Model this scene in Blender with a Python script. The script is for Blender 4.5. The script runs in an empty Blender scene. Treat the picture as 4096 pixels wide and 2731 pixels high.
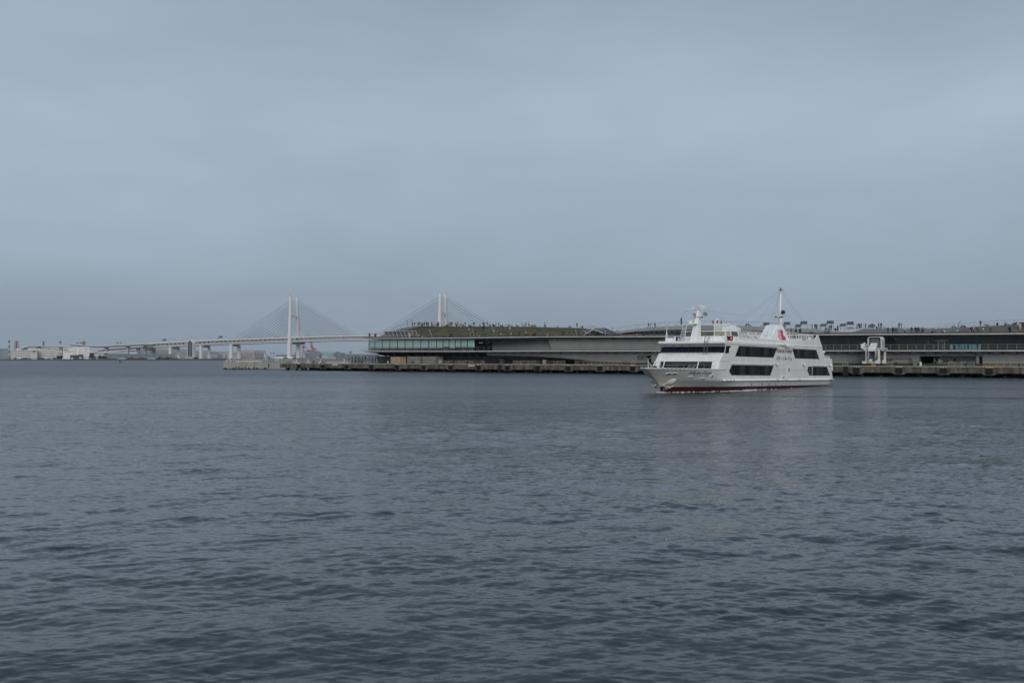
import bpy, bmesh, math, random
import numpy as np
from mathutils import Vector, Matrix
R = math.radians
random.seed(7)

# ------------------------------------------------------------------ camera, sky, sun, exposure
SC = bpy.context.scene
COL = SC.collection
F, HY, CX, EYE = 3982.2, 1430.0, 2048.0, 4.6          # focal length in photo pixels, horizon row, centre column, eye height
cam_d = bpy.data.cameras.new('camera')
cam_d.sensor_width = 36.0
cam_d.lens = 35.0
cam_d.shift_y = (HY - 1365.5) / 4096.0
cam_d.clip_start = 0.5
cam_d.clip_end = 30000.0
cam = bpy.data.objects.new('camera', cam_d)
cam.location = (0, 0, EYE)
cam.rotation_euler = (R(90), 0, 0)
COL.objects.link(cam)
SC.camera = cam

TO_SUN = Vector((0.02, -0.86, 0.48)).normalized()
world = bpy.data.worlds.new('World')
SC.world = world
world.use_nodes = True
wn, wl = world.node_tree.nodes, world.node_tree.links
wn.clear()
out = wn.new('ShaderNodeOutputWorld')
bg = wn.new('ShaderNodeBackground')
bg.inputs['Strength'].default_value = 0.1
sky = wn.new('ShaderNodeTexSky')
sky.sky_type = 'NISHITA'
sky.sun_disc = False
sky.sun_elevation = math.asin(TO_SUN.z)
sky.sun_rotation = math.atan2(TO_SUN.x, TO_SUN.y)
sky.dust_density = 3.0
tc = wn.new('ShaderNodeTexCoord')
sep = wn.new('ShaderNodeSeparateXYZ')
wl.new(tc.outputs['Generated'], sep.inputs[0])
ramp = wn.new('ShaderNodeValToRGB')                   # overcast brightness by elevation (a high thin cloud sheet)
wl.new(sep.outputs['Z'], ramp.inputs[0])
cr = ramp.color_ramp
cr.elements[0].position = 0.0
cr.elements[0].color = (0.252, 0.312, 0.386, 1)
cr.elements[1].position = 1.0
cr.elements[1].color = (0.38, 0.45, 0.55, 1)
for pos, c in ((0.05, (0.276, 0.344, 0.424)), (0.13, (0.334, 0.412, 0.504)), (0.22, (0.392, 0.474, 0.576)), (0.34, (0.336, 0.424, 0.545)), (0.6, (0.345, 0.42, 0.535))):
    e = cr.elements.new(pos)
    e.color = (*c, 1)
def noise_band(scale, loc, detail, dist=0.3):
    m = wn.new('ShaderNodeMapping')
    m.inputs['Scale'].default_value = scale
    m.inputs['Location'].default_value = loc
    m.inputs['Rotation'].default_value = (0, R(7), 0)
    wl.new(tc.outputs['Generated'], m.inputs[0])
    n = wn.new('ShaderNodeTexNoise')
    n.inputs['Scale'].default_value = 1.0
    n.inputs['Detail'].default_value = detail
    n.inputs['Roughness'].default_value = 0.45
    n.inputs['Distortion'].default_value = dist
    wl.new(m.outputs[0], n.inputs['Vector'])
    return n.outputs['Fac']
def wmath(op, a, b):
    n = wn.new('ShaderNodeMath')
    n.operation = op
    for i, v in enumerate((a, b)):
        if isinstance(v, (int, float)): n.inputs[i].default_value = v
        else: wl.new(v, n.inputs[i])
    return n.outputs[0]
b1 = noise_band((2.4, 2.4, 6.2), (0.9, 1.2, 0.7), 4.0)
b2 = noise_band((6.0, 6.0, 22.0), (3.1, 0.3, 1.2), 3.0, 0.8)
amp = wmath('ADD', wmath('MULTIPLY', wmath('SUBTRACT', b1, 0.5), 0.52), wmath('MULTIPLY', wmath('SUBTRACT', b2, 0.5), 0.12))
amp = wmath('ADD', amp, 1.0)
cloud = wn.new('ShaderNodeVectorMath')
cloud.operation = 'SCALE'
wl.new(ramp.outputs[0], cloud.inputs[0])
wl.new(wmath('MULTIPLY', amp, 10.0), cloud.inputs['Scale'])
warm = wn.new('ShaderNodeMix')                        # thicker patches of cloud are a little more neutral
warm.data_type = 'RGBA'
warm.blend_type = 'MULTIPLY'
wl.new(wmath('MULTIPLY', b1, 0.55), warm.inputs[0])
wl.new(cloud.outputs[0], warm.inputs[6])
warm.inputs[7].default_value = (1.02, 0.99, 0.985, 1)
mixs = wn.new('ShaderNodeMix')
mixs.data_type = 'RGBA'
mixs.inputs[0].default_value = 0.965
wl.new(sky.outputs[0], mixs.inputs[6])
wl.new(warm.outputs[2], mixs.inputs[7])
wl.new(mixs.outputs[2], bg.inputs[0])
wl.new(bg.outputs[0], out.inputs[0])

sun_d = bpy.data.lights.new('sun', 'SUN')
sun_d.energy = 1.5
sun_d.angle = R(35)
sun_d.color = (1.0, 0.945, 0.875)
sun = bpy.data.objects.new('sun', sun_d)
sun.rotation_euler = TO_SUN.to_track_quat('Z', 'Y').to_euler()
sun.location = (0, 0, 300)
COL.objects.link(sun)

vs = SC.view_settings
vs.view_transform = 'Standard'
vs.look = 'None'
vs.exposure = 0.0
vs.gamma = 1.0
vs.use_curve_mapping = False
SC.cycles.max_bounces = 6
SC.cycles.transparent_max_bounces = 8
SC.cycles.volume_bounces = 0
SC.cycles.use_denoising = True

# ------------------------------------------------------------------ helpers
MATS = {}
def mat(name, color, rough=0.6, var=0.15, scale=2.0, metal=0.0, streak=0.0, bump=0.0, dirt=(0.10, 0.085, 0.06), spec=0.4, emit=None, coords='Object', fine=0.0):
    """painted or mineral surface: base colour with blotchy variation, rain streaks and fine relief"""
    if name in MATS: return MATS[name]
    m = bpy.data.materials.new(name)
    m.use_nodes = True
    nd, lk = m.node_tree.nodes, m.node_tree.links
    b = nd['Principled BSDF']
    b.inputs['Roughness'].default_value = rough
    b.inputs['Metallic'].default_value = metal
    b.inputs['Specular IOR Level'].default_value = spec
    t = nd.new('ShaderNodeTexCoord')
    n = nd.new('ShaderNodeTexNoise')
    n.inputs['Scale'].default_value = scale
    n.inputs['Detail'].default_value = 6
    n.inputs['Roughness'].default_value = 0.6
    lk.new(t.outputs[coords], n.inputs['Vector'])
    r = nd.new('ShaderNodeValToRGB')
    r.color_ramp.elements[0].position = 0.3
    r.color_ramp.elements[1].position = 0.7
    r.color_ramp.elements[0].color = (*[c * (1 - var) for c in color], 1)
    r.color_ramp.elements[1].color = (*[min(1, c * (1 + var * 0.6)) for c in color], 1)
    lk.new(n.outputs['Fac'], r.inputs[0])
    last = r.outputs[0]
    if streak:
        mp = nd.new('ShaderNodeMapping')
        mp.inputs['Scale'].default_value = (scale * 2.2, scale * 2.2, scale * 0.16)
        lk.new(t.outputs[coords], mp.inputs[0])
        n2 = nd.new('ShaderNodeTexNoise')
        n2.inputs['Scale'].default_value = 1.0
        n2.inputs['Detail'].default_value = 5
        n2.inputs['Roughness'].default_value = 0.65
        lk.new(mp.outputs[0], n2.inputs['Vector'])
        r2 = nd.new('ShaderNodeValToRGB')
        r2.color_ramp.elements[0].position = 0.44
        r2.color_ramp.elements[1].position = 0.66
        r2.color_ramp.elements[0].color = (0, 0, 0, 1)
        r2.color_ramp.elements[1].color = (streak, streak, streak, 1)
        lk.new(n2.outputs['Fac'], r2.inputs[0])
        mx = nd.new('ShaderNodeMix')
        mx.data_type = 'RGBA'
        lk.new(r2.outputs[0], mx.inputs[0])
        lk.new(last, mx.inputs[6])
        mx.inputs[7].default_value = (*dirt, 1)
        last = mx.outputs[2]
    lk.new(last, b.inputs['Base Color'])
    if bump:
        n3 = nd.new('ShaderNodeTexNoise')
        n3.inputs['Scale'].default_value = fine or scale * 8
        n3.inputs['Detail'].default_value = 4
        lk.new(t.outputs[coords], n3.inputs['Vector'])
        bp = nd.new('ShaderNodeBump')
        bp.inputs['Strength'].default_value = bump
        bp.inputs['Distance'].default_value = 0.05
        lk.new(n3.outputs['Fac'], bp.inputs['Height'])
        lk.new(bp.outputs[0], b.inputs['Normal'])
    if emit:
        b.inputs['Emission Color'].default_value = (*emit[0], 1)
        b.inputs['Emission Strength'].default_value = emit[1]
    MATS[name] = m
    return m

def glass_mat(name, tint, opacity, rough=0.03):
    """window glass: fresnel gloss over a tinted see-through sheet"""
    if name in MATS: return MATS[name]
    m = bpy.data.materials.new(name)
    m.use_nodes = True
    nd, lk = m.node_tree.nodes, m.node_tree.links
    nd.clear()
    o = nd.new('ShaderNodeOutputMaterial')
    tr = nd.new('ShaderNodeBsdfTransparent')
    tr.inputs[0].default_value = (*tint, 1)
    df = nd.new('ShaderNodeBsdfDiffuse')
    df.inputs[0].default_value = (*[c * 0.25 for c in tint], 1)
    gl = nd.new('ShaderNodeBsdfGlossy')
    gl.inputs['Roughness'].default_value = rough
    m1 = nd.new('ShaderNodeMixShader')
    m1.inputs[0].default_value = opacity
    lk.new(tr.outputs[0], m1.inputs[1])
    lk.new(df.outputs[0], m1.inputs[2])
    fr = nd.new('ShaderNodeFresnel')
    fr.inputs[0].default_value = 1.45
    m2 = nd.new('ShaderNodeMixShader')
    lk.new(fr.outputs[0], m2.inputs[0])
    lk.new(m1.outputs[0], m2.inputs[1])
    lk.new(gl.outputs[0], m2.inputs[2])
    lk.new(m2.outputs[0], o.inputs[0])
    MATS[name] = m
    return m

class MB:
    """collects shapes, then links them as ONE mesh object"""
    def __init__(s): s.v, s.f, s.m, s.cur = [], [], [], 0
    def add(s, vs_, fs):
        o = len(s.v)
        s.v += [tuple(v) for v in vs_]
        for f in fs:
            s.f.append(tuple(i + o for i in f))
            s.m.append(s.cur)
        return s
    def box(s, x0, x1, y0, y1, z0, z1):
        return s.add([(x0, y0, z0), (x1, y0, z0), (x1, y1, z0), (x0, y1, z0), (x0, y0, z1), (x1, y0, z1), (x1, y1, z1), (x0, y1, z1)],
                     [(0, 3, 2, 1), (4, 5, 6, 7), (0, 1, 5, 4), (1, 2, 6, 5), (2, 3, 7, 6), (3, 0, 4, 7)])
    def hexa(s, lo, hi):
        """two matching rings of points joined into a closed solid"""
        n = len(lo)
        return s.add(list(lo) + list(hi), [tuple(range(n))[::-1], tuple(range(n, 2 * n))] + [(i, (i + 1) % n, n + (i + 1) % n, n + i) for i in range(n)])
    def prism_y(s, poly, y0, y1):
        return s.hexa([(x, y0, z) for x, z in poly], [(x, y1, z) for x, z in poly])
    def prism_z(s, poly, z0, z1):
        return s.hexa([(x, y, z0) for x, y in poly], [(x, y, z1) for x, y in poly])
    def tube(s, p0, p1, r0, r1=None, n=6, caps=True):
        p0, p1 = Vector(p0), Vector(p1)
        r1 = r0 if r1 is None else r1
        d = (p1 - p0)
        if d.length < 1e-6: return s
        d.normalize()
        u = d.cross(Vector((0, 0, 1)) if abs(d.z) < 0.95 else Vector((1, 0, 0))).normalized()
        w = d.cross(u)
        c = [(math.cos(2 * math.pi * i / n), math.sin(2 * math.pi * i / n)) for i in range(n)]
        a = [p0 + (u * x + w * y) * r0 for x, y in c]
        b = [p1 + (u * x + w * y) * r1 for x, y in c]
        fs = [(i, (i + 1) % n, n + (i + 1) % n, n + i) for i in range(n)]
        if caps: fs += [tuple(range(n))[::-1], tuple(range(n, 2 * n))]
        return s.add(a + b, fs)
    def path(s, pts, r, n=6):
        for a, b in zip(pts[:-1], pts[1:]): s.tube(a, b, r, n=n)
        return s
    def bar(s, p0, p1, w, h):
        """rectangular bar, w wide across, h high"""
        p0, p1 = Vector(p0), Vector(p1)
        d = (p1 - p0).normalized()
        u = d.cross(Vector((0, 0, 1)) if abs(d.z) < 0.98 else Vector((0, 1, 0))).normalized() * (w / 2)
        k = u.cross(d).normalized() * (h / 2)
        q = [u + k, -u + k, -u - k, u - k]
        return s.hexa([p0 + x for x in q], [p1 + x for x in q])
    def sphere(s, c, r, n=10, m=6, sz=1.0):
        vs_, fs = [], []
        for j in range(m + 1):
            th = math.pi * j / m
            for i in range(n):
                ph = 2 * math.pi * i / n
                vs_.append((c[0] + r * math.sin(th) * math.cos(ph), c[1] + r * math.sin(th) * math.sin(ph), c[2] + r * sz * math.cos(th)))
        for j in range(m):
            for i in range(n):
                fs.append((j * n + i, (j + 1) * n + i, (j + 1) * n + (i + 1) % n, j * n + (i + 1) % n))
        return s.add(vs_, fs)
    def torus(s, c, nrm, R0, r, n=16, m=6):
        nrm = Vector(nrm).normalized()
        u = nrm.cross(Vector((0, 0, 1)) if abs(nrm.z) < 0.9 else Vector((1, 0, 0))).normalized()
        w = nrm.cross(u)
        vs_ = []
        for i in range(n):
            a = 2 * math.pi * i / n
            d = u * math.cos(a) + w * math.sin(a)
            for j in range(m):
                b = 2 * math.pi * j / m
                vs_.append(Vector(c) + d * (R0 + r * math.cos(b)) + nrm * (r * math.sin(b)))
        return s.add(vs_, [(i * m + j, ((i + 1) % n) * m + j, ((i + 1) % n) * m + (j + 1) % m, i * m + (j + 1) % m) for i in range(n) for j in range(m)])
    def grid(s, rows):
        """rows of points joined into a sheet"""
        w = len(rows[0])
        return s.add([p for r in rows for p in r], [(j * w + i, j * w + i + 1, (j + 1) * w + i + 1, (j + 1) * w + i) for j in range(len(rows) - 1) for i in range(w - 1)])
    def use(s, i): s.cur = i; return s
    def mesh(s, name, mats, smooth=False, tf=None):
        me = bpy.data.meshes.new(name)
        v = [tf(p) for p in s.v] if tf else s.v
        me.from_pydata(v, [], s.f)
        for m in (mats if isinstance(mats, (list, tuple)) else [mats]): me.materials.append(m)
        if any(s.m): me.polygons.foreach_set('material_index', s.m)
        bm = bmesh.new()
        bm.from_mesh(me)
        bmesh.ops.remove_doubles(bm, verts=bm.verts, dist=1e-5)
        bmesh.ops.recalc_face_normals(bm, faces=bm.faces)
        bm.to_mesh(me)
        bm.free()
        if smooth: me.polygons.foreach_set('use_smooth', [True] * len(me.polygons))
        me.update()
        return me
    def build(s, name, mats, parent=None, smooth=False, tf=None):
        return link(name, s.mesh(name, mats, smooth, tf), parent)

def link(name, data, parent=None):
    o = bpy.data.objects.new(name, data)
    COL.objects.link(o)
    if parent is not None: o.parent = parent
    return o
def empty(name, loc=(0, 0, 0), rz=0.0):
    o = link(name, None)
    o.location = loc
    o.rotation_euler = (0, 0, rz)
    o.empty_display_size = 0.5
    return o
def tag(o, label, cat=None, group=None, kind=None):
    o['label'] = label
    if cat: o['category'] = cat
    if group: o['group'] = group
    if kind: o['kind'] = kind
    return o
def ordinal(n):
    w = ['first', 'second', 'third', 'fourth', 'fifth', 'sixth', 'seventh', 'eighth', 'ninth', 'tenth', 'eleventh', 'twelfth']
    if n <= 12: return w[n - 1]
    return '%d%s' % (n, 'th' if 10 <= n % 100 <= 20 else {1: 'st', 2: 'nd', 3: 'rd'}.get(n % 10, 'th'))

def interp(pts, x):
    if x <= pts[0][0]: return pts[0][1]
    for (a, b), (c, d) in zip(pts[:-1], pts[1:]):
        if x <= c: return b + (d - b) * (x - a) / (c - a)
    return pts[-1][1]

# straight survey of the photo: where a sight line meets a plane that stands at a known place
def at(px, py, Y):
    return Vector(((px - CX) / F * Y, Y, EYE + (HY - py) / F * Y))
PO, PU, PV = (-84.0, 366.0), (0.8193, -0.5734), (0.5734, 0.8193)      # pier head corner, along the quay, across the pier
PROT = math.atan2(PU[1], PU[0])
def pier(px, py, t):
    k = (px - CX) / F
    Y = (t - PO[0] * PV[0] * 0 + 251.7) / (PV[0] * k + PV[1])
    return ((k * Y - PO[0]) * PU[0] + (Y - PO[1]) * PU[1], EYE + (HY - py) / F * Y)
def ps(px, t): return pier(px, HY, t)[0]
def pz(px, py, t): return pier(px, py, t)[1]
def pw(s_, t, z): return Vector((PO[0] + PU[0] * s_ + PV[0] * t, PO[1] + PU[1] * s_ + PV[1] * t, z))
def pier_thing(name, s_, t, z, rz=0.0): return empty(name, pw(s_, t, z), PROT + rz)

_font_cache = {}
def text_mesh(txt, size, sx=1.0, shear=0.0, depth=0.01):
    key = (txt, size, sx, shear, depth)
    if key in _font_cache: return _font_cache[key]
    cu = bpy.data.curves.new('lettering', 'FONT')
    cu.body = txt
    cu.size = size
    cu.shear = shear
    cu.extrude = depth
    cu.align_x = 'CENTER'
    cu.align_y = 'CENTER'
    cu.resolution_u = 3
    o = bpy.data.objects.new('lettering', cu)
    COL.objects.link(o)
    dg = bpy.context.evaluated_depsgraph_get()
    me = bpy.data.meshes.new_from_object(o.evaluated_get(dg))
    bpy.data.objects.remove(o)
    me.transform(Matrix.Diagonal((sx, 1, 1, 1)))
    _font_cache[key] = me
    return me
def text(txt, size, m, parent, org, xdir, ydir, sx=1.0, shear=0.0, name='lettering', depth=0.01):
    me = text_mesh(txt, size, sx, shear, depth).copy()
    me.materials.clear()
    me.materials.append(m)
    x, y = Vector(xdir).normalized(), Vector(ydir).normalized()
    z = x.cross(y)
    M = Matrix(((x.x, y.x, z.x, org[0]), (x.y, y.y, z.y, org[1]), (x.z, y.z, z.z, org[2]), (0, 0, 0, 1)))
    me.transform(M)
    return link(name, me, parent)

# ------------------------------------------------------------------ water
def make_water():
    rng = np.random.default_rng(3)
    nrow, ncol = 640, 840
    px = np.linspace(1560, 3.0, nrow)                      # rows thin out with distance
    Y = EYE * F / px
    Y = np.concatenate([np.linspace(-14, Y[0] - 0.6, 14), Y, [9000.0, 16000.0]])
    nrow = len(Y)
    u = np.linspace(-1, 1, ncol)
    half = np.maximum(0.62 * np.abs(Y) + 9.0, 18)
    X = u[None, :] * half[:, None]
    YY = np.repeat(Y[:, None], ncol, 1)
    dy = np.gradient(Y)
    dx = half * 2 / ncol
    Z = np.zeros_like(X)
    wind = math.radians(-62)                               # waves run obliquely towards the viewer
    comps = []
    for lam in np.geomspace(0.15, 4.5, 100):
        th = (wind if rng.random() < 0.62 else math.radians(-121)) + rng.normal(0, 0.30 if lam < 2 else 0.22)
        slope = 0.029 * rng.uniform(0.45, 1.25)
        if lam > 0.6: slope *= 0.66
        if lam > 1.2: slope *= 0.62
        if lam > 2.4: slope *= 0.7
        comps.append((lam, th, slope * lam / (2 * math.pi), rng.uniform(0, 6.283)))
    for lam, th, a in ((3.4, math.radians(-118), 0.014), (6.5, math.radians(-72), 0.022)):   # old boat wakes crossing
        comps.append((lam, th, a, rng.uniform(0, 6.283)))
    # patches of rougher and calmer water
    patch = 0.80 + 0.34 * np.sin(0.09 * X + 0.05 * YY + 1.0 + 1.3 * np.sin(0.05 * X)) * np.sin(0.16 * YY - 0.05 * X + 0.4 + 1.1 * np.sin(0.041 * YY)) + 0.22 * np.sin(0.023 * X - 0.19 * YY + 2 * np.sin(0.03 * X))
    for x0, y0, kk, w0, am in ((-12, 41, 0.07, 0.9, 1.3), (-6, 37, 0.10, 0.7, 0.8), (18, 43, 0.12, 0.8, 0.9), (6, 30, -0.12, 0.8, 0.7), (-5, 21.5, 0.30, 1.2, 0.9), (4, 18.5, 0.33, 0.8, 0.8), (9, 25, 0.22, 0.8, 0.7), (-20, 60, 0.05, 1.6, 0.9), (30, 66, 0.10, 1.6, 0.9)):
        q = (YY - y0 + kk * (X - x0) + 0.9 * np.sin(0.23 * X + y0) + 0.4 * np.sin(0.71 * X)) / w0
        patch += am * np.exp(-q * q) * (0.35 + 0.65 * (0.5 + 0.5 * np.sin(0.19 * X + 1.7 * y0)) ** 2)
    for lam, th, a, ph in comps:
        k = 2 * math.pi / lam
        kx, ky = k * math.cos(th), k * math.sin(th)
        att = np.exp(-((ky * dy / 1.9) ** 2) - ((kx * dx / 1.9) ** 2))
        if att.max() < 1e-3: continue
        rows = att > 1e-3
        arg = kx * X[rows] + ky * YY[rows] + ph + 0.9 * np.sin(0.31 * X[rows] / lam ** 0.5 + 0.17 * YY[rows] / lam ** 0.5 + ph * 3)
        w = np.sin(arg)
        w = w - 0.24 * np.cos(2 * arg)                     # sharper crests
        if 0.25 < lam < 1.6: w = 0.45 * w + 0.75 * (1.0 - 2.0 * np.sqrt(np.sin(arg / 2) ** 2 + 0.01))
        Z[rows] += att[rows, None] * a * w * (patch[rows] if lam < 4 else 1.0)
    n = nrow * ncol
    co = np.stack([X, YY, Z], -1).reshape(-1, 3).astype(np.float32)
    idx = np.arange(n).reshape(nrow, ncol)
    q = np.stack([idx[:-1, :-1], idx[:-1, 1:], idx[1:, 1:], idx[1:, :-1]], -1).reshape(-1, 4)
    me = bpy.data.meshes.new('water')
    me.vertices.add(n)
    me.vertices.foreach_set('co', co.ravel())
    me.loops.add(q.size)
    me.loops.foreach_set('vertex_index', q.ravel().astype(np.int32))
    me.polygons.add(len(q))
    me.polygons.foreach_set('loop_start', np.arange(0, q.size, 4, dtype=np.int32))
    me.polygons.foreach_set('use_smooth', np.ones(len(q), bool))
    me.update(calc_edges=True)
    m = bpy.data.materials.new('harbour_water')
    m.use_nodes = True
    nd, lk = m.node_tree.nodes, m.node_tree.links
    b = nd['Principled BSDF']
    b.inputs['Base Color'].default_value = (0.0022, 0.0125, 0.0185, 1)
    b.inputs['Roughness'].default_value = 0.06
    gp = nd.new('ShaderNodeNewGeometry')                   # open water far out is ruffled below what can be drawn singly
    sp_ = nd.new('ShaderNodeSeparateXYZ')
    lk.new(gp.outputs['Position'], sp_.inputs[0])
    rr = nd.new('ShaderNodeMapRange')
    lk.new(sp_.outputs['Y'], rr.inputs[0])
    for i_, v_ in enumerate((30.0, 260.0, 0.07, 0.30)): rr.inputs[i_ + 1].default_value = v_
    lk.new(rr.outputs[0], b.inputs['Roughness'])
    b.inputs['IOR'].default_value = 1.333
    b.inputs['Specular IOR Level'].default_value = 0.5
    g = nd.new('ShaderNodeNewGeometry')
    # small ripples as a field of random slopes, stronger in wind patches
    def slope(scale, rot, amp):
        mp = nd.new('ShaderNodeMapping')
        mp.inputs['Rotation'].default_value = (0, 0, rot)
        mp.inputs['Scale'].default_value = scale
        lk.new(g.outputs['Position'], mp.inputs[0])
        nz = nd.new('ShaderNodeTexNoise')
        nz.inputs['Scale'].default_value = 1.0
        nz.inputs['Detail'].default_value = 3.0
        nz.inputs['Roughness'].default_value = 0.55
        lk.new(mp.outputs[0], nz.inputs['Vector'])
        s1 = nd.new('ShaderNodeVectorMath')
        s1.operation = 'SUBTRACT'
        lk.new(nz.outputs['Color'], s1.inputs[0])
        s1.inputs[1].default_value = (0.5, 0.5, 0.5)
        s2 = nd.new('ShaderNodeVectorMath')
        s2.operation = 'MULTIPLY'
        lk.new(s1.outputs[0], s2.inputs[0])
        s2.inputs[1].default_value = (amp * 0.7, amp, 0.0)
        return s2.outputs[0]
    def add(a, c):
        n_ = nd.new('ShaderNodeVectorMath')
        n_.operation = 'ADD'
        lk.new(a, n_.inputs[0]); lk.new(c, n_.inputs[1])
        return n_.outputs[0]
    tot = add(slope((2.4, 5.6, 1.0), R(24), 1.35), slope((6.0, 13.0, 1.0), R(30), 0.9))
    tot = add(tot, slope((0.45, 1.1, 1.0), R(18), 0.70))
    pn = nd.new('ShaderNodeTexNoise')                      # wind patches
    pm = nd.new('ShaderNodeMapping')
    pm.inputs['Scale'].default_value = (0.006, 0.022, 1)
    pm.inputs['Rotation'].default_value = (0, 0, R(8))
    lk.new(g.outputs['Position'], pm.inputs[0])
    lk.new(pm.outputs[0], pn.inputs['Vector'])
    pn.inputs['Scale'].default_value = 1.0
    pn.inputs['Detail'].default_value = 4.0
    mr = nd.new('ShaderNodeMapRange')
    lk.new(pn.outputs['Fac'], mr.inputs[0])
    for i, v in enumerate((0.32, 0.68, 0.45, 1.5)): mr.inputs[i + 1].default_value = v
    def mth(op, a_, b_=None):
        n_ = nd.new('ShaderNodeMath')
        n_.operation = op
        for i_, v_ in enumerate((a_, b_)):
            if v_ is None: continue
            if isinstance(v_, (int, float)): n_.inputs[i_].default_value = v_
            else: lk.new(v_, n_.inputs[i_])
        return n_.outputs[0]
    near = nd.new('ShaderNodeMapRange')                    # close in, the ripples are real waves of the mesh
    lk.new(sp_.outputs['Y'], near.inputs[0])
    for i_, v_ in enumerate((15.0, 90.0, 0.42, 1.25)): near.inputs[i_ + 1].default_value = v_
    # old wakes of passing boats: bands of steeper ripples
    wk = None
    for x0, y0, k_, w_, x_min, amp_ in ((40.0, 116.0, 0.22, 2.6, 22.0, 3.0), (60.0, 150.0, 0.30, 3.0, 45.0, 2.2), (-40.0, 96.0, -0.10, 2.2, -400.0, 0.5), (0.0, 48.0, 0.16, 1.5, -400.0, 0.6)):
        q_ = mth('ADD', mth('SUBTRACT', sp_.outputs['Y'], y0), mth('MULTIPLY', mth('SUBTRACT', sp_.outputs['X'], x0), k_))
        wob = mth('MULTIPLY', mth('SUBTRACT', pn.outputs['Fac'], 0.5), 9.0 * w_)
        q_ = mth('DIVIDE', mth('ADD', q_, wob), w_)
        g_ = mth('POWER', 2.718, mth('MULTIPLY', mth('MULTIPLY', q_, q_), -1.0))
        on = nd.new('ShaderNodeMapRange')
        lk.new(sp_.outputs['X'], on.inputs[0])
        for i_, v_ in enumerate((x_min, x_min + 12.0, 0.0, amp_)): on.inputs[i_ + 1].default_value = v_
        g_ = mth('MULTIPLY', g_, on.outputs[0])
        wk = g_ if wk is None else mth('ADD', wk, g_)
    sc = nd.new('ShaderNodeVectorMath')
    sc.operation = 'SCALE'
    lk.new(tot, sc.inputs[0])
    lk.new(mth('MULTIPLY', mth('MULTIPLY', mr.outputs[0], near.outputs[0]), mth('ADD', wk, 1.0)), sc.inputs['Scale'])
    nn = nd.new('ShaderNodeVectorMath')
    nn.operation = 'NORMALIZE'
    lk.new(add(g.outputs['Normal'], sc.outputs[0]), nn.inputs[0])
    lk.new(nn.outputs[0], b.inputs['Normal'])
    me.materials.append(m)
    o = link('water', me)
    tag(o, 'grey blue rippled harbour water filling the foreground', 'water', kind='structure')
make_water()

# ------------------------------------------------------------------ materials of the harbour
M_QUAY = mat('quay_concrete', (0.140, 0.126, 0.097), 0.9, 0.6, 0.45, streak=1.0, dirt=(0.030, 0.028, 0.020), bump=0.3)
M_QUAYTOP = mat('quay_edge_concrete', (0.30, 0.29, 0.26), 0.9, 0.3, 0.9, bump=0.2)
M_APRON = mat('apron_asphalt', (0.10, 0.10, 0.095), 0.9, 0.3, 0.3)
M_PILE = mat('wet_pile', (0.018, 0.018, 0.016), 0.7, 0.4, 1.5)
M_RUBBER = mat('fender_rubber', (0.012, 0.012, 0.013), 0.6, 0.3, 3.0)
M_BOLT = mat('galvanised_bolt', (0.55, 0.55, 0.53), 0.5, 0.2, 5)
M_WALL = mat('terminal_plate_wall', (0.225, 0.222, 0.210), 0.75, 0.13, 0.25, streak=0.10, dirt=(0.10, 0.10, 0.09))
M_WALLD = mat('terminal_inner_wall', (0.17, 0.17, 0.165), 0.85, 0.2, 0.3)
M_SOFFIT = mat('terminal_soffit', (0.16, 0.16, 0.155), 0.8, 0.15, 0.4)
M_EDGE = mat('terminal_white_edge', (0.56, 0.56, 0.54), 0.6, 0.15, 0.5, streak=0.25, dirt=(0.25, 0.24, 0.21))
M_DARK = mat('dark_recess', (0.022, 0.023, 0.024), 0.9, 0.3, 0.5)  # near black: shade of interiors put into wall colour, also small dark parts
M_RAIL = mat('rail_steel', (0.20, 0.20, 0.195), 0.5, 0.2, 2)
M_RAILL = mat('rail_galvanised', (0.36, 0.36, 0.34), 0.5, 0.2, 2)
M_BLIND = mat('mint_blind', (0.70, 0.90, 0.80), 0.75, 0.07, 0.4)
M_GRASS = mat('roof_grass', (0.064, 0.060, 0.020), 1.0, 0.55, 0.22, bump=0.4, fine=4.0)
M_DECK = mat('ipe_deck', (0.150, 0.142, 0.132), 0.85, 0.2, 0.3)
M_RAMP = mat('ramp_grey', (0.30, 0.30, 0.295), 0.75, 0.1, 0.3)
M_WHITE = mat('white_paint', (0.66, 0.66, 0.63), 0.5, 0.10, 1.5, streak=0.25, dirt=(0.30, 0.27, 0.21))
G_DARK = glass_mat('dark_green_glass', (0.30, 0.42, 0.40), 0.35)
G_TEAL = glass_mat('teal_clear_glass', (0.50, 0.66, 0.66), 0.10)
G_CLEAR = glass_mat('clear_glass', (0.97, 1.0, 0.99), 0.01)
M_MULL = mat('dark_mullion', (0.03, 0.035, 0.035), 0.5, 0.2, 2)

# wood deck boards: fine stripes too far away to pick apart
def add_boards(m, period):
    nd, lk = m.node_tree.nodes, m.node_tree.links
    b = nd['Principled BSDF']
    src = b.inputs['Base Color'].links[0].from_socket
    t = nd.new('ShaderNodeTexCoord')
    w = nd.new('ShaderNodeTexWave')
    w.bands_direction = 'Y'
    w.inputs['Scale'].default_value = 1.0 / period * 0.314
    w.inputs['Distortion'].default_value = 0.6
    lk.new(t.outputs['Object'], w.inputs['Vector'])
    mr = nd.new('ShaderNodeMapRange')
    lk.new(w.outputs['Fac'], mr.inputs[0])
    mr.inputs[3].default_value = 0.62
    mr.inputs[4].default_value = 1.12
    mx = nd.new('ShaderNodeVectorMath')
    mx.operation = 'SCALE'
    lk.new(src, mx.inputs[0]); lk.new(mr.outputs[0], mx.inputs['Scale'])
    lk.new(mx.outputs[0], b.inputs['Base Color'])
add_boards(M_DECK, 1.3)

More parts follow.
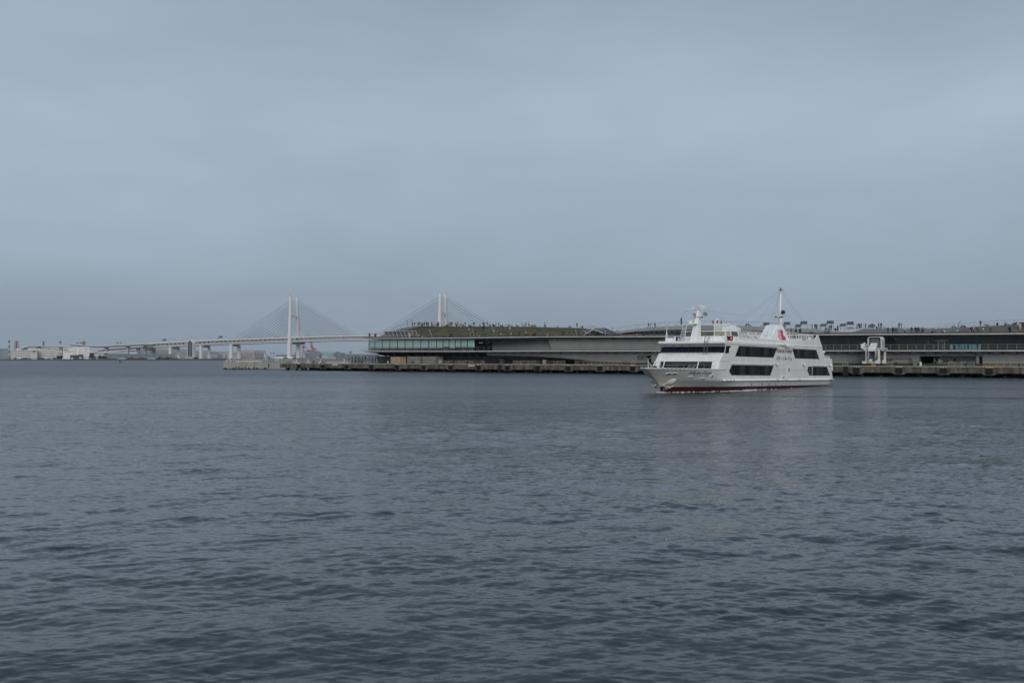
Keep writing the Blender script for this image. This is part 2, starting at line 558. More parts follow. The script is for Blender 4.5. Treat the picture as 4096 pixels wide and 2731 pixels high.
QZ = 2.55                                     # quay height
S0, S1 = -1.5, ps(4330, 0)                    # pier head ... beyond the right frame edge
FEND = [1199, 1294, 1391, 1490, 1592, 1698, 1806, 1918, 2033, 2153, 2276, 2403, 2535, 2672, 2815, 2963, 3114, 3270, 3429, 3598, 3775, 3959, 4150]

# ------------------------------------------------------------------ pier
def make_pier():
    root = pier_thing('pier', 0, 0, 0)
    tag(root, 'long stained concrete pier on dark piles carrying the terminal', 'pier', kind='structure')
    MB().box(S0, S1, 0.02, 78, QZ - 0.9, QZ).build('apron_slab', M_APRON, root)
    # face beam: one stained panel between two fenders, lower lip dropped round every fender
    fs = [ps(p, 0) for p in FEND]
    ends = [S0] + [(a + b) / 2 for a, b in zip(fs[:-1], fs[1:])] + [S1]
    for i, f in enumerate(fs):
        a, b = ends[i] + 0.02, ends[i + 1] - 0.02
        d, w = QZ - 1.62, 1.15
        poly = [(a, d), (f - w - 0.5, d), (f - w, d - 0.42), (f + w, d - 0.42), (f + w + 0.5, d), (b, d), (b, QZ - 0.22), (a, QZ - 0.22)]
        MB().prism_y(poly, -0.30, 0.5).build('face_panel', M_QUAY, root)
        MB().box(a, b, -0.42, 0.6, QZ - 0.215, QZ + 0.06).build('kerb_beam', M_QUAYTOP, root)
    # fenders
    fm = MB().box(-0.72, 0.72, -0.75, -0.32, -1.62, -0.35)
    fm.box(-0.60, 0.60, -0.98, -0.75, -0.75, -0.42).box(-0.50, 0.62, -1.02, -0.75, -1.25, -0.86).box(-0.66, 0.5, -0.9, -0.75, -1.60, -1.36)
    fmesh = fm.mesh('fender', M_RUBBER)
    bm_ = MB()
    for x in (-0.55, 0.0, 0.55): bm_.box(x - 0.13, x + 0.13, -0.52, -0.43, -0.42, -0.16)
    bmesh_ = bm_.mesh('bolt_row', M_BOLT)
    for f in fs:
        o = link('fender', fmesh, root); o.location = (f, 0, QZ)
        c = link('bolt_row', bmesh_, o)
    # piles
    pm = MB().tube((0, 0, -3), (0, 0, 1.25), 0.55, n=10).mesh('pile', M_PILE, True)
    s = 1.0
    while s < S1:
        for t in (1.4, 7.0):
            o = link('pile', pm, root); o.location = (s + (1.4 if t > 5 else 0), t, 0)
        s += 4.6
    MB().box(S0 + 2, S1, 12.0, 12.5, -2, QZ - 0.95).build('rear_seawall', M_PILE, root)
    # ladders
    for px in (1999, 3382):
        s = ps(px, -0.4)
        l = MB().box(s - 0.42, s - 0.34, -0.52, -0.44, 0.1, QZ + 0.05).box(s + 0.34, s + 0.42, -0.52, -0.44, 0.1, QZ + 0.05)
        for k in range(8): l.box(s - 0.34, s + 0.34, -0.51, -0.45, 0.25 + k * 0.3, 0.30 + k * 0.3)
        l.box(s - 0.60, s + 0.60, -0.425, -0.31, 0.1, QZ - 0.23)
        l.build('ladder', M_PILE, root)
    # painted kerb and number boards
    yel = mat('yellow_paint', (0.62, 0.33, 0.03), 0.6, 0.25, 2)
    for a, b in ((3464, 3499), (3927, 3950), (3952.5, 3965), (3973, 3990), (3995, 4012)):
        s0, s1 = ps(a, -0.4), ps(b, -0.4)
        MB().box(s0, s1, -0.435, 0.3, QZ - 0.14, QZ + 0.068).build('yellow_kerb_mark', yel, root)
    for a, b, y0, y1 in ((1329, 1350, 1456, 1461), (1873, 1897, 1459.5, 1464.5)):
        s0, s1 = ps(a, -0.4), ps(b, -0.4)
        z0, z1 = pz(a, y1, -0.4), pz(a, y0, -0.4)
        bd = MB().box(s0, s1, -0.40, -0.31, z0, z1).build('number_board', M_WHITE, root)
        nb = MB()
        n = 5
        for k in range(n):                                   # worn characters, unreadable at this distance
            c = s0 + (s1 - s0) * (k + 0.6) / (n + 0.2)
            w = (s1 - s0) / n * 0.28
            nb.box(c - w, c + w, -0.405, -0.399, z0 + 0.10, z0 + 0.15).box(c - w, c - w * 0.5, -0.406, -0.399, z0 + 0.10, z1 - 0.08).box(c - w, c + w * 0.7, -0.407, -0.399, z1 - 0.14, z1 - 0.09)
        nb.build('worn_lettering', mat('worn_letter', (0.30, 0.25, 0.22), 0.8, 0.2, 3), bd)
    # three pale rings weathered on the pier head
    for px in (1225, 1269):
        s = ps(px, -0.32)
        MB().torus((s, -0.30, QZ - 1.0), (0, 1, 0), 0.48, 0.045, 18, 4).build('tyre_mark', M_QUAYTOP, root)
make_pier()

# ------------------------------------------------------------------ terminal: edge lines
TE = 9.0
EAVE = [(1453, 1351.5), (1640, 1351.0), (1840, 1349.6), (2200, 1344.6), (2640, 1343.8), (3280, 1336), (4096, 1331.5), (4330, 1330.5)]
DK2 = [(1442, 1403), (1840, 1403), (2240, 1401.5), (2640, 1400.8), (3280, 1400.4), (4096, 1399.6), (4330, 1399.4)]
eaveS = [pier(x, y, TE) for x, y in EAVE]
dk2S = [pier(x, y, TE) for x, y in DK2]
def z_eave(s): return interp(eaveS, s)
def z_dk2(s): return interp(dk2S, s)
SL = eaveS[0][0]
# crest of the roof landscape (t = 33) and the raised ramp (t = 22)
CREST_T = 33.0
CREST = [(1453, 1349), (1535, 1343), (1560, 1329), (1590, 1318), (1620, 1310), (1650, 1306.5), (1700, 1305.5), (1840, 1306.5), (2000, 1307), (2130, 1308), (2240, 1311), (2330, 1313), (2420, 1322), (2470, 1328), (2640, 1328), (3200, 1326), (3330, 1321), (3420, 1316.5), (3560, 1314.5), (3700, 1314), (3800, 1312.5), (3900, 1308), (4000, 1301), (4096, 1297), (4330, 1292)]
crestS = [pier(x, y, CREST_T) for x, y in CREST]
def z_crest(s): return interp(crestS, s)
def z_roof(s, t):
    e, c = z_eave(s) + 0.06, z_crest(s)
    if t <= 12.5: return e
    if t >= CREST_T: return c - (t - CREST_T) * 0.05
    u = (t - 12.5) / (CREST_T - 12.5)
    return e + (c - e) * (u * u * (3 - 2 * u) * 0.55 + u * 0.45)
RAMP_T = 21.0
RAMP = [(2440, 1333), (2500, 1322), (2560, 1314), (2640, 1307.5), (2720, 1303.5), (2830, 1302.5), (2950, 1303.5), (3050, 1307), (3130, 1312.5), (3230, 1317), (3330, 1324), (3395, 1331.5)]
rampS = [pier(x, y, RAMP_T) for x, y in RAMP]
def z_ramp(s): return interp(rampS, s)
RS0, RS1 = rampS[0][0], rampS[-1][0]

def strip(mb, s0, s1, n, f):
    """sheet along the pier: f(s) gives the row of points at s"""
    mb.grid([f(s0 + (s1 - s0) * i / n) for i in range(n + 1)])
    return mb
def solid_strip(mb, s0, s1, n, ring):
    """closed bar along the pier: ring(s) -> list of (t, z)"""
    rows = []
    for i in range(n + 1):
        s = s0 + (s1 - s0) * i / n
        r = [(s, t, z) for t, z in ring(s)]
        rows.append(r + [r[0]])
    mb.grid(rows)
    k = len(rows[0]) - 1
    mb.add(rows[0][:k], [tuple(range(k))]); mb.add(rows[-1][:k], [tuple(range(k))[::-1]])
    return mb

def make_terminal():
    root = pier_thing('ferry_terminal', 0, 0, 0)
    tag(root, 'low grey ferry terminal with planted roof stretched along the pier', 'terminal building')
    sE = S1
    sR = ps(2440, 20)
    # roof plate, white edge, soffit
    solid_strip(MB(), SL, sE, 60, lambda s: [(TE, z_eave(s)), (TE, z_eave(s) - 0.30), (TE + 0.25, z_eave(s) - 0.34), (TE + 0.25, z_eave(s))]).build('roof_edge', M_EDGE, root)
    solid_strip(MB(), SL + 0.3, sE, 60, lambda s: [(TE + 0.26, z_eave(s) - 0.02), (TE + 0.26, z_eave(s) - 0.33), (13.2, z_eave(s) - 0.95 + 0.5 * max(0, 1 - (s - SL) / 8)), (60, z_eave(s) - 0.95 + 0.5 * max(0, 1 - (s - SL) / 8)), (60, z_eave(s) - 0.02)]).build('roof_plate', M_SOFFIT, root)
    # planted mound on the left, boarded deck to the right
    ts = [12.5, 14, 16, 18, 20, 22, 24, 26, 28, 30, 31.5, 33, 36, 42, 50, 58]
    def lawn_row(s): return [(s, t, z_roof(s, t) + (0.10 * math.sin(s * 0.5 + t * 0.3) if 14 < t < 33 else 0)) for t in ts]
    strip(MB(), ps(1590, 20), ps(2400, 20), 90, lawn_row).build('lawn', M_GRASS, root, True)
    strip(MB(), SL + 0.4, ps(1590, 20), 24, lambda s: [(s, t, z_roof(s, t) - 0.004) for t in ts]).build('boarded_deck', M_DECK, root)
    strip(MB(), SL + 0.4, sE, 60, lambda s: [(s, t, z_eave(s) + 0.05) for t in (TE + 0.26, 12.52)]).build('roof_walkway', M_DECK, root)
    strip(MB(), ps(2400, 20), RS1 + 6, 50, lambda s: [(s, t, min(z_roof(s, t), z_ramp(s) - 0.25) if RS0 + 4 < s < RS1 and t > 20 else z_roof(s, t) - 0.006) for t in ts]).build('boarded_deck', M_DECK, root)
    strip(MB(), RS1 + 6, sE, 70, lambda s: [(s, t, z_roof(s, t)) for t in ts]).build('boarded_deck', M_DECK, root)
    # seating steps on the boarded slope at the right
    for k in range(6):
        t = 14.0 + k * 2.6
        solid_strip(MB(), ps(3800 + 18 * k, t), sE, 14, lambda s: [(t, z_roof(s, t) - 0.05), (t, z_roof(s, t) + 0.34), (t + 0.5, z_roof(s, t + 0.5) + 0.34), (t + 0.5, z_roof(s, t + 0.5) - 0.05)]).build('seating_step', M_DECK, root)
    # pale path along the lawn crest
    strip(MB(), ps(1650, 32), ps(2325, 32), 60, lambda s: [(s, t, z_roof(s, t) + 0.16) for t in (31.6, 33.4, 35.2)]).build('crest_path', M_RAMP, root)
    # raised ramp roof: pale parapet over a band of dark glass
    gl = lambda s: max(z_eave(s) + 0.08, z_ramp(s) - (0.55 + 0.7 * min(1, max(0, (s - RS0) / 30)) * min(1, max(0, (RS1 - s) / 25))))
    solid_strip(MB(), RS0, RS1, 50, lambda s: [(RAMP_T, gl(s)), (RAMP_T, z_ramp(s) + 0.05), (58, z_ramp(s) + 0.05), (58, gl(s))]).build('ramp_roof', M_RAMP, root)
    n = 16
    s_a, s_b = ps(2545, RAMP_T), ps(3292, RAMP_T)
    for i in range(n):
        a, b = s_a + (s_b - s_a) * i / n + 0.03, s_a + (s_b - s_a) * (i + 1) / n - 0.03
        MB().hexa([(a, RAMP_T + 0.35, z_eave(a) + 0.05), (b, RAMP_T + 0.35, z_eave(b) + 0.05), (b, RAMP_T + 0.35, gl(b) + 0.02), (a, RAMP_T + 0.35, gl(a) + 0.02)],
                  [(a, RAMP_T + 0.42, z_eave(a) + 0.05), (b, RAMP_T + 0.42, z_eave(b) + 0.05), (b, RAMP_T + 0.42, gl(b) + 0.02), (a, RAMP_T + 0.42, gl(a) + 0.02)]).build('ramp_glass', mat('black_green_glass', (0.012, 0.020, 0.019), 0.08, 0.1, 1, spec=0.5), root)
    # second floor deck
    sD = dk2S[0][0]
    solid_strip(MB(), sD + 0.6, sE, 60, lambda s: [(TE, z_dk2(s)), (TE, z_dk2(s) - 0.30), (TE + 0.2, z_dk2(s) - 0.32), (TE + 0.2, z_dk2(s))]).build('deck_edge', M_EDGE, root)
    solid_strip(MB(), sD, sE, 60, lambda s: [(TE - 0.12, z_dk2(s) + 0.16), (TE - 0.12, z_dk2(s) + 0.08), (TE + 0.5, z_dk2(s) + 0.08), (TE + 0.5, z_dk2(s) + 0.16)]).build('deck_gap_strip', M_DARK, root)  # near-black strip laid where the gap above the deck edge looks dark
    solid_strip(MB(), SL - 0.2, sE, 60, lambda s: [(TE - 0.10, z_eave(s) + 0.20), (TE - 0.10, z_eave(s) + 0.07), (TE + 0.5, z_eave(s) + 0.07), (TE + 0.5, z_eave(s) + 0.20)]).build('roof_gap_strip', M_DARK, root)  # same dark strip along the gap above the roof edge
    sA = ps(1950, 12)
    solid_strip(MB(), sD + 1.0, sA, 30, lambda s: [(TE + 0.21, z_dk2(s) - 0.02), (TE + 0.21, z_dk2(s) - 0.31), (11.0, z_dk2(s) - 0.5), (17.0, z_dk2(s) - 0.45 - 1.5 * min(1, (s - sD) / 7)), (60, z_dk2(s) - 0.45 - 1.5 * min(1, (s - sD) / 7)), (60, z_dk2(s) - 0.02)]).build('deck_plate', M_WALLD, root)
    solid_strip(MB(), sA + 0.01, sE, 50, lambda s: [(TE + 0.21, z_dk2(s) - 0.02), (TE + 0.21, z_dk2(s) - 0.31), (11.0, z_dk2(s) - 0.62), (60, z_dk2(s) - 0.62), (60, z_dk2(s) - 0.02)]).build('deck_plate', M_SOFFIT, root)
    # ---- upper storey, left: glazed hall with mint blinds
    cuts = [1475, 1498, 1528, 1558, 1588.5, 1619.4, 1650.9, 1681.8, 1713.5, 1745.6, 1770.8, 1795.4, 1819.6, 1842.5, 1868, 1895]
    TG = 11.0
    for i, (a, b) in enumerate(zip(cuts[:-1], cuts[1:])):
        s0, s1 = ps(a, TG), ps(b, TG)
        zt = z_eave((s0 + s1) / 2) - 0.72
        zb = z_dk2((s0 + s1) / 2) + 0.05
        bay = MB().box(s0 - 0.03, s0 + 0.03, TG - 0.04, TG + 0.3, zb, zt).build('window_bay', M_MULL, root)
        y_low = 1391 if i < 10 else (1387.5 if i in (10,) else 1391.5 if i == 11 else 1388.5)
        zl = pz((a + b) / 2, y_low, TG + 0.5)
        mid = (s0 + s1) / 2
        for x0, x1 in ((s0 + 0.035, mid - 0.012), (mid + 0.012, s1 - 0.035)):
            MB().box(x0, x1, TG + 0.40, TG + 0.45, zl, zt - 0.02).build('blind', M_BLIND, bay)
            MB().box(x0, x1, TG, TG + 0.03, zb, zt).build('glass_pane', G_CLEAR, bay)
    s0, s1 = ps(1475, TG), ps(1895, TG)
    MB().box(s0, s0 + 0.12, TG + 0.32, 40, z_dk2(s0) + 0.05, z_eave(s0) - 0.72).build('end_glazing', M_BLIND, root)
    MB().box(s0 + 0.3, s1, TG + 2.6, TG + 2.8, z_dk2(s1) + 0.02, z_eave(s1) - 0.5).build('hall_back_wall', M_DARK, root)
    for px in (1507, 1514, 1783, 1856, 1885):                       # furniture silhouettes behind the low glass
        s = ps(px, TG + 1.2)
        MB().box(s - 0.5, s + 0.5, TG + 1.0, TG + 1.5, z_dk2(s) + 0.7, z_dk2(s) + 0.78).box(s - 0.45, s - 0.38, TG + 1.0, TG + 1.5, z_dk2(s), z_dk2(s) + 0.7).box(s + 0.38, s + 0.45, TG + 1.0, TG + 1.5, z_dk2(s), z_dk2(s) + 0.7).build('hall_table', mat('pale_table', (0.35, 0.38, 0.36), 0.5, 0.1, 2), root)
    # entrance recess
    sA0, sA1 = ps(1896, 14), ps(2200, 14)
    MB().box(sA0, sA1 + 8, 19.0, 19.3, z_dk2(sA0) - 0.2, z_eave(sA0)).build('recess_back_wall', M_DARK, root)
    for a, b in ((1935, 1949.5), (1954, 1970)):
        d0, d1 = ps(a, 18.8), ps(b, 18.8)
        zt = pz(a, 1374, 18.8)
        f = MB().box(d0, d0 + 0.12, 18.8, 18.95, z_dk2(d0), zt).box(d1 - 0.12, d1, 18.8, 18.95, z_dk2(d0), zt).box(d0, d1, 18.79, 18.96, zt, zt + 0.22).build('entrance_door', M_RAIL, root)
        MB().box(d0 + 0.13, d1 - 0.13, 18.85, 18.88, z_dk2(d0), zt).build('glass_pane', G_DARK, f)
    sp = ps(1913.5, 17.5)
    MB().box(sp - 0.06, sp + 0.06, 17.4, 17.5, pz(1913, 1381, 17.5), pz(1913, 1369, 17.5)).build('strip_lamp', mat('lamp_strip', (0.8, 0.8, 0.78), 0.5, 0.02, 1, emit=((1, 0.95, 0.85), 0.6)), root)
    v0, v1, v2 = ps(1930, 16), ps(1949, 16), ps(1966, 16)
    MB().hexa([(v0, 16, z_eave(v0) - 0.9), (v2, 16, z_eave(v0) - 0.9), (v1 + 0.3, 16, z_eave(v0) - 2.4), (v1 - 0.3, 16, z_eave(v0) - 2.4)], [(v0, 18.5, z_eave(v0) - 0.9), (v2, 18.5, z_eave(v0) - 0.9), (v1 + 0.3, 18.5, z_eave(v0) - 2.4), (v1 - 0.3, 18.5, z_eave(v0) - 2.4)]).build('folded_girder', M_WALLD, root)
    # recessed shaded wall and flush wall
    w0t, w0b = ps(1964, 16), ps(1973, 15)
    w1 = ps(2215, 14)
    MB().hexa([(w0t, 16.5, z_eave(w0t) - 0.5), (w1, 13.4, z_eave(w1) - 0.5), (w1, 12.2, z_dk2(w1)), (w0b, 14.6, z_dk2(w0b))],
              [(w0t, 17.1, z_eave(w0t) - 0.5), (w1, 14.0, z_eave(w1) - 0.5), (w1, 12.8, z_dk2(w1)), (w0b, 15.2, z_dk2(w0b))]).build('recessed_wall', M_WALL, root)
    f0t, f0b, f1 = ps(2192, 11.2), ps(2205, 10.8), ps(2958, 11.5)
    nseg = 8
    for i in range(nseg):                                          # flush wall in large plates
        a = i / nseg; b = (i + 1) / nseg
        ta, tb = f0t + (f1 - f0t) * a + (0.012 if i else 0), f0t + (f1 - f0t) * b
        ba, bb = f0b + (f1 - f0b) * a + (0.012 if i else 0), f0b + (f1 - f0b) * b
        MB().hexa([(ta, 11.2, z_eave(ta) - 0.45), (tb, 11.2, z_eave(tb) - 0.45), (bb, 10.75, z_dk2(bb)), (ba, 10.75, z_dk2(ba))],
                  [(ta, 13.0, z_eave(ta) - 0.45), (tb, 13.0, z_eave(tb) - 0.45), (bb, 13.0, z_dk2(bb)), (ba, 13.0, z_dk2(ba))]).build('wall_plate', M_WALL, root)
    # lamps on the upper wall
    lamp = MB().sphere((0, 0, 0), 0.20, 10, 6, 0.8).box(-0.05, 0.05, 0, 0.35, -0.04, 0.04).mesh('wall_lamp', M_MULL, True)
    for px, py in ((2229, 1361), (2299, 1360.6), (2373.5, 1359), (2450, 1358), (2528, 1357), (2609, 1356)):
        o = link('wall_lamp', lamp, root); s, z = pier(px, py, 10.95); o.location = (s, 10.9, z)
    for px, py in ((1997, 1362.5), (2031, 1362), (2066, 1362.5), (2103, 1363), (2141, 1365), (2180, 1366)):
        o = link('wall_lamp', lamp, root); s, z = pier(px, py, 12.6); o.location = (s, 12.5, z)
    # lower row of lamps and folded girder ends below the second floor
    for px in [1983, 2019, 2057, 2095, 2134, 2171, 2207, 2243, 2279, 2315, 2351, 2388, 2426, 2465, 2503, 2542, 2581] + [3340, 3389, 3438, 3489, 3587, 3640, 3692, 3742, 3795, 3849, 3903, 3957, 4013, 4069, 4126]:
        s, z = pier(px, 1413.5, 10.4)
        o = link('wall_lamp', lamp, root); o.location = (s, 10.35, z)
    fold = MB().hexa([(-1.9, 0, 0), (1.9, 0, 0), (0, 0, -0.55)], [(-1.9, 1.0, 0), (1.9, 1.0, 0), (0, 0.2, -0.55)]).mesh('soffit_fold', M_WALLD)
    s = ps(1962, 10)
    while s < sE:
        o = link('soffit_fold', fold, root); o.location = (s, 9.9, z_dk2(s) - 0.36)
        s += 3.75
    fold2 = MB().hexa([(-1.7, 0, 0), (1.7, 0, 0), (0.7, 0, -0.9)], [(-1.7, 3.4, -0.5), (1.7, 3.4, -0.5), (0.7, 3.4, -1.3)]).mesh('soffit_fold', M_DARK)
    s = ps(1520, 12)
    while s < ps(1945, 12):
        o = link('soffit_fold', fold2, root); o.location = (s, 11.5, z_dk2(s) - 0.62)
        s += 3.3
    # ---- lower storey, left: deep shade under the deck
    l0 = ps(1505, 20)
    MB().hexa([(ps(1508, 17), 16.5, z_dk2(l0) - 1.9), (sA + 20, 16.5, z_dk2(l0) - 1.9), (sA + 20, 18, QZ), (ps(1513, 18), 18, QZ)],
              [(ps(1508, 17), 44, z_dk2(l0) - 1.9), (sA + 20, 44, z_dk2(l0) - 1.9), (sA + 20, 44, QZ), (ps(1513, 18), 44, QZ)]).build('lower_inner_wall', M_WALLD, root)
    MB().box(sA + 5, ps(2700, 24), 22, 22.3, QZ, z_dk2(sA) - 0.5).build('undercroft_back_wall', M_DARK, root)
    # big leaning lower wall with a swept lower edge and a dark underside
    LOW = [(1951, 1421.8), (2032, 1422.4), (2129, 1424.4), (2200, 1428.5), (2240, 1431), (2359, 1442), (2438, 1447.7), (2537, 1451.5), (2585, 1453)]
    UND = [(1951, 1422.5), (2032, 1425), (2129, 1432), (2200, 1437), (2240, 1440), (2359, 1446.5), (2438, 1450), (2537, 1452.5), (2585, 1454)]
    for i in range(len(LOW) - 1):
        q = []
        for (px, py), (ux, uy) in ((LOW[i], UND[i]), (LOW[i + 1], UND[i + 1])):
            s = ps(px, 11); tb = max(QZ + 0.02, pz(px, py, 11.0)); ub = max(QZ + 0.01, pz(ux, uy, 15.0))
            top_s = s - (0.35 if i == 0 and px < 1955 else 0)
            q.append((s, tb, ub, top_s))
        (a, za, ua, at_), (b, zb, ub, bt_) = q
        g = 0.01 if i else 0
        MB().hexa([(at_ + g, 10.4, z_dk2(a) - 0.40), (bt_, 10.4, z_dk2(b) - 0.40), (b, 11.0, zb), (a + g, 11.0, za)],
                  [(at_ + g, 15.0, z_dk2(a) - 0.40), (bt_, 15.0, z_dk2(b) - 0.40), (b, 15.0, min(ub, zb - 0.004)), (a + g, 15.0, min(ua, za - 0.004))]).build('lower_wall_plate', M_WALL, root)
    # door slot beside the berth number, then the long lower wall to the right
    d0, d1 = ps(2585, 11), ps(2606, 11)
    MB().box(d0 + 0.05, d1, 12.4, 12.6, QZ, z_dk2(d0) - 0.5).build('side_door', M_DARK, root)
    MB().box(d0 + 0.02, d1, 10.7, 12.3, pz(2590, 1421.5, 11), z_dk2(d0) - 0.42).build('lower_wall_plate', M_WALL, root)
    def wallbox(a, b, zt0=None, zb0=None, t=11.0, th=1.6, m=M_WALL, name='lower_wall_plate'):
        s0, s1 = ps(a, t) + 0.01, ps(b, t) - 0.01
        zb_ = QZ if zb0 is None else zb0
        lo = [(s0, t, zb_), (s1, t, zb_), (s1, t - (0.35 if zt0 is None else 0), (z_dk2(s1) - 0.40) if zt0 is None else zt0), (s0, t - (0.35 if zt0 is None else 0), (z_dk2(s0) - 0.40) if zt0 is None else zt0)]
        hi = [(x, t + th, z) for x, _, z in lo]
        return MB().hexa(lo, hi).build(name, m, root)
    for a, b in ((2606, 2760), (2760, 2910), (2910, 3060), (3060, 3210), (3210, 3360), (3360, 3520), (3520, 3570)): wallbox(a, b)
    wallbox(3570, 3640, zb0=pz(3600, 1434, 11))
    wallbox(3640, 3678)
    wallbox(3571, 3639, zt0=pz(3600, 1434, 11) - 0.03, t=11.25, th=0.8, m=mat('rolled_shutter', (0.22, 0.21, 0.185), 0.7, 0.08, 0.8), name='rolling_shutter')
    wallbox(3678, 3930, zb0=pz(3800, 1424.5, 11))
    wallbox(3904, 3916, zt0=pz(3800, 1424.5, 11) - 0.01)
    for a, b in ((3930, 4060), (4060, 4190), (4190, 4330)): wallbox(a, b)
    s0, s1 = ps(3916, 13), ps(3930, 13)
    MB().box(s0 - 0.2, s1 + 0.6, 12.8, 13.0, QZ, pz(3920, 1423, 11)).build('service_recess', mat('brown_recess', (0.08, 0.072, 0.062), 0.9, 0.2, 1), root)
    MB().box(ps(2604, 11.0), sE, 10.94, 10.99, QZ - 0.1, QZ + 0.62).build('plinth', mat('plinth_dark', (0.05, 0.05, 0.048), 0.9, 0.25, 1), root)
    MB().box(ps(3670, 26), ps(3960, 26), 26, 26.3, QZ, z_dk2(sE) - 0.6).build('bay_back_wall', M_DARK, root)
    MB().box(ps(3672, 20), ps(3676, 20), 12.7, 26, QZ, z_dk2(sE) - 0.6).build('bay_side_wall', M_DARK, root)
    # stand-in for the white vessel seen through the bay, set forward for light
    k0, k1 = ps(3757, 14.4), ps(3903, 14.4)
    kz = pz(3830, 1426, 14.4)
    MB().box(k0, k1, 14.4, 16.4, QZ, kz).build('bay_vessel_wall', mat('bay_vessel_white', (0.50, 0.51, 0.50), 0.6, 0.25, 0.6, streak=0.4), root)
    for a, b in ((3771, 3803), (3834, 3884), (3885, 3902)):
        MB().box(ps(a, 14), ps(b, 14), 13.9, 14.38, pz(a, 1434.5, 14), pz(a, 1430, 14)).build('bay_vessel_ledge', M_WHITE, root)
    for a, b, y0, y1 in ((3812, 3842, 1443.5, 1450), (3865, 3882, 1444, 1448), (3779, 3795, 1443, 1448), (3815, 3822, 1434, 1444)):
        MB().box(ps(a, 14.2), ps(b, 14.2), 14.3, 14.385, pz(a, y1, 14.2), pz(a, y0, 14.2)).build('bay_vessel_window', M_DARK, root)
    g0, g1 = ps(3736, 12.8), ps(3752.5, 12.8)
    gz = pz(3745, 1432, 12.8)
    gm = MB()
    for p, q in (((g0, 12.8, QZ), (g0, 12.8, gz)), ((g1, 12.8, QZ), (g1, 12.8, gz)), ((g0, 12.8, gz), (g1, 12.8, gz)), ((g0, 12.8, gz), (g1, 12.8, QZ + 0.2))): gm.tube(p, q, 0.09, n=5)
    gm.build('bay_gate', M_RAILL, root)
    # berth lettering
    ink = mat('berth_lettering', (0.035, 0.036, 0.036), 0.7, 0.1, 3)
    def berth(txt, px, py, size, sx=1.0):
        s, z = pier(px, py, 10.70)
        lean = (z - QZ) / (z_dk2(s) - 0.4 - QZ) * (0.62 if px < 2600 else 0.35)
        text(txt, size, ink, root, (s, 10.97 - lean - 0.02, z), (1, 0, 0), (0, -0.09, 1), sx)
    berth('新港', 2561.5, 1429.5, 1.25, 0.85)
    berth('7', 2578, 1430.5, 1.9, 0.75)
    berth('SHINKO', 2561.5, 1437, 0.34, 1.3)
    berth('港荷捌', 3547, 1440.5, 1.02, 0.9)
    berth('5', 3645, 1442.5, 1.75, 0.8)
    # ---- upper storey, right: dark green glass
    x = 2962
    step = 0
    while x < 4325:
        nx = x + 44
        a, b = ps(x, 12.2), ps(nx, 12.2)
        frame = MB().box(a - 0.03, a + 0.03, 12.15, 12.3, z_dk2(a) + 0.02, z_eave(a) - 0.75).build('glazing_bar', M_MULL, root)
        MB().hexa([(a + 0.035, 12.2, z_dk2(a) + 0.02), (b - 0.035, 12.2, z_dk2(b) + 0.02), (b - 0.035, 12.2, z_eave(b) - 0.75), (a + 0.035, 12.2, z_eave(a) - 0.75)],
                  [(a + 0.035, 12.24, z_dk2(a) + 0.02), (b - 0.035, 12.24, z_dk2(b) + 0.02), (b - 0.035, 12.24, z_eave(b) - 0.75), (a + 0.035, 12.24, z_eave(a) - 0.75)]).build('glass_pane', G_TEAL if 3780 < x + 22 < 3920 else G_DARK, frame)
        x = nx
    # hall behind it: solid inner walls with a see-through stretch to the far side of the pier
    inner = mat('hall_inner_wall', (0.040, 0.052, 0.050), 0.8, 0.25, 0.3)
    MB().box(ps(2962, 15), ps(3678, 15), 15, 15.3, z_dk2(f1), z_eave(f1) - 0.4).build('hall_partition', inner, root)
    MB().box(ps(3930, 15), sE, 15, 15.3, z_dk2(sE) - 0.1, z_eave(sE) - 0.4).build('hall_partition', inner, root)
    MB().box(ps(3670, 30), ps(3960, 30), 29, 29.3, pz(3850, 1377, 29), z_eave(sE) - 0.4).build('hall_lintel', M_DARK, root)
    MB().box(ps(3670, 29), ps(3792, 29), 29, 29.31, z_dk2(sE) - 0.1, pz(3850, 1377, 29)).build('hall_partition', M_DARK, root)
    for a, b in ((3812, 3822), (3841, 3846), (3870, 3872)):
        MB().box(ps(a, 28), ps(b, 28), 28, 28.2, z_dk2(sE), pz(a, 1380, 28)).build('hall_screen', M_DARK, root)
    for a, b, y0, y1 in ((3751.5, 3780, 1362.5, 1394),):
        d0, d1, zb_, zt_ = ps(a, 12), ps(b, 12), z_dk2(sE), pz(a, y0, 12)
        f = MB().box(d0, d0 + 0.12, 11.95, 12.14, zb_, zt_).box(d1 - 0.12, d1, 11.95, 12.14, zb_, zt_).box(d0, d1, 11.94, 12.15, zt_, zt_ + 0.12).box(ps(3739, 12), ps(3793, 12), 11.7, 11.9, zt_ - 0.05, zt_ + 0.08).build('glass_door', M_RAILL, root)
        MB().box(d0 + 0.13, d1 - 0.13, 12.0, 12.03, zb_, zt_ - 0.01).build('door_pane', G_CLEAR, f)
    lp = pier(3713, 1368.8, 14.0)
    MB().sphere((lp[0], 14.0, lp[1]), 0.17, 8, 5, 0.6).build('hall_lamp', mat('lit_lamp', (0.9, 0.9, 0.85), 0.4, 0.02, 1, emit=((1, 0.95, 0.85), 3.0)), root)
    MB().box(SL + 2, sE, 58.5, 59, QZ, z_dk2(sE) - 0.5).build('rear_wall', M_WALLD, root)
    MB().box(SL + 2, ps(3790, 59), 58.5, 59, z_dk2(sE), z_eave(sE)).build('rear_wall', M_WALLD, root)
    MB().box(ps(3925, 59), sE, 58.5, 59, z_dk2(sE), z_eave(sE)).build('rear_wall', M_WALLD, root)
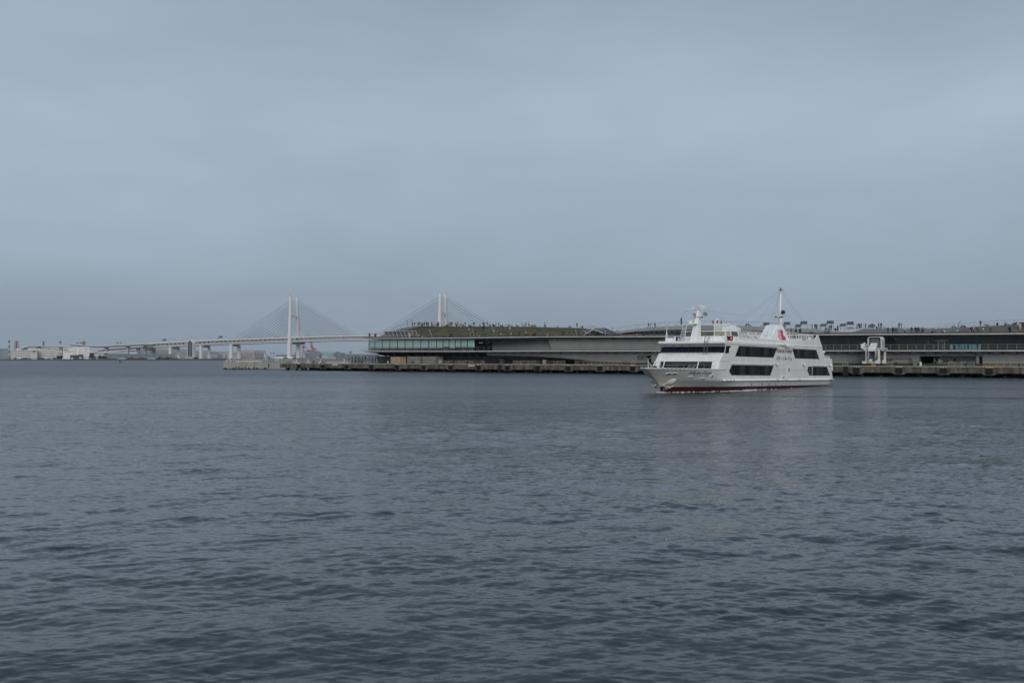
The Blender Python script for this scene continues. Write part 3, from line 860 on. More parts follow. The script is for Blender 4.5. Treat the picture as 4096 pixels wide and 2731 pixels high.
    # ---- railings, bay by bay
    def vpanel(L, h):
        m = MB().tube((0, 0, h), (L, 0, h), 0.035, n=5)
        m.tube((L * 0.5, 0, 0), (L * 0.86, 0, h), 0.035, n=5).tube((L * 0.5, 0, 0), (L * 0.14, 0, h), 0.03, n=5)
        m.box(L * 0.5 - 0.18, L * 0.5 + 0.18, -0.1, 0.1, 0.0, 0.12)
        return m.mesh('railing_bay', M_RAIL)
    def ppanel(L, h, m_=M_RAIL):
        m = MB().tube((0, 0, h), (L, 0, h), 0.03, n=5).tube((0, 0, h * 0.5), (L, 0, h * 0.5), 0.014, n=4).tube((0, 0, h * 0.25), (L, 0, h * 0.25), 0.014, n=4)
        m.box(-0.03, 0.03, -0.03, 0.03, 0, h)
        return m.mesh('railing_bay', m_)
    def run(me, L, s0, s1, t, zf):
        s = s0
        while s + L < s1 + 0.2:
            o = link('railing_bay', me, root)
            o.location = (s, t, zf(s))
            o.rotation_euler = (0, -math.atan2(zf(s + L) - zf(s), L), 0)
            s += L
    V = vpanel(3.3, 1.25)
    run(V, 3.3, SL + 0.5, sE, TE + 0.2, lambda s: z_eave(s) + 0.18)
    run(V, 3.3, sD + 0.8, ps(1893, TE), TE + 0.1, lambda s: z_dk2(s) + 0.16)
    run(ppanel(2.0, 1.15), 2.0, ps(1895, TE), ps(2640, TE), TE + 0.1, lambda s: z_dk2(s) + 0.16)
    run(ppanel(2.05, 1.15, M_RAILL), 2.05, ps(3240, TE), sE, TE + 0.1, lambda s: z_dk2(s) + 0.16)
    run(V, 3.3, ps(2455, RAMP_T), ps(3330, RAMP_T), RAMP_T + 0.1, lambda s: z_ramp(s) + 0.05)
    run(V, 3.3, ps(1850, 22), ps(2190, 16), 21, lambda s: z_roof(s, 21) + 0.05)
    run(V, 3.3, ps(1558, 30), ps(1640, 30), 31, lambda s: z_roof(s, 31))
    run(ppanel(2.4, 1.2), 2.4, ps(3780, CREST_T), sE, CREST_T, lambda s: z_roof(s, CREST_T))
    return root
make_terminal()

# ------------------------------------------------------------------ excursion ship
M_SHIP = mat('ship_white', (0.76, 0.755, 0.725), 0.42, 0.06, 0.5, streak=0.26, dirt=(0.44, 0.39, 0.31), spec=0.5)
M_SHIPW = mat('ship_white_trim', (0.79, 0.79, 0.765), 0.4, 0.06, 1.0, spec=0.5)
M_RED = mat('boot_red', (0.055, 0.008, 0.008), 0.5, 0.3, 1.2, streak=0.3, dirt=(0.02, 0.01, 0.01))
M_WIN = mat('ship_black_glass', (0.004, 0.004, 0.005), 0.06, 0.2, 0.6, spec=0.03)
M_WINB = mat('ship_bridge_glass', (0.006, 0.010, 0.018), 0.06, 0.2, 0.6, spec=0.12)
M_FRAME = mat('ship_window_frame', (0.018, 0.018, 0.018), 0.5, 0.1, 2)
M_BLACK = mat('ship_black', (0.012, 0.012, 0.013), 0.5, 0.2, 2)
M_INK = mat('ship_lettering', (0.022, 0.018, 0.018), 0.5, 0.1, 3)
M_STEEL = mat('ship_steel', (0.22, 0.22, 0.22), 0.45, 0.15, 3)
M_DECKG = mat('ship_deck', (0.20, 0.21, 0.20), 0.8, 0.2, 1)
PANES = [M_WIN, M_WIN, mat('ship_glass_curtained', (0.013, 0.013, 0.012), 0.06, 0.5, 1.2, spec=0.06), mat('ship_glass_blue', (0.006, 0.008, 0.011), 0.06, 0.3, 0.9, spec=0.12), mat('ship_glass_dim', (0.009, 0.008, 0.007), 0.06, 0.5, 1.5, spec=0.05)]
def sh(p): return (p[0], -p[1], p[2])        # (aft, to port, up) -> local axes of the ship

# a light roman hand: strokes as (x0, y0, x1, y1, thickness); curves as arcs
def arc(cx, cy, rx, ry, a0, a1, w0, w1, n=9):
    pts = [(cx + rx * math.cos(R(a0 + (a1 - a0) * i / n)), cy + ry * math.sin(R(a0 + (a1 - a0) * i / n))) for i in range(n + 1)]
    return [(*pts[i], *pts[i + 1], w0 + (w1 - w0) * abs(math.cos(R(a0 + (a1 - a0) * (i + 0.5) / n)))) for i in range(n)]
TK, TN = 0.105, 0.05
def serif(x, y, w=0.22): return [(x - w / 2, y, x + w / 2, y, TN)]
GLYPH = {
 'M': (1.02, [(0.12, 0, 0.12, 1, TN), (0.12, 1, 0.48, 0.02, TK), (0.48, 0.02, 0.84, 1, TN), (0.88, 0, 0.88, 1, TK)] + serif(0.12, 0) + serif(0.88, 0, 0.3) + serif(0.06, 1) + serif(0.92, 1)),
 'R': (0.78, [(0.14, 0, 0.14, 1, TK), (0.14, 1, 0.38, 1, TN), (0.14, 0.48, 0.38, 0.48, TN), (0.36, 0.48, 0.70, 0, TK)] + arc(0.38, 0.74, 0.24, 0.26, 90, -90, TN, TK) + serif(0.14, 0, 0.3) + serif(0.70, 0, 0.2) + serif(0.1, 1)),
 'a': (0.50, arc(0.22, 0.50, 0.16, 0.16, 150, 0, TN, TK) + [(0.38, 0.5, 0.38, 0.02, TK), (0.38, 0.02, 0.46, 0.05, TN)] + arc(0.24, 0.19, 0.16, 0.17, 60, 330, TN, TK)),
 'r': (0.40, [(0.12, 0, 0.12, 0.64, TK), (0.12, 0.50, 0.26, 0.63, TN), (0.26, 0.63, 0.36, 0.58, TK)] + serif(0.12, 0, 0.26) + serif(0.08, 0.64, 0.12)),
 'i': (0.26, [(0.12, 0, 0.12, 0.64, TK), (0.12, 0.82, 0.12, 0.94, TK)] + serif(0.12, 0, 0.24) + serif(0.08, 0.64, 0.12)),
 'n': (0.56, [(0.12, 0, 0.12, 0.64, TK), (0.44, 0, 0.44, 0.46, TK)] + arc(0.28, 0.46, 0.16, 0.18, 170, 0, TN, TN + 0.03) + serif(0.12, 0) + serif(0.44, 0) + serif(0.08, 0.64, 0.12)),
 'e': (0.50, arc(0.25, 0.33, 0.19, 0.32, 10, 320, TN, TK) + [(0.07, 0.36, 0.43, 0.36, TN)]),
 'o': (0.52, arc(0.26, 0.33, 0.19, 0.32, 0, 360, TN, TK, 14)),
 'u': (0.56, [(0.12, 0.64, 0.12, 0.2, TK), (0.44, 0.64, 0.44, 0, TK), (0.44, 0.02, 0.52, 0.02, TN)] + arc(0.28, 0.2, 0.16, 0.2, 180, 350, TN, TN + 0.03) + serif(0.08, 0.64, 0.12) + serif(0.40, 0.64, 0.12)),
 'g': (0.50, arc(0.23, 0.44, 0.15, 0.20, 0, 360, TN, TK, 12) + [(0.36, 0.60, 0.46, 0.64, TN), (0.15, 0.24, 0.12, 0.10, TN)] + arc(0.25, -0.10, 0.18, 0.15, 120, -200, TN, TN + 0.04, 12)),
 ' ': (0.22, [])}
def roman(txt, size, sx, slant, place, m, parent, name='ship_name', depth=0.012):
    """place(x, y, d) puts lettering point x along, y up, d proud of the plate"""
    tot = sum(GLYPH[c][0] for c in txt)
    x0 = -tot / 2
    mb = MB()
    for c in txt:
        adv, st = GLYPH[c]
        for k, (ax, ay, bx, by, w) in enumerate(st):
            d = Vector((bx - ax, by - ay))
            if d.length < 1e-4: continue
            nx = Vector((-d.y, d.x)).normalized() * (w / 2)
            dd = depth + 0.0006 * k
            q = [(ax + nx.x, ay + nx.y), (bx + nx.x, by + nx.y), (bx - nx.x, by - nx.y), (ax - nx.x, ay - nx.y)]
            q = [((x0 + x + slant * y) * size * sx, (y - 0.4) * size) for x, y in q]
            mb.hexa([place(x, y, 0.001) for x, y in q], [place(x, y, dd) for x, y in q])
        x0 += adv
    return mb.build(name, m, parent, tf=sh)

def stem(z): return interp([(-1, 0.35), (0, 0.0), (0.8, -0.16), (1.3, -0.75), (1.65, -1.35), (2.2, -2.2), (3.15, -3.8)], z)
def sternA(z): return interp([(-1, 44.5), (0, 46.9), (0.5, 48.3), (0.8, 48.9), (1.65, 50.2), (3.15, 49.45), (5.07, 48.7)], z)
def halfb(a, z):
    zz = [(-1, 17, 3.9, 1.7, 1.0), (0, 17, 4.35, 1.8, 0.95), (0.8, 15, 4.55, 1.9, 0.92), (1.65, 11, 4.86, 2.0, 0.88), (3.15, 8.2, 4.9, 2.1, 0.80), (9, 8.2, 4.9, 2.1, 0.80)]
    def one(k, L, B, e, q):
        u = min(1, max(0, (a - stem(z)) / (L - stem(z))))
        b = B * max(0, 1 - (1 - u) ** e) ** q
        r = 1.1                                             # rounded quarter at the stern
        d = sternA(z) - a
        if d < r: b -= r - math.sqrt(max(0, r * r - (r - max(0, d)) ** 2))
        return b
    for p, q in zip(zz[:-1], zz[1:]):
        if z <= q[0]:
            f = max(0, (z - p[0]) / (q[0] - p[0]))
            return one(*p) * (1 - f) + one(*q) * f
    return one(*zz[-1])

def hull_sheet(z0, z1, nz, parent, name, m):
    mb = MB()
    us = [0.5 * (1 - math.cos(math.pi * i / 70)) for i in range(71)]
    zs = [z0 + (z1 - z0) * j / nz for j in range(nz + 1)]
    for sgn in (1, -1):
        rows = []
        for z in zs:
            s0, s1 = stem(z), sternA(z)
            rows.append([(s0 + (s1 - s0) * u, sgn * (halfb(s0 + (s1 - s0) * u, z) if 0 < u else 0), z) for u in us])
        mb.grid(rows)
    tr = []
    for z in zs:                                            # transom
        b = halfb(sternA(z), z)
        tr.append([(sternA(z), b - 2 * b * k / 6, z) for k in range(7)])
    mb.grid(tr)
    o = mb.build(name, m, parent, True, tf=sh)
    md = o.modifiers.new('edges', 'EDGE_SPLIT')
    md.split_angle = R(32)
    return o

def clip_u(poly, lo, hi):
    def half(pts, f):
        out_ = []
        for i in range(len(pts)):
            a, b = pts[i - 1], pts[i]
            fa, fb = f(a), f(b)
            if (fa >= 0) != (fb >= 0):
                k = fa / (fa - fb)
                out_.append((a[0] + (b[0] - a[0]) * k, a[1] + (b[1] - a[1]) * k))
            if fb >= 0: out_.append(b)
        return out_
    return half(half(poly, lambda p: p[0] - lo), lambda p: hi - p[0])

SHIP = {}
def make_ship():
    root = empty('excursion_ship', (19.4, 129.9, 0))
    root.rotation_euler = (0, 0.014, math.atan2(0.79, 0.613))
    tag(root, 'white two deck excursion ship with red waterline cruising past the pier', 'ship')
    SHIP['root'] = root
    B = 4.9
    hull = hull_sheet(0.8, 3.15, 14, root, 'hull', M_SHIP)
    hull_sheet(-1.0, 0.8, 8, root, 'boot_topping', M_RED)
    # foredeck inside the bow
    rows = []
    for i in range(24):
        a = stem(2.95) + 0.15 + (10 - stem(2.95)) * i / 23
        b = max(0.02, halfb(a, 2.95) - 0.06)
        rows.append([(a, b, 2.95), (a, 0, 2.98), (a, -b, 2.95)])
    MB().grid(rows).build('foredeck', M_DECKG, root, tf=sh)
    # sheer strake rail along the bow top
    for sg in (1, -1):
        pts = [(stem(3.15) + (9.0 - stem(3.15)) * i / 24, sg * halfb(stem(3.15) + (9.0 - stem(3.15)) * i / 24, 3.15), 3.17) for i in range(25)]
        MB().path(pts, 0.07, 6).build('bulwark_rail', M_SHIPW, root, True, tf=sh)
        rl = MB().path([(p[0], p[1] * 0.985, 3.62) for p in pts[3:19]], 0.025, 5)
        for p in pts[3:19]: rl.tube((p[0], p[1] * 0.985, 3.2), (p[0], p[1] * 0.985, 3.62), 0.02, n=4)
        rl.build('bow_railing', M_STEEL, root, tf=sh)
        # rubbing strake
        rub = [(8.4 + 41.4 * i / 40, sg * (halfb(8.4 + 41.4 * i / 40, 1.65) + 0.08), 1.66) for i in range(41)]
        MB().path(rub, 0.13, 8).build('rubbing_strake', M_SHIPW, root, True, tf=sh)
    MB().bar((50.15, 4.4, 1.66), (50.15, -4.4, 1.66), 0.3, 0.24).build('stern_fender', M_SHIPW, root, tf=sh)
    MB().hexa([(49.5, 4.2, 1.55), (50.9, 4.0, 1.78), (50.9, 3.4, 1.78), (49.5, 3.4, 1.55)], [(49.5, 4.2, 1.75), (50.9, 4.0, 1.86), (50.9, 3.4, 1.86), (49.5, 3.4, 1.75)]).build('stern_step', M_SHIPW, root, tf=sh)
    # house: side profile extruded over the beam
    prof = [(10.2, 3.12), (49.46, 3.12), (48.72, 5.07), (45.35, 5.10), (44.35, 6.86), (9.15, 6.86), (8.98, 6.30), (8.46, 5.30), (7.95, 5.30), (7.9, 5.16), (7.0, 4.16), (10.2, 4.14)]
    h = MB().prism_y(prof, -B, B).build('house', M_SHIP, root, tf=sh)
    bv = h.modifiers.new('bevel', 'BEVEL')
    bv.width = 0.10; bv.segments = 2; bv.limit_method = 'ANGLE'; bv.angle_limit = R(50)
    # plated front corners below the bridge bulwark, both sides
    for sg in (1, -1):
        plan = [(6.35, 3.95), (6.48, 4.62), (6.75, 4.86), (7.3, 4.905), (10.25, 4.905), (10.25, 4.72), (7.4, 4.70), (6.85, 4.45), (6.6, 3.95)]
        zs = ((3.10, 0.0), (3.5, 0.18), (4.155, 0.52))
        mb_ = MB()
        for (z0, d0), (z1, d1) in zip(zs[:-1], zs[1:]):
            f = lambda a, d: a + d * max(0, min(1, (7.6 - a) / 1.0))
            mb_.hexa([(f(a, d0), sg * p, z0) for a, p in plan], [(f(a, d1), sg * p, z1) for a, p in plan])
        mb_.build('corner_plating', M_SHIP, root, tf=sh)
    # inner front under the bridge: door, dark windows, stair, posts
    for p0, p1, z0, z1, nm in ((0.9, -1.9, 3.25, 3.72, 'front_window'), (4.05, 3.6, 3.15, 3.75, 'front_door'), (2.6, 1.2, 3.25, 3.72, 'front_window'), (-2.3, -2.8, 3.15, 3.7, 'front_door')):
        MB().box(10.12, 10.19, p1, p0, z0, z1).build(nm, M_WIN, root, tf=sh)
    for p in (1.9, -3.3, -4.75):
        MB().tube((6.3 if p > -4 else 6.0, p, 2.97), (6.9, p, 4.16), 0.08, n=8).build('deck_post', M_SHIPW, root, True, tf=sh)
    st = MB()
    for dp in (0.0, 0.75): st.bar((8.2, 0.6 + dp, 4.2), (6.6, 0.0 + dp, 2.98), 0.06, 0.2)
    for k in range(6): st.bar((8.0 - k * 0.25, 0.55 - k * 0.09, 4.0 - k * 0.19), (8.0 - k * 0.25, 1.28 - k * 0.09, 4.0 - k * 0.19), 0.2, 0.03)
    st.build('deck_stair', M_STEEL, root, tf=sh)
    MB().box(3.0, 4.4, -0.9, 0.3, 2.97, 3.35).tube((3.7, -1.3, 3.3), (3.7, 0.8, 3.3), 0.22, n=10).build('windlass', M_BLACK, root, tf=sh)
    MB().box(2.2, 2.7, -2.6, -2.1, 2.97, 3.5).build('deck_locker', mat('locker_red', (0.16, 0.03, 0.025), 0.5, 0.2, 3), root, tf=sh)
    # bridge front glazing: panes on the raked plane
    def rake(p, z, d=0.0):
        k = (z - 5.30) / 1.0
        return (8.46 + 0.52 * k - d, p, z)
    n = 9
    band = MB().hexa([rake(-4.86, 5.36, 0.02), rake(4.86, 5.36, 0.02), rake(4.82, 6.24, 0.02), rake(-4.82, 6.24, 0.02)], [rake(-4.86, 5.36, -0.05), rake(4.86, 5.36, -0.05), rake(4.82, 6.24, -0.05), rake(-4.82, 6.24, -0.05)]).build('bridge_window_band', M_FRAME, root, tf=sh)
    for i in range(n):
        p0, p1 = -4.8 + 9.6 * i / n + 0.035, -4.8 + 9.6 * (i + 1) / n - 0.035
        MB().hexa([rake(p0, 5.40, 0.035), rake(p1, 5.40, 0.035), rake(p1, 6.20, 0.035), rake(p0, 6.20, 0.035)], [rake(p0, 5.40, 0.022), rake(p1, 5.40, 0.022), rake(p1, 6.20, 0.022), rake(p0, 6.20, 0.022)]).build('bridge_pane', M_WINB, band, tf=sh)
    for sg in (1, -1):
        MB().hexa([(8.62, sg * (B + 0.005), 5.34), (9.75, sg * (B + 0.005), 5.34), (9.85, sg * (B + 0.005), 6.05), (10.35, sg * (B + 0.005), 6.2), (10.35, sg * (B + 0.005), 6.33), (9.0, sg * (B + 0.005), 6.33)],
                  [(8.62, sg * (B + 0.05), 5.34), (9.75, sg * (B + 0.05), 5.34), (9.85, sg * (B + 0.05), 6.05), (10.35, sg * (B + 0.05), 6.2), (10.35, sg * (B + 0.05), 6.33), (9.0, sg * (B + 0.05), 6.33)]).build('bridge_side_window', M_WIN, root, tf=sh)
    # walkway rail on the bridge front, wipers
    rl = MB().path([(7.7, -4.7, 5.40), (7.7, 4.6, 5.40)], 0.025, 5)
    for i in range(15): rl.tube((7.75, -4.7 + 9.3 * i / 14, 5.16), (7.7, -4.7 + 9.3 * i / 14, 5.40), 0.02, n=4)
    rl.build('walkway_rail', M_STEEL, root, tf=sh)
    for p in (-3.2, -1.9, -0.7): MB().bar(rake(p, 6.62, 0.25), rake(p + 0.25, 6.30, 0.05), 0.05, 0.05).build('wiper', M_BLACK, root, tf=sh)
    # roof over bridge with overhang
    r = MB().prism_y([(8.05, 6.66), (8.45, 6.50), (9.1, 6.56), (44.3, 6.865), (44.2, 6.98), (8.3, 6.98), (8.05, 6.88)], -B - 0.10, B + 0.10).build('bridge_roof', M_SHIPW, root, tf=sh)
    r.modifiers.new('bevel', 'BEVEL').width = 0.05
    # side windows
    WINS = [('upper_window', [(12.95, 6.38), (26.05, 6.38), (24.7, 4.94), (11.8, 4.94)], 9), ('upper_window', [(31.8, 6.36), (41.7, 6.39), (42.95, 4.95), (32.95, 4.94)], 7),
            ('lower_window', [(10.75, 3.75), (24.75, 3.75), (23.6, 2.33), (10.75, 2.36), (9.95, 2.92)], 9), ('lower_window', [(40.15, 3.74), (46.45, 3.73), (47.75, 2.32), (40.15, 2.32)], 5)]
    for sg in (1, -1):
        for nm, poly, k in WINS:
            y0 = sg * (B - 0.05)
            w = MB().prism_y(poly, y0, sg * (B + 0.018)).build(nm, M_FRAME, root, tf=sh)
            lo = min(p[0] for p in poly); hi = max(p[0] for p in poly)
            cz = sum(p[1] for p in poly) / len(poly); ca = (lo + hi) / 2
            inner = [(ca + (a - ca) * 0.988, cz + (z - cz) * 0.93) for a, z in poly]
            for j in range(k):
                q = clip_u(inner, lo + (hi - lo) * j / k + 0.06, lo + (hi - lo) * (j + 1) / k - 0.06)
                if len(q) > 2: MB().prism_y(q, sg * (B + 0.019), sg * (B + 0.030)).build('pane', PANES[(j * 7 + int(lo)) % 5], w, tf=sh)
            # drip lip over the window
            t0 = [p for p in poly if p[1] > cz]
            a0, a1 = min(p[0] for p in t0), max(p[0] for p in t0)
            MB().bar((a0 - 0.2, sg * (B + 0.06), t0[0][1] + 0.16), (a1 + 0.2, sg * (B + 0.06), t0[-1][1] + 0.16), 0.12, 0.05).build('drip_lip', M_SHIPW, w, tf=sh)
        lv = MB().prism_y([(38.3, 3.74), (39.9, 3.74), (39.9, 2.32), (38.85, 2.32), (37.9, 3.08)], sg * (B - 0.05), sg * (B + 0.015)).build('louvre', M_FRAME, root, tf=sh)
        for k in range(9):
            z = 2.42 + k * 0.15
            MB().bar((38.65, sg * (B + 0.03), z), (39.8, sg * (B + 0.03), z), 0.05, 0.07).build('louvre_slat', mat('louvre_slat_grey', (0.05, 0.06, 0.065), 0.5, 0.1, 2), lv, tf=sh)
        for a, z in ((17.7, 1.13), (21.4, 1.13), (23.85, 1.12), (26.2, 1.10)):
            b = halfb(a, z)
            MB().tube((a, sg * (b - 0.05), z), (a, sg * (b + 0.02), z), 0.15, n=12).build('porthole', M_WIN, root, tf=sh)
        door = MB().box(29.7, 31.1, sg * (B - 0.05), sg * (B + 0.02), 1.95, 3.85).build('side_door', M_SHIPW, root, tf=sh)
        MB().box(30.35, 30.68, sg * (B + 0.02), sg * (B + 0.035), 2.85, 3.5).build('door_window', M_WIN, door, tf=sh)
        f = MB().box(27.85, 28.75, sg * (B + 0.002), sg * (B + 0.06), 1.72, 2.25).build('side_hatch', M_SHIPW, root, tf=sh)
        MB().box(28.0, 28.6, sg * (B + 0.06), sg * (B + 0.065), 1.84, 2.13).build('hatch_recess', mat('hatch_shade', (0.25, 0.22, 0.19), 0.7, 0.2, 3), f, tf=sh)
        for a in (25.75, 36.25, 47.6):
            l = MB().sphere((a, sg * (B + 0.24), 3.95), 0.22, 12, 8).build('deck_lamp', mat('lamp_globe', (0.75, 0.74, 0.70), 0.25, 0.05, 2), root, True, tf=sh)
            MB().box(a - 0.35, a - 0.1, sg * (B - 0.02), sg * (B + 0.15), 3.95, 4.05).build('lamp_bracket', M_STEEL, l, tf=sh)
    # fashion plates aft and upper deck wall
    for sg in (1, -1):
        MB().prism_y([(31.9, 6.99), (38.8, 8.08), (41.0, 8.02), (42.3, 8.80), (42.6, 8.80), (44.3, 6.99)], sg * (B - 0.16), sg * (B - 0.02)).build('fashion_plate', M_SHIP, root, tf=sh)
    MB().box(13.6, 42, -4.45, 4.45, 6.985, 7.02).build('sun_deck', M_DECKG, root, tf=sh)
    for sg in (1, -1): MB().box(13.2, 31.5, sg * 4.55, sg * 4.68, 6.985, 7.62).build('deck_coaming', M_SHIPW, root, tf=sh)
    # railings of the sun deck
    def rail(p0, p1, z0, z1, k, nm='deck_railing', lean=0.25):
        m_ = MB()
        m_.tube((p0[0], p0[1], z1), (p1[0], p1[1], z1), 0.045, n=6).tube((p0[0], p0[1], z0 + 0.05), (p1[0], p1[1], z0 + 0.05), 0.03, n=5)
        for i in range(k + 1):
            f = i / k
            a, b = p0[0] + (p1[0] - p0[0]) * f, p0[1] + (p1[1] - p0[1]) * f
            m_.tube((a - lean, b, z0), (a, b, z1), 0.032, n=5)
        return m_.build(nm, M_SHIPW, root, tf=sh)
    for sg in (1, -1):
        rail((14.6, sg * 4.62), (21.6, sg * 4.62), 7.62, 8.50, 16, lean=0.3)
        rail((31.9, sg * 3.9), (36.6, sg * 3.9), 7.02, 8.95, 8, lean=0)
        rail((36.7, sg * 4.0), (42.4, sg * 4.2), 7.6, 8.88, 16, lean=0)
    rail((42.4, -4.2), (42.4, 4.2), 7.6, 8.88, 20, lean=0)
    rail((33.2, -3.9), (33.2, 3.9), 7.02, 8.9, 14, lean=0)
    # aft lower deck rail and globe lamp
    rail((45.6, 4.6), (48.3, 4.6), 5.08, 5.50, 5, lean=0); rail((48.4, 4.5), (48.4, -4.5), 5.08, 5.50, 12, lean=0)
    MB().tube((46.6, 4.3, 5.08), (46.6, 4.3, 6.0), 0.035, n=6).sphere((46.6, 4.3, 6.15), 0.2, 10, 7).build('stern_lamp', M_SHIPW, root, True, tf=sh)
    MB().box(37.2, 38.6, 2.2, 3.8, 7.02, 8.15).build('deck_store', M_SHIPW, root, tf=sh)
    MB().tube((40.6, 4.2, 7.02), (40.6, 4.2, 8.3), 0.28, n=12).build('deck_vent', M_SHIPW, root, True, tf=sh)
    MB().tube((41.6, 4.2, 7.02), (41.6, 4.2, 8.1), 0.22, n=12).build('deck_vent', M_SHIPW, root, True, tf=sh)
    # funnel fin with emblem
    fin_o = [(22.7, 4.74, 6.98), (32.1, 4.74, 6.98), (31.3, 3.62, 9.95), (29.3, 3.62, 9.98)]
    fin_i = [(22.9, 2.9, 6.98), (33.8, 1.6, 6.98), (33.4, 1.7, 9.90), (29.6, 1.55, 9.98)]
    fin = MB().hexa(fin_o, fin_i).build('funnel_fin', M_SHIPW, root, tf=sh)
    bvf = fin.modifiers.new('bevel', 'BEVEL'); bvf.width = 0.16; bvf.segments = 3
    def finpt(a, z, d=0.0):
        k = (z - 6.98) / 2.97
        return (a, 4.74 - 1.12 * k + d * 0.936, z + d * 0.35)
    pink = mat('emblem_pink', (0.66, 0.33, 0.37), 0.5, 0.05, 2); rose = mat('emblem_red', (0.50, 0.035, 0.085), 0.5, 0.05, 2)
    def finpoly(pts, d0, d1, m_, nm):
        # emblem grid: x 0..1 aft over 3.2 m, y 0..1 up over 1.75 m
        P = [(27.35 + 3.0 * x + 0.45 * y, 7.50 + 1.75 * y) for x, y in pts]
        return MB().hexa([finpt(a, z, d0) for a, z in P], [finpt(a, z, d1) for a, z in P]).build(nm, m_, fin, tf=sh)
    left = [(0.02, 0.40), (0.22, 0.60), (0.20, 0.82), (0.28, 0.96), (0.42, 1.0), (0.50, 0.92), (0.50, 0.78), (0.44, 0.64), (0.46, 0.45), (0.42, 0.22), (0.36, 0.06), (0.26, 0.02), (0.16, 0.22)]
    right = [(0.46, 0.06), (0.52, 0.36), (0.50, 0.58), (0.56, 0.66), (0.52, 0.78), (0.54, 0.92), (0.66, 1.0), (0.80, 0.92), (0.82, 0.76), (0.74, 0.62), (0.76, 0.48), (0.98, 0.34), (0.88, 0.02), (0.72, 0.06), (0.60, 0.0)]
    finpoly(left, 0.02, 0.06, pink, 'emblem_figure'); finpoly(right, 0.02, 0.08, rose, 'emblem_figure')
    for k in range(4): MB().bar((25.0 + k * 1.0, 2.75 - 0.35 * k, 7.75 + k * 0.48), (25.0 + k * 1.0, 3.5 - 0.35 * k, 7.75 + k * 0.48), 0.3, 0.05).build('fin_vent', M_SHIPW, fin, tf=sh)
    sp = MB()
    for p, q in (((26.6, 5.0, 6.95), (30.4, 5.35, 6.62)), ((30.4, 5.35, 6.62), (32.6, 5.0, 6.95)), ((28.2, 5.0, 7.05), (30.9, 5.3, 6.6)), ((29.6, 5.05, 7.1), (29.0, 5.25, 6.7))): sp.bar(p, q, 0.10, 0.08)
    sp.build('awning_frame', M_SHIPW, root, tf=sh)
    # windbreak on top of the bridge
    PL = [(14.6, -4.35), (13.0, -4.15), (11.0, -2.4), (10.75, 0.0), (10.9, 2.2), (12.1, 4.15), (14.0, 4.4)]
    PT = [(14.4, -4.0), (13.3, -3.85), (11.3, -2.25), (11.05, 0.0), (11.2, 2.05), (12.2, 3.85), (13.6, 4.05)]
    wb = MB()
    def wpt(i, f, z):
        a0, p0 = PL[i]; a1, p1 = PL[i + 1]
        b0, q0 = PT[i]; b1, q1 = PT[i + 1]
        k = min(1, max(0, (z - 7.7) / 1.65))
        a, p = a0 + (a1 - a0) * f, p0 + (p1 - p0) * f
        b, q = b0 + (b1 - b0) * f, q0 + (q1 - q0) * f
        return (a + (b - a) * k, p + (q - p) * k, z)
    for i in range(6):
        wb.hexa([wpt(i, 0, 6.98), wpt(i, 1, 6.98), wpt(i, 1, 7.66), wpt(i, 0, 7.66)], [tuple(Vector(wpt(i, f, z)) + Vector((0.12, 0, 0))) for f, z in ((0, 6.98), (1, 6.98), (1, 7.66), (0, 7.66))])
        for z in (7.68, 8.42, 9.34): wb.tube(wpt(i, 0, z), wpt(i, 1, z), 0.06, n=6)
    for i in range(7):
        j = min(i, 5)
        for z0, z1 in ((7.66, 8.42), (8.42, 9.36)): wb.tube(wpt(j, 1 if i == 6 else 0, z0), wpt(j, 1 if i == 6 else 0, z1), 0.06, n=6)
    wbo = wb.build('windbreak', M_SHIPW, root, tf=sh)
    frost = glass_mat('frosted_screen', (0.60, 0.62, 0.50), 0.55, 0.15)
    clear = glass_mat('clear_screen', (0.88, 0.92, 0.94), 0.04, 0.25)
    def wpane(i, z0, z1, m_, nm):
        q = [wpt(i, 0.05, z0), wpt(i, 0.95, z0), wpt(i, 0.95, z1), wpt(i, 0.05, z1)]
        MB().hexa(q, [tuple(Vector(x) + Vector((0.02, 0, 0))) for x in q]).build(nm, m_, wbo, tf=sh)
    for i in range(6):
        wpane(i, 7.74, 8.36, frost, 'lower_screen')
        wpane(i, 8.48, 9.28, clear if i != 5 else M_SHIPW, 'upper_screen')
    # stair canopy behind the windbreak
    MB().prism_y([(13.9, 7.0), (16.2, 7.0), (16.0, 8.6), (15.7, 9.05), (13.8, 9.12)], 1.9, 3.9).build('stair_canopy', M_SHIPW, root, tf=sh).modifiers.new('bevel', 'BEVEL').width = 0.15
    mesh_ = MB()
    for k in range(9): mesh_.tube((13.9 + k * 0.14, 4.6, 7.65), (13.6 + k * 0.14, 4.55, 8.5), 0.012, n=4)
    mesh_.build('wire_guard', M_STEEL, root, tf=sh)
    # forward mast
    def mast_part(nm, m_=M_SHIPW, smooth=True):
        return lambda mb: mb.build(nm, m_, root, smooth, tf=sh)
    MB().hexa([(8.9, -0.55, 6.98), (10.5, -0.4, 6.98), (10.5, 0.4, 6.98), (8.9, 0.55, 6.98)], [(10.4, -0.16, 11.3), (10.85, -0.14, 11.3), (10.85, 0.14, 11.3), (10.4, 0.16, 11.3)]).build('forward_mast', M_SHIPW, root, tf=sh)
    fm = root.children[-1]
    MB().box(9.95, 10.9, -1.3, 1.5, 10.42, 10.50).build('mast_platform', M_SHIPW, root, tf=sh)
    MB().box(10.3, 10.9, -1.35, 0.95, 11.40, 11.48).tube((10.6, -2.0, 11.46), (10.6, 1.1, 11.46), 0.035, n=6).build('mast_yard', M_SHIPW, root, tf=sh)
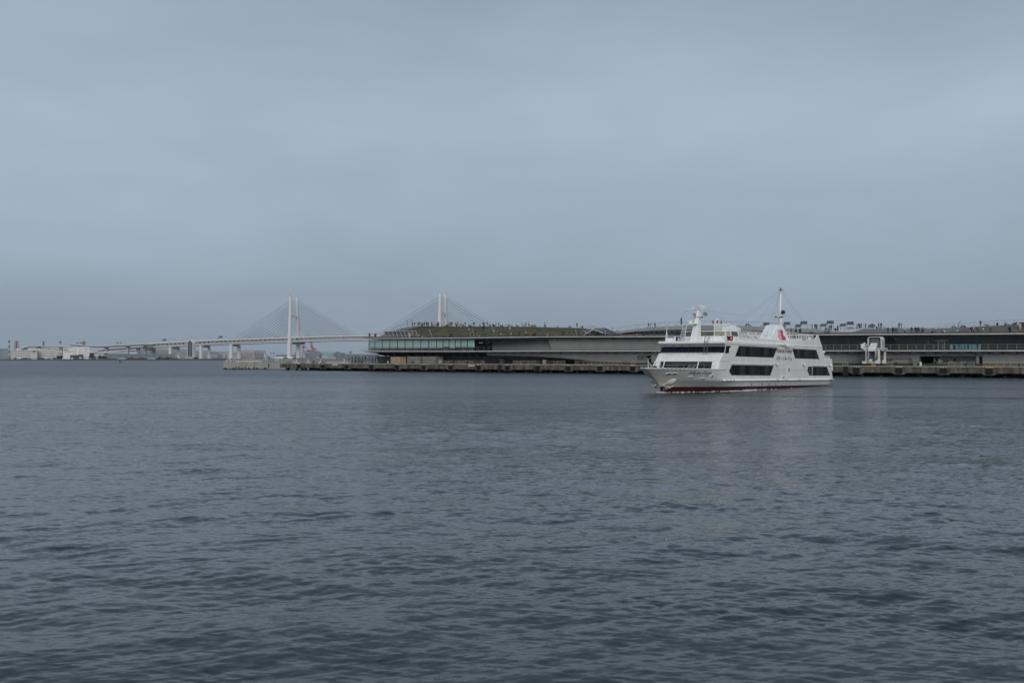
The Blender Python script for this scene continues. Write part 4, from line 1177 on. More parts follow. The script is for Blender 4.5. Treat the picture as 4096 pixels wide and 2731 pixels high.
    MB().box(9.0, 10.2, -0.9, 0.3, 9.35, 9.45).tube((9.5, -0.75, 9.45), (9.5, -0.75, 9.75), 0.28, n=12).box(9.45, 9.55, -1.2, -0.3, 9.8, 9.9).build('radar_platform', M_SHIPW, root, tf=sh)
    MB().tube((10.6, -0.95, 11.48), (10.6, -0.95, 11.95), 0.03, n=6).box(10.45, 10.75, -1.2, -0.75, 11.9, 12.0).sphere((10.6, -0.95, 11.62), 0.14, 8, 6).build('wind_sensor', M_SHIPW, root, tf=sh)
    MB().tube((10.7, 0.45, 11.48), (10.7, 0.45, 11.95), 0.03, n=6).hexa([(10.7, 0.0, 12.15), (10.7, 0.9, 11.85), (10.7, 0.9, 11.7), (10.7, 0.1, 11.88)], [(10.74, 0.0, 12.15), (10.74, 0.9, 11.85), (10.74, 0.9, 11.7), (10.74, 0.1, 11.88)]).build('wind_vane', M_SHIPW, root, tf=sh)
    MB().sphere((10.5, -0.05, 11.62), 0.15, 10, 7).build('masthead_light', mat('lens_amber', (0.45, 0.38, 0.28), 0.2, 0.2, 4), root, True, tf=sh)
    MB().tube((10.6, 1.05, 10.6), (10.3, 1.05, 10.85), 0.30, n=14).build('searchlight', M_STEEL, root, tf=sh)
    MB().box(9.9, 10.3, -0.55, -0.3, 10.52, 10.85).sphere((10.2, -0.42, 10.3), 0.12, 8, 6).sphere((10.2, 0.7, 10.32), 0.13, 8, 6).build('mast_lights', M_STEEL, root, tf=sh)
    MB().tube((9.3, 2.3, 6.98), (9.3, 2.3, 7.3), 0.1, n=8).tube((9.25, 2.3, 7.4), (9.0, 2.3, 7.4), 0.14, n=10).build('floodlight', M_SHIPW, root, tf=sh)
    MB().tube((9.6, -0.9, 6.98), (9.6, -0.9, 7.35), 0.1, n=8).tube((9.6, -0.9, 7.4), (9.3, -0.9, 7.42), 0.13, n=10).build('floodlight', M_SHIPW, root, tf=sh)
    # nav light box with red lamp, port side
    nv = MB().box(9.1, 10.65, 4.92, 5.1, 7.05, 7.62).build('sidelight_screen', M_BLACK, root, tf=sh)
    MB().sphere((9.95, 5.16, 7.32), 0.12, 10, 7).build('port_lamp', mat('port_red', (0.5, 0.01, 0.01), 0.3, 0.05, 2, emit=((1.0, 0.03, 0.02), 1.6)), nv, True, tf=sh)
    MB().box(8.55, 9.1, 4.55, 5.0, 6.98, 7.45).build('wing_locker', M_SHIPW, root, tf=sh)
    # poles at the bridge wings
    for sg in (1, -1):
        pl = MB().tube((9.6, sg * 4.5, 6.98), (9.6, sg * 4.5, 8.95), 0.05, n=6).tube((9.2, sg * 4.5, 6.98), (9.6, sg * 4.5, 8.5), 0.03, n=5).tube((10.2, sg * 4.5, 6.98), (9.6, sg * 4.5, 8.5), 0.03, n=5).box(9.4, 9.8, sg * 4.4, sg * 4.6, 8.9, 8.97)
        pl.build('wing_pole', M_SHIPW, root, tf=sh)
    MB().box(9.5, 10.6, -4.6, -3.6, 6.98, 7.5).tube((10.2, -3.5, 6.98), (10.2, -3.5, 7.7), 0.1, n=8).build('wing_gear', M_SHIPW, root, tf=sh)
    # boarding ladder on the bridge front
    ld = MB()
    for dp in (0, 0.5):
        ld.path([(7.75, 2.2 + dp, 5.2), (8.0, 2.2 + dp, 6.95), (8.05, 2.2 + dp, 7.45), (8.3, 2.2 + dp, 7.6), (8.5, 2.2 + dp, 7.3)], 0.04, 6)
    for k in range(8): ld.tube((7.78 + 0.03 * k, 2.2, 5.4 + k * 0.25), (7.78 + 0.03 * k, 2.7, 5.4 + k * 0.25), 0.025, n=5)
    ld.build('bridge_ladder', mat('ladder_grey', (0.12, 0.12, 0.12), 0.5, 0.2, 3), root, tf=sh)
    # aft mast on the fin with platform, black ball and stays
    MB().tube((32.4, 2.6, 9.8), (32.9, 2.55, 15.55), 0.22, 0.12, n=10).build('aft_mast', M_SHIPW, root, True, tf=sh)
    MB().tube((32.0, 2.9, 9.8), (32.5, 2.9, 11.9), 0.14, n=8).tube((32.9, 2.2, 9.8), (32.6, 2.4, 11.2), 0.14, n=8).build('mast_pipe', M_SHIPW, root, True, tf=sh)
    MB().box(31.9, 33.3, 1.8, 3.3, 11.42, 11.48).box(32.2, 33.4, 2.0, 3.6, 11.75, 11.80).build('mast_platform', M_SHIPW, root, tf=sh)
    MB().sphere((32.3, 3.2, 12.05), 0.33, 12, 8).build('black_ball', M_BLACK, root, True, tf=sh)
    MB().box(32.0, 32.3, 3.0, 3.2, 11.25, 11.42).box(32.2, 32.5, 1.9, 2.1, 11.22, 11.42).build('mast_lights', M_BLACK, root, tf=sh)
    MB().box(32.6, 33.2, 2.2, 2.9, 15.5, 15.56).sphere((32.9, 2.55, 15.75), 0.17, 10, 7).build('mast_truck', M_STEEL, root, True, tf=sh)
    def stay(p, q, sag=0.0, nm='light_string', r=0.010):
        p, q = Vector(p), Vector(q)
        n_ = 10
        pts = [p.lerp(q, i / n_) - Vector((0, 0, sag * 4 * (i / n_) * (1 - i / n_))) for i in range(n_ + 1)]
        m_ = MB().use(0).path(pts, r, 4).use(1)
        k = int((q - p).length / 0.75)
        for i in range(1, k):
            f = i / k
            c = p.lerp(q, f) - Vector((0, 0, sag * 4 * f * (1 - f) + 0.04))
            m_.sphere(c, 0.028, 5, 3)
        m_.build(nm, [M_STEEL, mat('bulb_white', (0.85, 0.85, 0.82), 0.2, 0.02, 1)], root, tf=sh)
    top = (32.9, 2.55, 15.5)
    for q in ((22.6, 4.6, 7.6), (24.5, 4.5, 8.0), (26.5, -4.4, 8.0), (24.0, -4.5, 8.0), (38.6, 4.6, 8.2), (41.0, 4.3, 8.9), (42.3, 4.2, 8.9), (42.3, -4.2, 8.9), (36.0, -4.2, 8.9)): stay(top, q)
    stay((10.9, 1.1, 11.3), (32.3, 2.6, 11.95), 0.55)
    stay((10.6, -1.9, 11.4), (9.0, -4.9, 7.0)); stay((10.6, -1.9, 11.4), (11.0, -4.2, 8.6)); stay((10.6, -1.9, 11.4), (10.4, -1.0, 10.5))
    stay((10.6, 1.1, 11.4), (13.5, 4.0, 9.2)); stay((8.2, -4.8, 6.9), (-3.2, 0, 4.4), 0.5)
    # bulb lines that dress the edges
    bl = MB()
    def bulbs(pts, step=0.62):
        for p, q in zip(pts[:-1], pts[1:]):
            p, q = Vector(p), Vector(q)
            k = max(1, int((q - p).length / step))
            for i in range(k): bl.sphere(p.lerp(q, i / k), 0.032, 5, 3)
    bulbs([(8.3, B + 0.12, 7.02), (44.2, B + 0.12, 7.02)]); bulbs([(8.05, -B, 6.92), (8.05, B, 6.92)])
    bulbs([(6.98, -4.7, 4.26), (6.98, 4.8, 4.26)]); bulbs([(8.0, B + 0.05, 4.28), (10.0, B + 0.05, 4.28)])
    bulbs([(9.0, B + 0.04, 1.85), (49.2, B + 0.05, 1.85)]); bulbs([(7.2, halfb(7.2, 3.15) + 0.06, 3.1), (8.7, B + 0.02, 1.9)])
    bulbs([(stem(3.15) + (9.0 - stem(3.15)) * i / 24, halfb(stem(3.15) + (9.0 - stem(3.15)) * i / 24, 3.15) + 0.07, 3.08) for i in range(22)])
    bl.build('bulb_line', mat('bulb_white', (0.85, 0.85, 0.82), 0.2, 0.02, 1), root, tf=sh)
    # jackstaff on the bow
    MB().tube((-3.25, 0, 3.1), (-3.35, 0, 4.45), 0.04, n=6).tube((-2.6, 0.35, 3.1), (-3.3, 0, 4.1), 0.03, n=5).tube((-2.6, -0.35, 3.1), (-3.3, 0, 4.1), 0.03, n=5).build('jackstaff', M_SHIPW, root, tf=sh)
    # bow fittings: hull side frame at (a, z)
    def on_hull(a, z, d=0.0):
        e = 0.05
        b = halfb(a, z)
        n_ = Vector((-(halfb(a + e, z) - halfb(a - e, z)) / (2 * e), 1.0, -(halfb(a, z + e) - halfb(a, z - e)) / (2 * e))).normalized()
        return Vector((a, b, z)) + n_ * d
    for sg, tf2 in ((1, sh), (-1, lambda p: (p[0], p[1], p[2]))):
        for a, z, L, hh in ((-0.6, 2.52, 1.5, 0.14), (2.3, 2.10, 0.8, 0.10), (4.35, 1.92, 0.8, 0.10)):
            lip = MB()
            ring = [(L / 2 * math.cos(t_) , hh * math.sin(t_)) for t_ in [2 * math.pi * i / 16 for i in range(16)]]
            lip.hexa([on_hull(a + x, z + y, 0.0) for x, y in ring], [on_hull(a + x * 0.96, z + y * 0.9, 0.06) for x, y in ring])
            lo_ = lip.build('fairlead', M_SHIPW, root, tf=tf2)
            for s_ in (-1, 1):
                hole = [(s_ * L * 0.22 + L * 0.17 * math.cos(t_), hh * 0.55 * math.sin(t_)) for t_ in [2 * math.pi * i / 12 for i in range(12)]]
                MB().hexa([on_hull(a + x, z + y, 0.05) for x, y in hole], [on_hull(a + x, z + y, 0.066) for x, y in hole]).build('fairlead_opening', M_BLACK, lo_, tf=tf2)
        ov = [(0.30 * math.cos(2 * math.pi * i / 18), 0.24 * math.sin(2 * math.pi * i / 18)) for i in range(18)]
        o_ = MB().hexa([on_hull(5.9 + x, 2.22 + y, 0.0) for x, y in ov], [on_hull(5.9 + x * 0.95, 2.22 + y * 0.95, 0.05) for x, y in ov]).build('bow_recess_ring', M_SHIPW, root, tf=tf2)
        MB().hexa([on_hull(5.9 + x * 0.7, 2.22 + y * 0.7, 0.05) for x, y in ov], [on_hull(5.9 + x * 0.7, 2.22 + y * 0.7, 0.056) for x, y in ov]).build('bow_recess', mat('hatch_shade', (0.25, 0.22, 0.19), 0.7, 0.2, 3), o_, tf=tf2)
        # anchor: housing, shank, crown with flukes
        c = on_hull(0.35, 1.28, 0.0)
        o1 = on_hull(0.35, 1.28, 0.25)
        an = MB()
        an.bar(on_hull(0.62, 1.72, 0.10), on_hull(0.15, 1.10, 0.30), 0.22, 0.22)
        an.bar(on_hull(-0.35, 1.28, 0.35), on_hull(0.75, 0.95, 0.32), 0.34, 0.30)
        an.bar(on_hull(-0.35, 1.30, 0.38), on_hull(-0.05, 1.75, 0.42), 0.30, 0.16)
        an.bar(on_hull(0.70, 0.97, 0.36), on_hull(0.95, 1.22, 0.34), 0.30, 0.16)
        an.bar(on_hull(0.2, 1.1, 0.3), on_hull(0.45, 0.62, 0.36), 0.34, 0.28)
        ao = an.build('anchor', mat('anchor_cream', (0.56, 0.52, 0.44), 0.6, 0.15, 3, streak=0.3, dirt=(0.25, 0.18, 0.12)), root, tf=tf2)
        rg = [(0.42 * math.cos(2 * math.pi * i / 14), 0.36 * math.sin(2 * math.pi * i / 14)) for i in range(14)]
        MB().hexa([on_hull(0.45 + x, 1.50 + y, 0.0) for x, y in rg], [on_hull(0.45 + x * 0.8, 1.5 + y * 0.8, 0.12) for x, y in rg]).build('hawse_ring', M_SHIPW, ao, tf=tf2)
    # draught marks
    dm = MB()
    for k in range(5):
        z = 0.12 + k * 0.22
        a = stem(z) + 0.42
        p = on_hull(a, z, 0.012)
        dm.hexa([on_hull(a + x, z + y, 0.004) for x, y in ((-0.06, -0.05), (0.06, -0.05), (0.06, 0.05), (-0.06, 0.05))], [on_hull(a + x, z + y, 0.012) for x, y in ((-0.06, -0.05), (0.06, -0.05), (0.06, 0.05), (-0.06, 0.05))])
    dm.build('draught_marks', M_SHIPW, root, tf=sh)
    # lettering
    roman('Marine Rouge', 0.36, 1.75, 0.30, lambda x, y, d: tuple(on_hull(3.45 + x, 2.66 + y, d)), M_INK, root)
    roman('Marine Rouge', 0.60, 1.56, 0.0, lambda x, y, d: (28.75 + x, B + 0.02 + d, 6.0 + y), M_INK, root)
    text('マリーン ルージュ', 0.70, M_INK, root, (28.75, -(B + 0.03), 4.82), (1, 0, 0), (0, 0, 1), 1.02, name='ship_name')
    me = text_mesh('マリーン ルージュ', 0.26, 1.2, 0.25, 0.004).copy()
    me.materials.clear(); me.materials.append(M_INK)
    for v in me.vertices:
        v.co = sh(on_hull(3.75 + v.co.x, 2.29 + v.co.y, 0.012 + v.co.z))
    link('ship_name', me, root)
    return root
make_ship()

def ship_world(a, p, z):
    return SHIP['root'].matrix_basis @ Vector((a, -p, z))
def ship_things():
    rz = math.atan2(0.79, 0.613)
    # lifebuoys hung on the rails
    lb = MB().torus((0, 0, 0), (0, 1, 0), 0.32, 0.075, 18, 8).mesh('lifebuoy', M_SHIPW, True)
    wh = mat('buoy_band', (0.45, 0.46, 0.44), 0.5, 0.1, 3)
    bd = MB()
    for k in range(4):
        t_ = math.pi / 4 + k * math.pi / 2
        bd.sphere((0.32 * math.cos(t_), 0, 0.32 * math.sin(t_)), 0.085, 8, 6)
    bdm = bd.mesh('buoy_band', wh, True)
    for a, p, z, lab in ((16.6, 4.72, 8.05, 'white lifebuoy ring on the ship rail nearest the windbreak'), (19.2, 4.72, 8.05, 'white lifebuoy ring on the ship rail nearer the funnel fin'), (25.2, 3.6, 8.55, 'white lifebuoy ring on the sloping front of the funnel fin')):
        o = link('lifebuoy', lb); o.location = ship_world(a, p, z); o.rotation_euler = (0 if a < 24 else R(35), 0, rz if a < 24 else rz + R(75))
        tag(o, lab, 'lifebuoy', 'lifebuoys on the ship')
        link('band', bdm, o)
    # flags
    def flag(nm, pts, loc, m_, lab, disc=None):
        o = empty(nm, ship_world(*loc), rz)
        tag(o, lab, 'flag')
        rows = []
        n_ = 8
        (w, h_, dx, dz) = pts
        for i in range(n_ + 1):
            f = i / n_
            rows.append([(f * dx, 0.09 * math.sin(f * 7), f * dz), (f * dx + 0.05 * math.sin(f * 5), 0.09 * math.sin(f * 7 + 0.5), f * dz - h_)])
        c = MB().grid(rows).build('cloth', m_, o, True)
        c.modifiers.new('thick', 'SOLIDIFY').thickness = 0.012
        if disc:
            MB().tube((dx * 0.5, -0.10, dz * 0.5 - h_ / 2), (dx * 0.5, 0.14, dz * 0.5 - h_ / 2), h_ * 0.30, n=14).build('red_disc', disc, c)
        MB().tube((0, 0, 0.1), (0.0, 0, -h_ - 0.5), 0.02, n=5).build('halyard', M_STEEL, o)
    flag('national_flag', (1, 0.62, 1.35, 0.75), (11.6, 1.9, 9.7), mat('flag_white', (0.72, 0.72, 0.72), 0.8, 0.05, 2), 'small white flag with a red disc flying behind the forward mast', mat('flag_red', (0.45, 0.02, 0.03), 0.7, 0.05, 2))
    flag('pennant', (1, 0.85, 0.28, 0.12), (10.2, -2.6, 10.2), M_BLACK, 'narrow dark pennant hanging from the forward mast yard')
ship_things()

# ------------------------------------------------------------------ cable stayed bridge
M_BRW = mat('bridge_white', (0.68, 0.68, 0.66), 0.6, 0.06, 0.02)
M_BRG = mat('bridge_grey', (0.40, 0.41, 0.41), 0.7, 0.06, 0.02)  # mid grey shared by beams, caps, girders and fittings
M_BRD = mat('bridge_deck_dark', (0.13, 0.14, 0.15), 0.8, 0.1, 0.02)
M_CABLE = mat('stay_cable', (0.085, 0.095, 0.11), 0.6, 0.1, 0.1)
M_VIA = mat('viaduct_concrete', (0.34, 0.35, 0.345), 0.8, 0.1, 0.02)
BX, BY = -610.0, 2750.0
BAX = Vector((0.931, -0.367, 0)).normalized()
BLF = Vector((0.367, 0.931, 0)).normalized()
BROT = math.atan2(BAX.y, BAX.x)
DECKZ = [(-520, 45.0), (-489, 46.0), (-274, 54.0), (-120, 57.6), (0, 60.0), (120, 62.6), (231, 63.6), (343, 62.6), (463, 60.0), (740, 53.0)]
def dz(a): return interp(DECKZ, a)
def make_bridge():
    root = empty('suspension_bridge', (BX, BY, 0), BROT)
    root.name = 'cable_stayed_bridge'
    tag(root, 'long white cable stayed bridge with two H towers beyond the pier', 'bridge')
    A0, A1, HW = -489.0, 700.0, 15.0
    # upper and lower road decks and edge beams, by panel
    PLEN = 14.8
    n = int((A1 - A0) / PLEN)
    def seg(name, m, y0, y1, zo0, zo1):
        rows = []
        mb = MB()
        for i in range(n + 1):
            a = A0 + PLEN * i
            z = dz(a)
            r = [(a, y0, z + zo0), (a, y1, z + zo0), (a, y1, z + zo1), (a, y0, z + zo1)]
            rows.append(r + [r[0]])
        mb.grid(rows)
        return mb.build(name, m, root)
    seg('upper_deck', M_BRD, -18, 18, -3.4, -0.6)
    seg('parapet', M_BRW, -18.9, -18.05, -2.6, 0.4); seg('parapet', M_BRW, 18.05, 18.9, -2.6, 0.4)
    seg('lower_deck', M_BRD, -HW + 1, HW - 1, -12.6, -11.0)
    seg('bottom_chord', M_BRW, -HW - 0.7, -HW + 0.7, -13.2, -11.4); seg('bottom_chord', M_BRW, HW - 0.7, HW + 0.7, -13.2, -11.4)
    seg('top_chord', M_BRW, -HW - 0.6, -HW + 0.6, -4.6, -3.42)
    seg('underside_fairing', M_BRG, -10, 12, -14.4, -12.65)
    # truss panels: a W of diagonals with a post
    tp = MB()
    for y in (-HW, HW):
        tp.bar((0, y, -11.6), (PLEN / 2, y, -4.4), 1.2, 1.35).bar((PLEN / 2, y, -4.4), (PLEN, y, -11.6), 1.2, 1.35).bar((PLEN / 2, y, -11.6), (PLEN / 2, y, -4.4), 0.9, 0.9)
    tp.bar((PLEN / 2, -HW, -4.8), (PLEN / 2, HW, -4.8), 1, 1.0).bar((PLEN / 2, -HW, -4.6), (PLEN / 2, HW * 0.2, -11.0), 0.8, 0.8).bar((PLEN / 2, HW, -4.6), (PLEN / 2, -HW * 0.2, -11.0), 0.8, 0.8)
    tm = tp.mesh('truss_panel', M_BRW)
    for i in range(n):
        a = A0 + PLEN * i
        o = link('truss_panel', tm, root)
        o.location = (a, 0, dz(a))
        o.rotation_euler = (0, -math.atan2(dz(a + PLEN) - dz(a), PLEN), 0)
    # towers
    for ta in (9.0, 463.0):
        tw = link('tower', None, root)
        tw.location = (ta, 0, 0)
        for sg in (-1, 1):
            def ring(z, y, wx, wy): return [(-wx, sg * y - wy, z), (wx, sg * y - wy, z), (wx, sg * y + wy, z), (-wx, sg * y + wy, z)]
            m = MB().hexa(ring(0, 22.5, 4.9, 4.2), ring(50, 20.5, 4.5, 3.6)).hexa(ring(50.01, 20.5, 4.4, 3.4), ring(172, 15.5, 2.75, 2.6))
            m.build('tower_leg', M_BRW, tw)
            MB().box(-2.4, 2.4, sg * 15.5 - 2.2, sg * 15.5 + 2.2, 172.0, 173.0).tube((0, sg * 15.5 - 1, 173), (0, sg * 15.5 - 1, 178), 0.3, n=5).tube((0, sg * 15.5 + 1, 173), (0, sg * 15.5 + 1, 177), 0.3, n=5).build('aviation_lamp', M_BRG, tw)
        MB().box(-2.2, 2.2, -15.4, 15.4, 115.5, 122.5).build('cross_beam', M_BRW, tw)
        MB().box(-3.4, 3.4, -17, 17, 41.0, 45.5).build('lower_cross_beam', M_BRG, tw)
        MB().box(-14, 14, -30, 30, -3, 3.2).build('tower_footing', mat('footing', (0.30, 0.30, 0.29), 0.9, 0.15, 0.1), tw)
        # eleven stays each way in each plane
        for sg in (-1, 1):
            for k in range(12):
                for d in (-1, 1):
                    z0 = 161 - k * 6.9
                    da = d * (187 - k * 14.6) if d < 0 else d * (196 - k * 14.6)
                    zt = dz(ta + da)
                    y0 = sg * (15.5 + (172 - z0) * 0.04)
                    MB().tube((d * 2.6, y0, z0), (da, sg * 17.0, zt), 0.34, n=5, caps=False).build('stay_cable', M_CABLE, tw)
    # ring lounge under the deck at the first tower
    lg = MB().tube((0, 0, 40.2), (0, 0, 42.5), 11.0, 13.0, n=28).tube((0, 0, 45.6), (0, 0, 47.0), 13.5, n=28).build('lounge', M_BRW, root)
    lg.location = (21, 14, 0)
    MB().tube((0, 0, 42.5), (0, 0, 45.6), 12.6, n=28).build('lounge_glazing', mat('lounge_glass', (0.10, 0.13, 0.17), 0.2, 0.1, 0.1), lg)
    # side piers: two square columns and a cap
    for a, w in ((-187.0, 4.3), (650.0, 4.3), (-291.0, 3.6), (-400.0, 3.6)):
        p = link('side_pier', None, root)
        p.location = (a, 0, 0)
        zt = dz(a) - 14.4
        for sg in (-1, 1):
            MB().hexa([(-w, sg * 18 - w * 0.8, 0), (w, sg * 18 - w * 0.8, 0), (w, sg * 18 + w * 0.8, 0), (-w, sg * 18 + w * 0.8, 0)], [(-w * 0.85, sg * 17.5 - w * 0.7, zt), (w * 0.85, sg * 17.5 - w * 0.7, zt), (w * 0.85, sg * 17.5 + w * 0.7, zt), (-w * 0.85, sg * 17.5 + w * 0.7, zt)]).build('pier_column', M_BRW, p)
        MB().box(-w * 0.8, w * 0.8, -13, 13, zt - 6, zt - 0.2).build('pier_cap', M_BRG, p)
    # sign gantries on the deck
    for a in (-232.0, -430.0):
        g = MB().box(a - 0.5, a + 0.5, -18, -17, dz(a), dz(a) + 9).box(a - 0.5, a + 0.5, -18, 14, dz(a) + 8.2, dz(a) + 9).build('sign_gantry', M_BRG, root)
        MB().box(a + 4, a + 12, -15, -14.4, dz(a) + 5, dz(a) + 11).box(a - 2, a + 2, -14, -13.4, dz(a) + 5, dz(a) + 8).build('traffic_sign', mat('sign_dark', (0.06, 0.10, 0.11), 0.6, 0.1, 0.1), g)
    # road lamps
    lm = MB().tube((0, 0, 0), (0, 0, 9), 0.22, n=5).bar((0, 0, 9), (2.6, 0, 9.3), 0.3, 0.25).mesh('road_lamp', M_BRG)
    a = A0
    while a < 690:
        o = link('road_lamp', lm, root); o.location = (a, -17.5, dz(a)); a += 45
    return root
make_bridge()
def bridge_pt(a, y, z): return Vector((BX, BY, 0)) + BAX * a + BLF * y + Vector((0, 0, z))

# vehicles on the bridge: small shapes above the parapet
def bridge_traffic():
    body = {}
    for nm, L, H_, c in (('delivery_van', 5.2, 2.6, (0.5, 0.5, 0.5)), ('box_truck', 9.0, 3.6, (0.30, 0.32, 0.34)), ('sedan_car', 4.6, 1.5, (0.05, 0.055, 0.06))):
        m = MB().prism_y([(0, 0.4), (L, 0.4), (L, H_ * 0.55), (L * 0.86, H_ * 0.62), (L * 0.74, H_), (0.0, H_)], -1.1, 1.1)
        me = m.mesh(nm, mat(nm + '_paint', c, 0.4, 0.1, 0.5))
        body[nm] = (me, [(MB().tube((x, y - 0.15, 0.45), (x, y + 0.15, 0.45), 0.45, n=10)).mesh('wheel', M_BLACK) for x in (L * 0.2, L * 0.8) for y in (-1.0, 1.0)])
    lst = [(-128, 'sedan_car', 'dark car on the bridge deck left of the first tower'), (-92, 'box_truck', 'grey box truck on the bridge deck nearing the first tower from the left'), (-40, 'box_truck', 'grey box truck closest left of the first bridge tower'),
           (40, 'delivery_van', 'pale van just right of the first bridge tower'), (62, 'box_truck', 'grey box truck a little right of the first bridge tower'), (150, 'sedan_car', 'dark car near midspan of the bridge, left one of two'), (178, 'sedan_car', 'dark car near midspan of the bridge, right one of two'), (205, 'delivery_van', 'pale van at midspan of the bridge beside the terminal roof')]
    for a, nm, lab in lst:
        o = empty(nm, bridge_pt(a, -15.8, dz(a) + 0.6 - 0.55), BROT)
        tag(o, lab, 'truck' if 'truck' in nm else 'van' if 'van' in nm else 'car', 'vehicles on the bridge')
        link('body', body[nm][0], o)
        for wm in body[nm][1]: link('wheel', wm, o)
bridge_traffic()

# ------------------------------------------------------------------ glass lift tower beside the bridge
def make_glass_tower():
    Y = 2700.0
    b, t = at(766, 1433, Y), at(766, 1357, Y)
    root = empty('glass_tower', (b.x, Y, 2.0), R(-12))
    tag(root, 'slim dark glass tower with white frame and pointed top by the bridge', 'tower')
    W, D = 8.6, 8.0
    hh = t.z - 2.0
    hs = hh - 9
    MB().box(-W + 1.2, W - 1.2, -D + 0.9, D - 0.9, 0, hs).prism_y([(-W + 1.2, hs), (W - 1.2, hs), (0, hh - 2)], -D + 0.9, D - 0.9).build('glass_core', mat('tower_glass', (0.045, 0.075, 0.095), 0.12, 0.2, 0.1, spec=0.5), root)
    for x in (-W, W - 1.3): MB().box(x, x + 1.3, -D, D, 0, hs).build('corner_frame', M_BRW, root)
    for sg in (-1, 1): MB().hexa([(sg * W, -D, hs), (sg * (W - 1.6), -D, hs), (0, -D, hh - 2), (0, -D, hh)], [(sg * W, D, hs), (sg * (W - 1.6), D, hs), (0, D, hh - 2), (0, D, hh)]).build('gable_frame', M_BRW, root)
    for k in range(9): MB().box(-W + 1.3, W - 1.3, -D + 0.5, -D + 0.9, 5 + k * hs / 10, 5.5 + k * hs / 10).build('floor_band', mat('tower_band', (0.13, 0.17, 0.19), 0.4, 0.1, 0.1), root)
    MB().box(-0.4, 0.4, -D + 0.4, -D + 0.85, 0, hs).build('mullion', M_BRG, root)
    m = MB().tube((0, 0, hh), (0, 0, hh + 11), 0.4, n=6)
    for k in range(3): m.tube((0, 0, hh + 3 + k * 3.6), (0, 0, hh + 5 + k * 3.6), 1.3, n=8)
    m.build('antenna', M_BRG, root)
    MB().box(-16, 14, -9, 9, 0, 5).build('entrance_block', M_VIA, root)
make_glass_tower()

# ------------------------------------------------------------------ far shore land
SHORE_L = 1590.0
def make_land():
    m = mat('shore_ground', (0.09, 0.095, 0.09), 0.95, 0.3, 0.01)
    wall = mat('sea_wall', (0.055, 0.06, 0.062), 0.9, 0.3, 0.05)
    pts = [(-1500, SHORE_L), (at(380, HY, SHORE_L).x, SHORE_L), (at(640, HY, 1560).x, 1560), (at(905, HY, 1560).x, 1560), (at(905, HY, 2300).x, 2300), (at(1460, HY, 2400).x, 2400), (260, 2400), (260, 7000), (-4200, 7000), (-4200, SHORE_L)]
    o = MB().prism_z(pts, -3, 2.0).build('far_shore', [m], None)
    tag(o, 'low grey far shore with sea wall behind the harbour water', 'shore', kind='structure')
make_land()

# ------------------------------------------------------------------ viaducts left of the truss
def viaduct(name, label, pts, Y, w, depth, cols, m=M_VIA, slab=1.2):
    """pts: survey of the top edge; concrete box girder with parapet, on columns"""
    P = [at(x, y, Y if not callable(Y) else Y(x)) for x, y in pts]
    root = empty(name, (P[0].x, P[0].y, 0))
    tag(root, label, 'viaduct')
    o = Vector((P[0].x, P[0].y, 0))
    def sweep(y0, y1, z0, z1, nm, mm):
        rows = []
        for p in P:
            q = p - o
            r = [(q.x, q.y + y0, q.z + z0), (q.x, q.y + y1, q.z + z0), (q.x, q.y + y1, q.z + z1), (q.x, q.y + y0, q.z + z1)]
            rows.append(r + [r[0]])
        MB().grid(rows).add(rows[0][:4], [(0, 1, 2, 3)]).add(rows[-1][:4], [(3, 2, 1, 0)]).build(nm, mm, root)
    sweep(0, 0.6, -slab, 0, 'parapet', M_BRW)
    sweep(w - 0.6, w, -slab, 0, 'parapet', M_BRW)
    sweep(0.02, w - 0.02, -slab - 1.0, -slab + 0.02, 'road_slab', m)
    sweep(w * 0.22, w * 0.78, -slab - depth, -slab - 1.0, 'girder', M_BRG if m is M_VIA else m)
    for px in cols:
        pz_ = interp([(x, p.z) for (x, y), p in zip(pts, P)], px)
        Yc = Y if not callable(Y) else Y(px)
        c = at(px, HY, Yc) - o
        top = pz_ - slab - depth
        k = MB().box(c.x - 3.2, c.x + 3.2, c.y + w * 0.3, c.y + w * 0.7, 0, top).hexa([(c.x - 3.2, c.y + w * 0.3, top - 5), (c.x + 3.2, c.y + w * 0.3, top - 5), (c.x + 3.2, c.y + w * 0.7, top - 5), (c.x - 3.2, c.y + w * 0.7, top - 5)], [(c.x - 3.4, c.y, top - 0.02), (c.x + 3.4, c.y, top - 0.02), (c.x + 3.4, c.y + w, top - 0.02), (c.x - 3.4, c.y + w, top - 0.02)])
        k.build('column', M_VIA, root)
VY = lambda x: 2890.0 - (x - 280) * 0.02
viaduct('motorway_viaduct', 'upper motorway viaduct running left from the truss bridge', [(278, 1376), (300, 1377.5), (340, 1381), (400, 1383), (413, 1382.5), (500, 1378), (590, 1374), (601, 1373.5)], VY, 22, 4.2, (420, 505))
viaduct('lower_viaduct', 'lower carriageway viaduct just under the upper motorway', [(360, 1406), (420, 1397), (500, 1391.5), (560, 1388.5), (601, 1387)], lambda x: 2905.0, 18, 3.0, (548,))
viaduct('connecting_ramp', 'second low ramp weaving below the motorway viaduct', [(360, 1411), (420, 1405), (500, 1401), (545, 1399)], lambda x: 2960.0, 14, 3.0, ())
viaduct('slip_road', 'lowest straight slip road below the stacked viaducts', [(228, 1405.5), (300, 1406), (360, 1406.5), (420, 1407), (500, 1408)], lambda x: 2790.0, 14, 2.4, (358, 418), slab=2.2)
viaduct('ramp_loop', 'curved ramp climbing over the cream warehouse', [(76, 1400), (84, 1395), (92, 1390.5), (100, 1387), (110, 1384.5), (124, 1383), (145, 1382), (180, 1382), (230, 1383.5), (280, 1386.5), (300, 1388)], lambda x: 2840.0, 16, 2.6, (150, 240))
